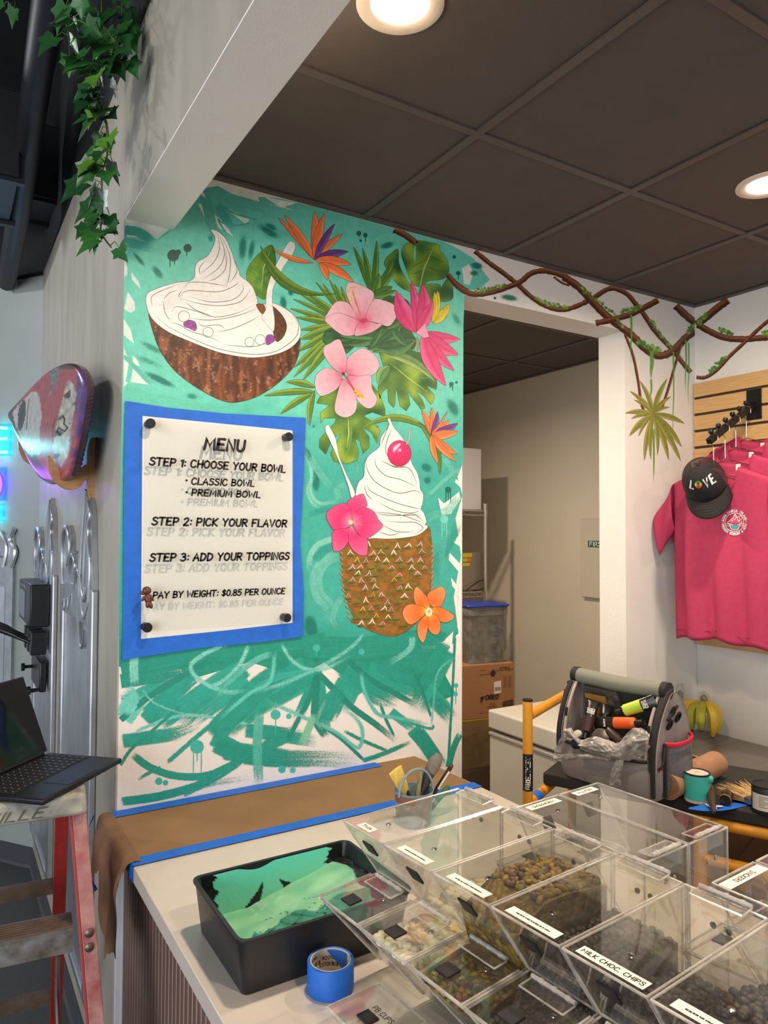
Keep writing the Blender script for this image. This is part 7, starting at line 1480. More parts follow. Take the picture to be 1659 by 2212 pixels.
m = MB(); m.tube([KB(bagw+.004, .058, .012), KB(bagw+.005, .057, .185)], .0055, 8); build('pocket_edge', m, 'zip_black', sp_)
m = MB(); m.tube(spline([KB(bagw+.004, .060, .18), KB(bagw+.010, .045, .155), KB(bagw+.012, .035, .13), KB(bagw+.012, .026, .118), KB(bagw+.004, .022, .108)], 4), .0065, 8, flat=.6); build('side_strap', m, 'zip_black', BG)
m = MB(); m.tube([KB(bagw+.006, .020, .104), KB(bagw+.006, .040, .112)], .0035, 8); build('strap_trim', m, 'bag_red', BG)
for b, h in ((.105, .285), (.135, .262), (.085, .245)):
    m = MB(); m.tube([KB(bagw+.006+.006*sin(t), b+.010*cos(t), h+.016*sin(t)) for t in [i*pi/8 for i in range(16)]], .0038, 8, closed=True); build('snap_hook', m, 'buckle_black', BG)
m = MB(); m.tube([KB(bagw+.004, .075, .26), KB(bagw+.008, .105, .285), KB(bagw+.006, .13, .30)], .006, 8, flat=.6); build('hook_strap', m, 'zip_black', BG)
m = MB(); m.tube(spline([KB(-.006, .10, .185), KB(-.030, .12, .180), KB(-.032, .17, .184), KB(-.004, .20, .19)], 4), .007, 8, flat=.6); build('pocket_trim', m, 'bag_red', BG)
m = MB(); m.grid(10, 8, lambda u, v: KB(-.0015-.030*sin(pi*u)**.6*(.4+.6*v), .10+.10*u, .03+.15*v)); build('side_pocket', m, 'pocket_mesh', BG, smooth=180)
m = MB(); m.tube(spline([KB(-.004, .05, .30), KB(-.012, .05, .25), KB(-.006, .05, .20)], 4), .004, 8); build('carry_loop', m, 'zip_black', BG)
# things in the bag
mat('tube_black', (24, 22, 22), .25); mat('tube_lime', (178, 204, 60), .4); mat('tube_orange', (232, 92, 36), .4); mat('tube_brown', (58, 38, 34), .3); mat('print_pale', (220, 216, 206), .5); mat('card_yellow', (206, 150, 40), .5); clear_mat('clamshell', (244, 240, 234), .06, 3, .7, .06, .03); mat('jar_lid', (92, 84, 78), .3, .6); mat('jar_dark', (40, 30, 26), .3)
def paint_tube(label, cap, tail_, r, cols, band, txt=None):
    cap = Vector(cap); tail_ = Vector(tail_); d = (tail_-cap); L = d.length; d.normalize(); x = d.orthogonal().normalized(); y = d.cross(x)
    cv = (CAM-cap).normalized(); y = (cv-d*cv.dot(d)).normalized(); x = y.cross(d)     # flat crimped end faces the room
    t = thing('paint_tube', label, 'paint tube', cap, 0, 'paint tubes in the bag')
    def ring(f, w, h): return [cap+d*(L*f)+x*(w*cos(a))+y*(h*sin(a)) for a in [2*pi*i/18 for i in range(18)]]
    m = MB(); loft(m, [ring(0, r*.62, r*.62), ring(.14, r*.62, r*.62)], True, True); build('cap', m, 'tube_black', t)
    m = MB(); loft(m, [ring(.145, r*.6, r*.6), ring(.19, r, r), ring(band[0], r*1.0, r*.96)], True, False); build('shoulder', m, cols[0], t)
    m = MB(); loft(m, [ring(band[0], r*1.005, r*.96), ring(band[1], r*1.06, r*.7)], False, False); build('colour_band', m, cols[1], t)
    m = MB(); loft(m, [ring(band[1], r*1.06, r*.7), ring(.95, r*1.12, r*.22), ring(1, r*1.12, r*.08)], False, True); build('crimped_end', m, cols[2], t)
    if txt:
        fb = (band[1]+1)/2-.06
        for i, w in enumerate(txt): lettering('tube_text', w, r*.40, r*.10, lambda u, v, i=i: cap+d*(L*(fb-.07*i)+v*1.0)+x*u*(-1)+y*(r*.62), 'print_pale', t, align='c', width=r*1.3)
    return t
BQ = lambda px, py, b: Wp(KB(0, b, 0), g2, px, py)
paint_tube('lime green tube of acrylic paint lying at the top right in the bag', BQ(1333, 1540, .035), BQ(1416, 1514, .055), .019, ('tube_black', 'tube_lime', 'tube_black'), (.22, .66), ('BASICS', 'ACRYLIC'))
paint_tube('orange and black tube of acrylic paint in the middle of the bag', BQ(1390, 1562, .010), BQ(1284, 1561, .035), .018, ('tube_orange', 'tube_orange', 'tube_black'), (.22, .56), ('BASICS',))
paint_tube('dark brown tube of acrylic paint standing upside down at the left of the bag', BQ(1264, 1594, .004), BQ(1281, 1514, .045), .019, ('tube_brown', 'tube_brown', 'tube_black'), (.25, .58), ('BASICS', 'ACRYLIC'))
paint_tube('black tube of paint leaning behind the brown and orange tubes', BQ(1300, 1572, .060), BQ(1312, 1522, .085), .018, ('tube_black', 'tube_black', 'tube_black'), (.3, .6), None)
def jar(label, c, ax, r, h, m1, m2):
    t = thing('paint_jar', label, 'jar', c, 0, 'jars in the bag'); M_ = Matrix.Translation(c) @ Vector((0, 0, 1)).rotation_difference(Vector(ax).normalized()).to_matrix().to_4x4()
    m = MB(); m.lathe([(.0001, -h), (r*.95, -h), (r*.95, -.004)], 24, M_); build('glass', m, m1, t); m = MB(); m.lathe([(r, -.012), (r, -.001), (r*.92, 0), (.0001, .0005)], 28, M_); build('lid', m, m2, t)
jar('jar with a grey metal lid in the middle of the bag, under the orange tube', BQ(1297, 1592, -.004), (-.8, -.35, .45), .029, .045, 'jar_dark', 'jar_lid'); jar('small jar with a black lid poking out at the left of the bag', BQ(1242, 1607, -.020), (-.9, -.2, .2), .0165, .04, 'jar_dark', 'tube_black'); jar('small jar with a brown lid beside the black lidded jar', BQ(1260, 1614, -.014), (-.9, -.3, .2), .0150, .035, 'jar_dark', 'tube_brown'); jar('jar with a pale lid deep at the left of the bag', BQ(1247, 1584, .03), (-.6, -.2, .7), .015, .04, 'jar_dark', 'print_pale')
t = thing('bottle', 'reddish brown plastic bottle lying under the orange tube', 'bottle', BQ(1330, 1590, .01)); m = MB(); m.tube([BQ(1316, 1578, .02), BQ(1333, 1594, .005), BQ(1342, 1604, .0)], [.015, .016, .016], 14); build('bottle_body', m, 'tube_brown', t)
t = thing('clamshell_pack', 'clear plastic clamshell package with a yellow card at the back of the bag', 'package', KB(.1, .1, .2))
m = MB(); m.hexa([KB(.034, .150, .14), KB(.185, .150, .14), KB(.185, .170, .14), KB(.034, .170, .14)], [KB(.034, .086, .318), KB(.185, .086, .318), KB(.185, .104, .322), KB(.034, .104, .322)]); build('clear_shell', m, 'clamshell', t, bevel=.008, seg=3)
m = MB(); m.hexa([KB(.040, .152, .145), KB(.128, .152, .145), KB(.128, .156, .145), KB(.040, .156, .145)], [KB(.040, .103, .285), KB(.128, .103, .285), KB(.128, .107, .287), KB(.040, .107, .287)]); build('yellow_card', m, 'card_yellow', t, smooth=0)
m = MB(); m.hexa([KB(.042, .1125, .255), KB(.120, .1125, .242), KB(.120, .1135, .242), KB(.042, .1135, .255)], [KB(.042, .107, .270), KB(.110, .107, .262), KB(.110, .108, .262), KB(.042, .108, .270)]); build('card_stripe', m, 'tube_black', t, smooth=0)
# crumpled grocery bag hanging over the front edge
clear_mat('grocery_film', (214, 210, 208), .07, 2.5, .3, .3, .46, (206, 198, 194))
t = thing('plastic_bag', 'crumpled translucent grey grocery bag draped over the front of the tool bag', 'plastic bag', KB(.15, -.03, .12))
ZQ = zf(1180, 1420, 5.184)
def film(top, bot, b0, bulge, sd, nu=40, nv=18):
    # crumpled sheet between two edges seen in the bag's front
    T3 = [BQ(x, y, b0) for x, y in ZQ(*top)]; B3 = [BQ(x, y, b0) for x, y in ZQ(*bot)]
    T3 = spline(T3, 8); B3 = spline(B3, 8); at = lambda P, u: P[min(int(u*(len(P)-1)), len(P)-2)].lerp(P[min(int(u*(len(P)-1)), len(P)-2)+1], u*(len(P)-1)-min(int(u*(len(P)-1)), len(P)-2))
    def fn(u, v):
        p = at(T3, u).lerp(at(B3, u), v); c = 1-abs(noise.noise(Vector((u*5+v*3, v*2.5-u*2, sd))))*2; c2 = 1-abs(noise.noise(Vector((u*11-v*6, v*6+u*3, sd+4))))*2
        return p-g2*(bulge*sin(pi*v)+.009*c+.004*c2)+Vector((0, 0, .004*c2))
    m = MB(); m.grid(nu, nv, fn); build('film', m, 'grocery_film', t, smooth=70)
film((420, 930, 560, 890, 700, 930, 810, 960, 900, 880, 990, 800, 1090, 800, 1185, 870), (440, 1050, 560, 1090, 720, 1140, 830, 1160, 930, 1160, 1040, 1130, 1110, 1100, 1190, 1000), -.020, .026, 1, 54, 24)
film((235, 800, 290, 790, 350, 860, 410, 930, 440, 960), (210, 850, 270, 860, 320, 910, 380, 970, 430, 1050), -.018, .012, 4, 30, 12)
film((225, 800, 190, 880, 140, 980, 110, 1070, 160, 1120), (255, 860, 230, 940, 195, 1020, 170, 1080, 190, 1100), -.022, .010, 6, 30, 10)
film((90, 1090, 180, 1090, 330, 1075, 480, 1085, 640, 1120, 760, 1140), (150, 1165, 220, 1170, 350, 1150, 500, 1140, 650, 1150, 760, 1150), -.026, .008, 8, 44, 8)
film((790, 1150, 830, 1150, 890, 1150), (715, 1440, 790, 1430, 860, 1430), -.030, .008, 12, 16, 26)

# ---- rest of the gear on the platform
mat('roll_kraft', (158, 118, 88), .75, var=.05, vs=20); mat('roll_kraft_edge', (132, 98, 72), .8, var=.25, vs=60)
rl = thing('paper_roll', 'roll of brown kraft paper lying on the scaffold platform, right of the tool bag', 'paper roll', W('z', PZ, 1440, 1724))
R0 = .0445; R0 = .0415; A = W('z', PZ+R0, 1441, 1699); Bq = A+Vector((.34, .06, 0)); A = A+Vector((0, 0, .0006)); Bq.z = A.z
ax_ = (Bq-A); Mr = Matrix.Translation(A) @ Vector((0, 0, 1)).rotation_difference(ax_.normalized()).to_matrix().to_4x4()
m = MB(); m.lathe([(.014, .001), (.014, ax_.length-.001), (R0, ax_.length), (R0, 0), (.0410, 0), (.014, .001)], 44, Mr, cap=False); build('roll_body', m, 'roll_kraft', rl)
m = MB()
pts = []
for i in range(260): a = i*.22; r = .0145+.0265*i/259; pts.append(Mr @ Vector((r*cos(a), r*sin(a), -.0004+.0008*sin(a*.7))))
m.tube(pts, .0006, 4); build('wound_edge', m, 'roll_kraft_edge', rl)
mat('can_teal', (60, 176, 164), .35); mat('can_white', (214, 206, 196), .5, var=.05, vs=30); mat('can_rim', (60, 62, 60), .35, .6); mat('lid_splat', (220, 190, 168), .4, c2=(240, 214, 196), vs=30, var=.02); mat('lid_yellow', (236, 178, 30), .4); mat('can_blue', (30, 96, 136), .5)
def can(label, px, py, r, h, body, grp):
    c = W('z', PZ, px, py); t = thing('paint_can', label, 'paint can', c, 0, grp); M_ = Matrix.Translation(c+Vector((0, 0, .0006)))
    m = MB(); m.lathe([(r*.97, 0), (r, .002), (r, h-.004), (r*.98, h-.002)], 36, M_); build('can_body', m, body, t); m = MB(); m.lathe([(r*.86, h-.006), (r*.90, h), (r*1.02, h+.001), (r*1.03, h-.003), (r, h-.005)], 36, M_, cap=False); build('rim', m, 'can_rim', t)
    return t, M_, c
tc_, Mc, cc_ = can('small paint can dripping with teal paint on the scaffold platform', 1506, 1729, .0385, .088, 'can_white', 'paint cans on the platform')
m = MB(); m.lathe([(.0001, .0838), (.0335, .0836), (.0345, .085)], 30, Mc, cap=False); build('lid', m, 'lid_splat', tc_)
th1 = atan2(CAM.y-cc_.y, CAM.x-cc_.x)
m = MB(); m.grid(40, 14, lambda u, v: Mc @ Vector(((.0390+.0022*max(0, noise.noise(Vector((u*9, v*5, 1))))*(1-v))*cos(th1-2.3+4.6*u), (.0390+.0022*max(0, noise.noise(Vector((u*9, v*5, 1))))*(1-v))*sin(th1-2.3+4.6*u), .083-(.030+.044*(.5+.5*sin(u*2.6+.4)) if u > .15 else .03+.15*u)*v))); build('teal_paint', m, 'can_teal', tc_, smooth=180)
m = MB(); m.ball(Mc @ Vector((.0405*cos(th1+1.25), .0405*sin(th1+1.25), .074)), (.010, .009, .012), 10, 7); build('paint_clot', m, 'can_teal', tc_)
m = MB(); m.lathe([(.0388, .012), (.0389, .026)], 14, Mc @ Matrix.Rotation(th1-.25, 4, 'Z'), arc=1.3, cap=False); build('blue_band', m, 'can_blue', tc_)
m = MB(); m.ball(Mc @ Vector((.006, .004, .085)), (.007, .006, .003), 8, 5); build('yellow_drop', m, 'lid_yellow', tc_)
tw_, Mw, cw_ = can('dark paint can with a white printed label at the right edge of the platform', 1655, 1752, .0400, .080, 'can_rim', 'paint cans on the platform')
th2 = atan2(CAM.y-cw_.y, CAM.x-cw_.x); m = MB(); m.lathe([(.0403, .010), (.0403, .058)], 24, Mw @ Matrix.Rotation(th2-1.1, 4, 'Z'), arc=1.9, cap=False); build('label', m, 'can_white', tw_)
m = MB()
for i in range(7):
    z = .050-.005*i; n = 10; k = len(m.v)
    for j in range(n+1): a = th2-.5+(.9-.25*(i % 3))*j/n; m.vert(Mw @ Vector((.0406*cos(a), .0406*sin(a), z))); m.vert(Mw @ Vector((.0406*cos(a), .0406*sin(a), z+.0012)))
    for j in range(n): m.face((k+2*j, k+2*j+2, k+2*j+3, k+2*j+1))
build('label_print', m, 'can_rim', tw_, smooth=0)
m = MB(); m.lathe([(.0001, .0755), (.035, .0755)], 24, Mw, cap=False); build('lid', m, 'tube_black', tw_)
# marker, brush handle, chip brush, blue tape scrap
A = W('z', PZ+.019, 1566, 1730); t = thing('paint_roller', 'short black roller cover with a brown sleeve lying behind the brush handle', 'roller', A); d = Vector((.85, .42, .0)).normalized()
m = MB(); m.tube([A, A+d*.11], .0165, 16); build('cover', m, 'tube_black', t); m = MB(); m.tube([A+d*.002, A+d*.010], .0180, 16); m2 = m; build('brown_ring', m, 'roll_kraft_edge', t); m = MB(); m.tube([A+d*.03, A+d*.14], .0172, 12); build('sleeve', m, 'tube_brown', t)
A = W('z', PZ+.010, 1542, 1755); B = W('z', PZ+.045, 1532, 1693); t = thing('paint_brush', 'brown wooden brush handle pointing at the room, standing on the blue tape scrap', 'brush', A)
m = MB(); m.tube([A, A.lerp(B, .35), A.lerp(B, .7), B], [.005, .011, .012, .008], 14); build('handle', m, 'dark_wood', t)
mat('chip_bristle', (206, 178, 122), .75, c2=(178, 146, 92), vs=160, var=.05, stretch=(1, 1, 1), bump=.3, bs=300); mat('ferrule_bright', (176, 166, 156), .25, .9)
A = W('z', PZ+.016, 1625, 1725); B = W('z', PZ+.020, 1572, 1702); d = (B-A).normalized(); sd_ = Vector((-d.y, d.x, 0)); t = thing('chip_brush', 'wide brush with splayed blond bristles lying between roller and white can', 'brush', A)
m = MB()
for i in range(260):
    o_ = random.uniform(-1, 1); h = random.uniform(-1, 1); q0 = A+sd_*(o_*.030)+Vector((0, 0, h*.007)); ln = random.uniform(.06, .088); q1 = q0+d*ln+sd_*(o_*.030+random.uniform(-.006, .006))+Vector((0, 0, h*.012+random.uniform(-.004, .008))); q1.z = max(q1.z, PZ+.002); m.tube([q0, q0.lerp(q1, .6)+Vector((0, 0, .003)), q1], [.0013, .0011, .0004], 4)
m.hexa([A+sd_*s*.030+Vector((0, 0, h)) for s, h in ((-1, -.008), (1, -.008), (1, .008), (-1, .008))], [A+d*.055+sd_*s*.044+Vector((0, 0, h)) for s, h in ((-1, -.010), (1, -.010), (1, .012), (-1, .012))])
o = build('bristles', m, 'chip_bristle', t, smooth=40)
m = MB(); m.hexa([A-d*.034+sd_*s*.030+Vector((0, 0, h)) for s, h in ((-1, -.0095), (1, -.0095), (1, .0095), (-1, .0095))], [A+d*.004+sd_*s*.032+Vector((0, 0, h)) for s, h in ((-1, -.0095), (1, -.0095), (1, .0095), (-1, .0095))]); build('ferrule', m, 'ferrule_bright', t, bevel=.002)
m = MB(); m.hexa([A-d*.14+sd_*s*.012+Vector((0, 0, h)) for s, h in ((-1, -.006), (1, -.006), (1, .006), (-1, .006))], [A-d*.034+sd_*s*.028+Vector((0, 0, h)) for s, h in ((-1, -.008), (1, -.008), (1, .008), (-1, .008))]); build('handle', m, 'roll_kraft', t, bevel=.003)
ts = thing('tape_scrap', "scrap of blue painter's tape smeared with white paint at the platform edge", 'tape', W('z', PZ, 1550, 1750))
a0, a1 = W('z', PZ, 1488, 1746), W('z', PZ, 1622, 1738)
m = MB(); m.grid(24, 6, lambda u, v: (lambda p: p+Vector((0, 0, .0015+.004*sin(u*7)**2*(1-v))))(a0.lerp(a1, u)+Vector((-.058*sin(pi*min(1, .06+u*.9))*(v-.25), -.028*sin(pi*min(1, .06+u*.9))*(v-.25), 0)))); build('tape_piece', m, 'painter_tape', ts, smooth=180)
mat('wet_white', (226, 220, 214), .3)
c = a0.lerp(a1, .42)+Vector((-.012, -.006, .0075))
for i in range(5): m = MB(); an = random.uniform(0, 6.3); q0 = c+Vector((random.uniform(-.02, .02), random.uniform(-.02, .02), 0)); m.ball(q0, (.016, .006, .0012), 12, 6, Matrix.Rotation(an, 4, 'Z')); build('paint_smear', m, 'wet_white', ts)

# ---- boxes under the platform
mat('carton', (150, 104, 66), .75, var=.06, vs=10); mat('carton_dark', (118, 82, 54), .8, var=.1, vs=8)
def carton(name, label, c, sx, sy, sz, rz=0, m_='carton', grp='cardboard boxes by the scaffold'):
    t = thing(name, label, 'box', c, rz, grp); M_ = Matrix.Translation(c) @ Matrix.Rotation(rz, 4, 'Z'); m = MB(); m.cbox((0, 0, sz/2), (sx, sy, sz), M_); build('box_body', m, m_, t, bevel=.003)
    m = MB(); m.box((-sx/2+.002, -.0012-sy*0, sz+.0002), (sx/2-.002, .0012, sz+.0010), M_); build('flap_seam', m, 'carton_dark', t, smooth=0); return t, M_
carton('cardboard_box', 'large cardboard box under the scaffold platform, beside the counter', (1.86, -.62, .001), .42, .40, .50, .25)
carton('cardboard_box', 'flat cardboard box lying on top of the large one under the scaffold', (1.90, -.64, .5022), .30, .34, .13, .32)
carton('cardboard_box', 'cardboard box on the lower shelf of the steel table', (2.38, -.36, .246), .26, .42, .28, 0, 'carton_dark')
mat('dark_bin', (30, 32, 32), .5)
t = thing('equipment_case', 'black equipment case in the shade under the scaffold at the right edge', 'case', (1.98, -1.10, 0)); m = MB(); m.box((1.80, -1.32, .001), (2.17, -.88, .42)); build('case_body', m, 'dark_bin', t, bevel=.01); m = MB(); m.tube(spline([(1.82, -1.22, .425), (1.83, -1.18, .46), (1.83, -1.04, .46), (1.82, -1.0, .425)], 4), .008, 8); build('handle', m, 'dark_bin', t); m = MB(); m.box((1.797, -1.0, .26), (1.7998, -.93, .34)); build('sticker', m, 'label_white', t, smooth=0)
t = thing('cable', 'loop of pale cable lying on the black equipment case', 'cable', (1.95, -1.1, .42)); m = MB(); m.tube([(1.92+.06*cos(i*.32), -1.10+.07*sin(i*.32), .4235+.0008*i*.2) for i in range(40)], .003, 6); build('loop', m, 'label_white', t)
# ================================================================== back room
mat('freezer_white', (206, 202, 194), .4); mat('freezer_trim', (190, 186, 180), .3, .3); mat('badge_grey', (110, 106, 102), .4); mat('dark_print', (44, 32, 26), .7)
FZ = .81; fA = W('z', FZ, 1055, 1532); fx, fy1 = fA.x, fA.y; fy0 = .152; FW2 = .56
fr = thing('chest_freezer', 'white chest freezer in the back room behind the scaffold', 'freezer', (fx+FW2/2, (fy0+fy1)/2, 0))
m = MB(); m.box((fx+.004, fy0, .03), (fx+FW2, fy1-.004, FZ-.105)); build('cabinet', m, 'freezer_white', fr, bevel=.006, seg=3)
m = MB(); m.box((fx-.004, fy0-.002, FZ-.092), (fx+FW2+.004, fy1, FZ)); build('lid', m, 'freezer_white', fr, bevel=.010, seg=3)
m = MB(); m.box((fx-.002, fy0, FZ-.125), (fx+FW2, fy1-.002, FZ-.108)); build('front_trim', m, 'freezer_trim', fr, bevel=.004)
m = MB(); m.box((fx+.02, fy0+.01, FZ-.108), (fx+FW2-.01, fy1-.02, FZ-.0915)); build('gasket', m, 'badge_grey', fr, smooth=0)
for y in (fy0+.05, fy1-.05):
    m = MB(); m.lathe([(.02, 0), (.02, .0305)], 12, Matrix.Translation((fx+.06, y, 0))); build('foot', m, 'machine_black', fr)
q = W('x', fx+.004, 1067, 1590); lettering('badge', 'VISSANI', .013, .0022, lambda u, v: Vector((fx+.0034, q.y-u, q.z+v)), 'badge_grey', fr, width=.078)
# cartons stacked beyond the freezer, wrapped in film
mat('carton_yellow', (122, 96, 30), .7, var=.05, vs=8); mat('carton_tan', (152, 108, 70), .75, var=.05, vs=9); clear_mat('wrap_film', (240, 236, 228), .06, 2.5, .7, .1, .05)
rzb = radians(-10); cor = W('y', 1.02, 1110, 1431); ux = Vector((cos(rzb), sin(rzb), 0)); uy = Vector((-sin(rzb), cos(rzb), 0)); bw_, bd_ = .42, .38
hb = cor.z-W('y', 1.02, 1112, 1540).z
zb0 = W('y', 1.02, 1110, 1545).z
bl = Vector((cor.x, cor.y, 0))-ux*bw_
K2 = lambda a, b, z: bl+ux*a+uy*b+Vector((0, 0, z))
def box3(name, label, z0, z1, m_, grow=0):
    t = thing(name, label, 'box', K2(bw_/2, bd_/2, z0), 0, 'cartons stacked in the back room'); m = MB(); m.hexa([K2(-grow, -grow, z0), K2(bw_+grow, -grow, z0), K2(bw_+grow, bd_, z0), K2(-grow, bd_, z0)], [K2(-grow, -grow, z1), K2(bw_+grow, -grow, z1), K2(bw_+grow, bd_, z1), K2(-grow, bd_, z1)]); build('box_body', m, m_, t, bevel=.003); return t
ZT3 = cor.z; zb1 = zb0-.265
ob = box3('cookie_carton', 'brown carton with black cookie print, topmost of the stack beyond the freezer', zb0, ZT3, 'carton_tan')
yb = box3('carton', 'yellow carton under the brown cookie carton', zb1, zb0-.0006, 'carton_yellow', .01); box3('carton', 'dark brown carton at the bottom of the stack, on the floor', .001, zb1-.0006, 'carton_dark', .005)
fn = lambda u, v, d=.0008: K2(u, -d, zb0+v)
hh = ZT3-zb0; 
def bt(txt, u, v, h, w, width, slant=0, par=ob): lettering('carton_print', txt, h, w, lambda a, b: fn(u+a, v+b), 'dark_print', par, slant=slant, width=width)
bt('OREO', .235, hh*.34, .024, .0075, .082, .2); bt('02956', .328, hh*.86, .020, .0034, .066); bt('19320', .280, hh*.85, .011, .0018, .044); bt('.00', .397, hh*.86, .009, .0016, .016); bt('MEDIUM', .262, hh*.235, .007, .0013, .036); bt('COOKIE PIECES', .246, hh*.185, .007, .0013, .062); bt('NET WT 25 LBS', .202, hh*.09, .006, .0011, .08); bt('CAUTION', .202, hh*.88, .006, .0010, .036); bt('MEDIUM COOKIE PIECES', .202, hh*.80, .006, .0010, .082)
m = MB(); m.ngon([fn(a, hh*b, .0009) for a, b in ((.262, .82), (.285, .90), (.308, .81), (.297, .815), (.297, .76), (.272, .765), (.272, .82))]); build('up_arrow', m, 'dark_print', ob, smooth=0)
m = MB(); m.ngon([fn(a, hh*b, .0009) for a, b in ((.205, .40), (.236, .415), (.207, .27))]); build('corner_logo', m, 'dark_print', ob, smooth=0)
m = MB(); m.ngon([fn(a, hh*b, .0009) for a, b in ((.290, .66), (.336, .68), (.338, .45), (.292, .43))]); lb = build('shipping_label', m, 'label_white', ob, smooth=0)
m = MB()
for i in range(9): a = .297+.0042*i; m.ngon([fn(a, hh*.49, .0012), fn(a+.0016+.0012*(i % 2), hh*.49, .0012), fn(a+.0016+.0012*(i % 2), hh*.56, .0012), fn(a, hh*.56, .0012)])
build('barcode', m, 'dark_print', lb, smooth=0)
bt('02956', .316, hh*.59, .006, .001, .018)
m = MB()
for i in range(17): a = .345+.0042*i; m.ngon([fn(a, hh*.12+(a-.345)*.12, .0009), fn(a+.0016+.0011*(i % 3), hh*.12+(a-.345)*.12, .0009), fn(a+.0016+.0011*(i % 3), hh*.28+(a-.345)*.12, .0009), fn(a, hh*.28+(a-.345)*.12, .0009)])
build('barcode', m, 'dark_print', ob, smooth=0)
m = MB()
for i in range(9):
    for c in range(2): z = hh*(.74-.025*i); m.ngon([fn(.352+.030*c, z, .0009), fn(.352+.030*c+.018+.006*((i*7+c) % 2), z, .0009), fn(.352+.030*c+.018+.006*((i*7+c) % 2), z+.0022, .0009), fn(.352+.030*c, z+.0022, .0009)])
build('handling_print', m, 'dark_print', ob, smooth=0)
lettering('carton_print', 'MADE IN', .020, .0036, lambda a, b: K2(.30+a, -.0112, zb0-.10+b), 'dark_print', yb, width=.11)
tw = thing('stretch_wrap', 'clear stretch film wrapped round the stacked cartons', 'film', K2(.2, .1, zb1)); m = MB(); m.grid(30, 14, lambda u, v: K2(-.02+u*(bw_+.035), -.0165-.008*abs(noise.noise(Vector((u*8, v*6, 3)))), zb1-.10+v*(.345))); build('film', m, 'wrap_film', tw, smooth=60)
# clear food container with a blue lid on the cartons
clear_mat('food_container', (228, 228, 226), .06, 3, .6, .12, .14, (196, 196, 196)); mat('lid_blue', (34, 58, 160), .4); mat('mark_blue', (70, 84, 120), .5)
zc0 = ZT3+.0006; ct = W('y', 1.02, 1100, 1308).z
co = thing('food_container', 'clear square food container with a blue lid on top of the cartons', 'container', K2(.24, .16, zc0))
a0, a1 = .14, .395; b0_, b1_ = .02, .27
m = MB(); R4 = lambda a0, a1, b0, b1, r, z: [K2(p.x, p.y, z) for p in rrect(a0, a1, b0, b1, r, 0, 5)]
loft(m, [R4(a0+.012, a1-.012, b0_+.012, b1_-.012, .025, zc0), R4(a0+.004, a1-.004, b0_+.004, b1_-.004, .03, ct-.055), R4(a0-.006, a1+.006, b0_-.006, b1_+.006, .03, ct-.053), R4(a0-.006, a1+.006, b0_-.006, b1_+.006, .03, ct-.006)], True, False); build('tub', m, 'food_container', co, smooth=40, solid=.003)
m = MB(); loft(m, [R4(a0-.012, a1+.012, b0_-.012, b1_+.012, .03, ct-.006), R4(a0-.014, a1+.014, b0_-.014, b1_+.014, .03, ct), R4(a0-.012, a1+.012, b0_-.012, b1_+.012, .03, ct+.005), R4(a0+.01, a1-.01, b0_+.01, b1_-.01, .03, ct+.006)], True, True); build('lid', m, 'lid_blue', co, smooth=40)
m = MB(); hz = ct-.06-zc0
for i in range(9): z = zc0+hz*(.12+.09*i); m.ngon([K2(.300, b0_+.001, z), K2(.300+(.034 if i % 2 else .02), b0_+.001, z), K2(.300+(.034 if i % 2 else .02), b0_+.001, z+.0016), K2(.300, b0_+.001, z+.0016)])
m.ngon([K2(.320, b0_+.0005, zc0+hz*.1), K2(.3215, b0_+.0005, zc0+hz*.1), K2(.3215, b0_+.0005, zc0+hz*.95), K2(.320, b0_+.0005, zc0+hz*.95)]); build('measure_marks', m, 'mark_blue', co, smooth=0)
# chrome wire shelf with a white box, an appliance
mat('chrome', (200, 196, 190), .12, 1); mat('white_carton', (222, 222, 224), .5); mat('appliance_grey', (150, 142, 130), .35, .5); mat('caution_yellow', (206, 190, 30), .5); mat('caution_orange', (222, 120, 40), .5)
YS_ = 1.55; pp1 = W('y', YS_, 1048, 1095); pp2 = W('y', YS_, 1048, 1278); pz2 = W('y', YS_, 1048, 1104).z; pz3 = pp2.z
sh = thing('wire_shelf', 'chrome wire shelving unit half hidden behind the mural wall', 'shelf', (pp1.x-.4, YS_+.2, 0))
ptop = W('y', YS_, 1048, 1088).z
for dx, dy in ((0, 0), (-.9, 0), (0, .42), (-.9, .42)): m = MB(); m.tube([(pp1.x+dx, YS_+dy, .001), (pp1.x+dx, YS_+dy, ptop)], .013, 12); m.tube([(pp1.x+dx, YS_+dy, ptop), (pp1.x+dx, YS_+dy, ptop+.006)], [.0135, .009], 12); build('post', m, 'chrome', sh)
for z in (pz2, pz3, .45):
    m = MB(); x1 = pp1.x; x0 = x1-.9
    for y in (YS_, YS_+.42):
        m.tube([(x0, y, z), (x1, y, z)], .004, 6); m.tube([(x0, y, z-.028), (x1, y, z-.028)], .004, 6); n = 18; m.tube([(x0+.9*i/n, y, z-.028*(i % 2)) for i in range(n+1)], .0025, 5)
    for i in range(22): xx = x0+.9*(i+.5)/22; m.tube([(xx, YS_, z+.003), (xx, YS_+.42, z+.003)], .0022, 5)
    for y in (YS_, YS_+.42):
        for x in (x0, x1): m.tube([(x, y, z-.034), (x, y, z+.008)], .0155, 10)
    build('wire_deck', m, 'chrome', sh)
wz = pz2+.0056; c1 = W('y', YS_+.03, 1040, 970); t = thing('carton', 'plain white box standing on the top deck of the wire shelf', 'box', (c1.x-.2, YS_+.2, wz)); m = MB(); m.box((c1.x-.5, YS_+.03, wz), (c1.x, YS_+.38, c1.z)); build('box_body', m, 'white_carton', t, bevel=.004)
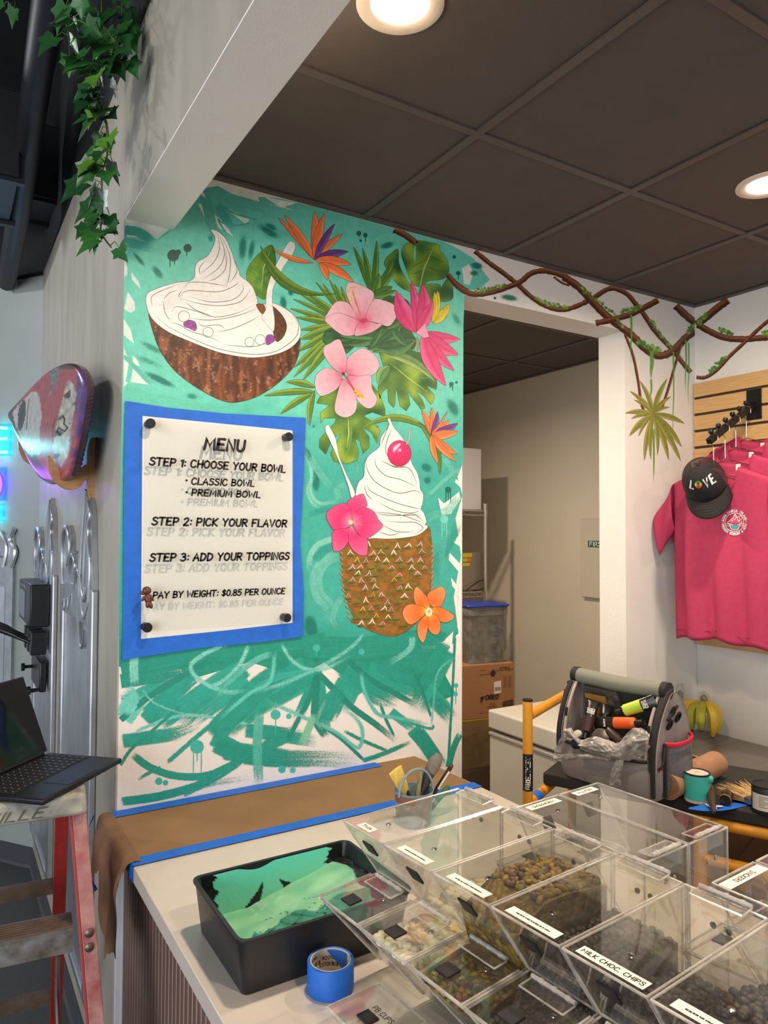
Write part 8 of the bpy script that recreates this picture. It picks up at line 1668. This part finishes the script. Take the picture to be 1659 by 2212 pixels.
wz = pz3+.0056; c2 = W('y', YS_+.04, 1038, 1193); t = thing('appliance', 'grey kitchen appliance with yellow caution stickers on the wire shelf', 'appliance', (c2.x-.2, YS_+.2, wz)); m = MB(); m.box((c2.x-.45, YS_+.04, wz), (c2.x, YS_+.36, c2.z)); build('housing', m, 'appliance_grey', t, bevel=.008)
for (x0, x1, y0, y1), mm in (((1000, 1020, 1195, 1204), 'caution_yellow'), ((1000, 1017, 1206, 1213), 'caution_yellow'), ((1000, 1015, 1216, 1223), 'caution_yellow'), ((1009, 1017, 1206, 1213), 'caution_orange')):
    A = W('y', YS_+.0392, x0, y1); B = W('y', YS_+.0392, x1, y0); m = MB(); o_ = .0006 if mm == 'caution_orange' else 0; m.box((A.x, YS_+.0385-o_, A.z), (B.x, YS_+.0398-o_, B.z)); build('caution_sticker', m, mm, t, smooth=0)
t = thing('cord', 'black power cord looped beside the grey appliance', 'cord', (c2.x, YS_+.02, wz)); m = MB(); m.tube(spline([(c2.x-.14, YS_+.018, wz+.004), (c2.x-.06, YS_+.014, wz+.05), (c2.x+.01, YS_+.016, wz+.07), (c2.x+.014, YS_+.02, wz+.03), (c2.x-.02, YS_+.016, wz+.006), (c2.x-.08, YS_+.018, wz+.004)], 5), .0035, 8); build('cable', m, 'machine_black', t)
# first aid cabinet on the side wall, cut off by the pillar
mat('cabinet_beige', (196, 188, 172), .45); mat('aid_green', (30, 88, 72), .5); mat('aid_text', (228, 232, 224), .5)
fa = W('x', BX, 1262, 1121); fb = W('x', BX, 1262, 1289); t = thing('first_aid_cabinet', 'beige first aid cabinet on the back room wall, partly hidden by the pillar', 'cabinet', (BX-.05, fa.y-.15, fb.z))
m = MB(); m.box((BX-.030, fa.y-.34, fb.z), (BX-.0006, fa.y, fa.z)); build('cabinet_body', m, 'cabinet_beige', t, bevel=.003); m = MB(); m.box((BX-.033, fa.y-.336, fb.z+.004), (BX-.0305, fa.y-.004, fa.z-.004)); build('door', m, 'cabinet_beige', t, bevel=.001)
g0 = W('x', BX-.034, 1270, 1182); g1_ = W('x', BX-.034, 1270, 1168); m = MB(); m.box((BX-.0338, g0.y-.25, g0.z), (BX-.0331, g0.y, g1_.z)); gs = build('sign_strip', m, 'aid_green', t, smooth=0)
lettering('sign_text', 'FIRST AID', (g1_.z-g0.z)*.62, .0052, lambda u, v: Vector((BX-.0341, g0.y-.012-u, g0.z+(g1_.z-g0.z)*.19+v)), 'aid_text', gs, width=.21)
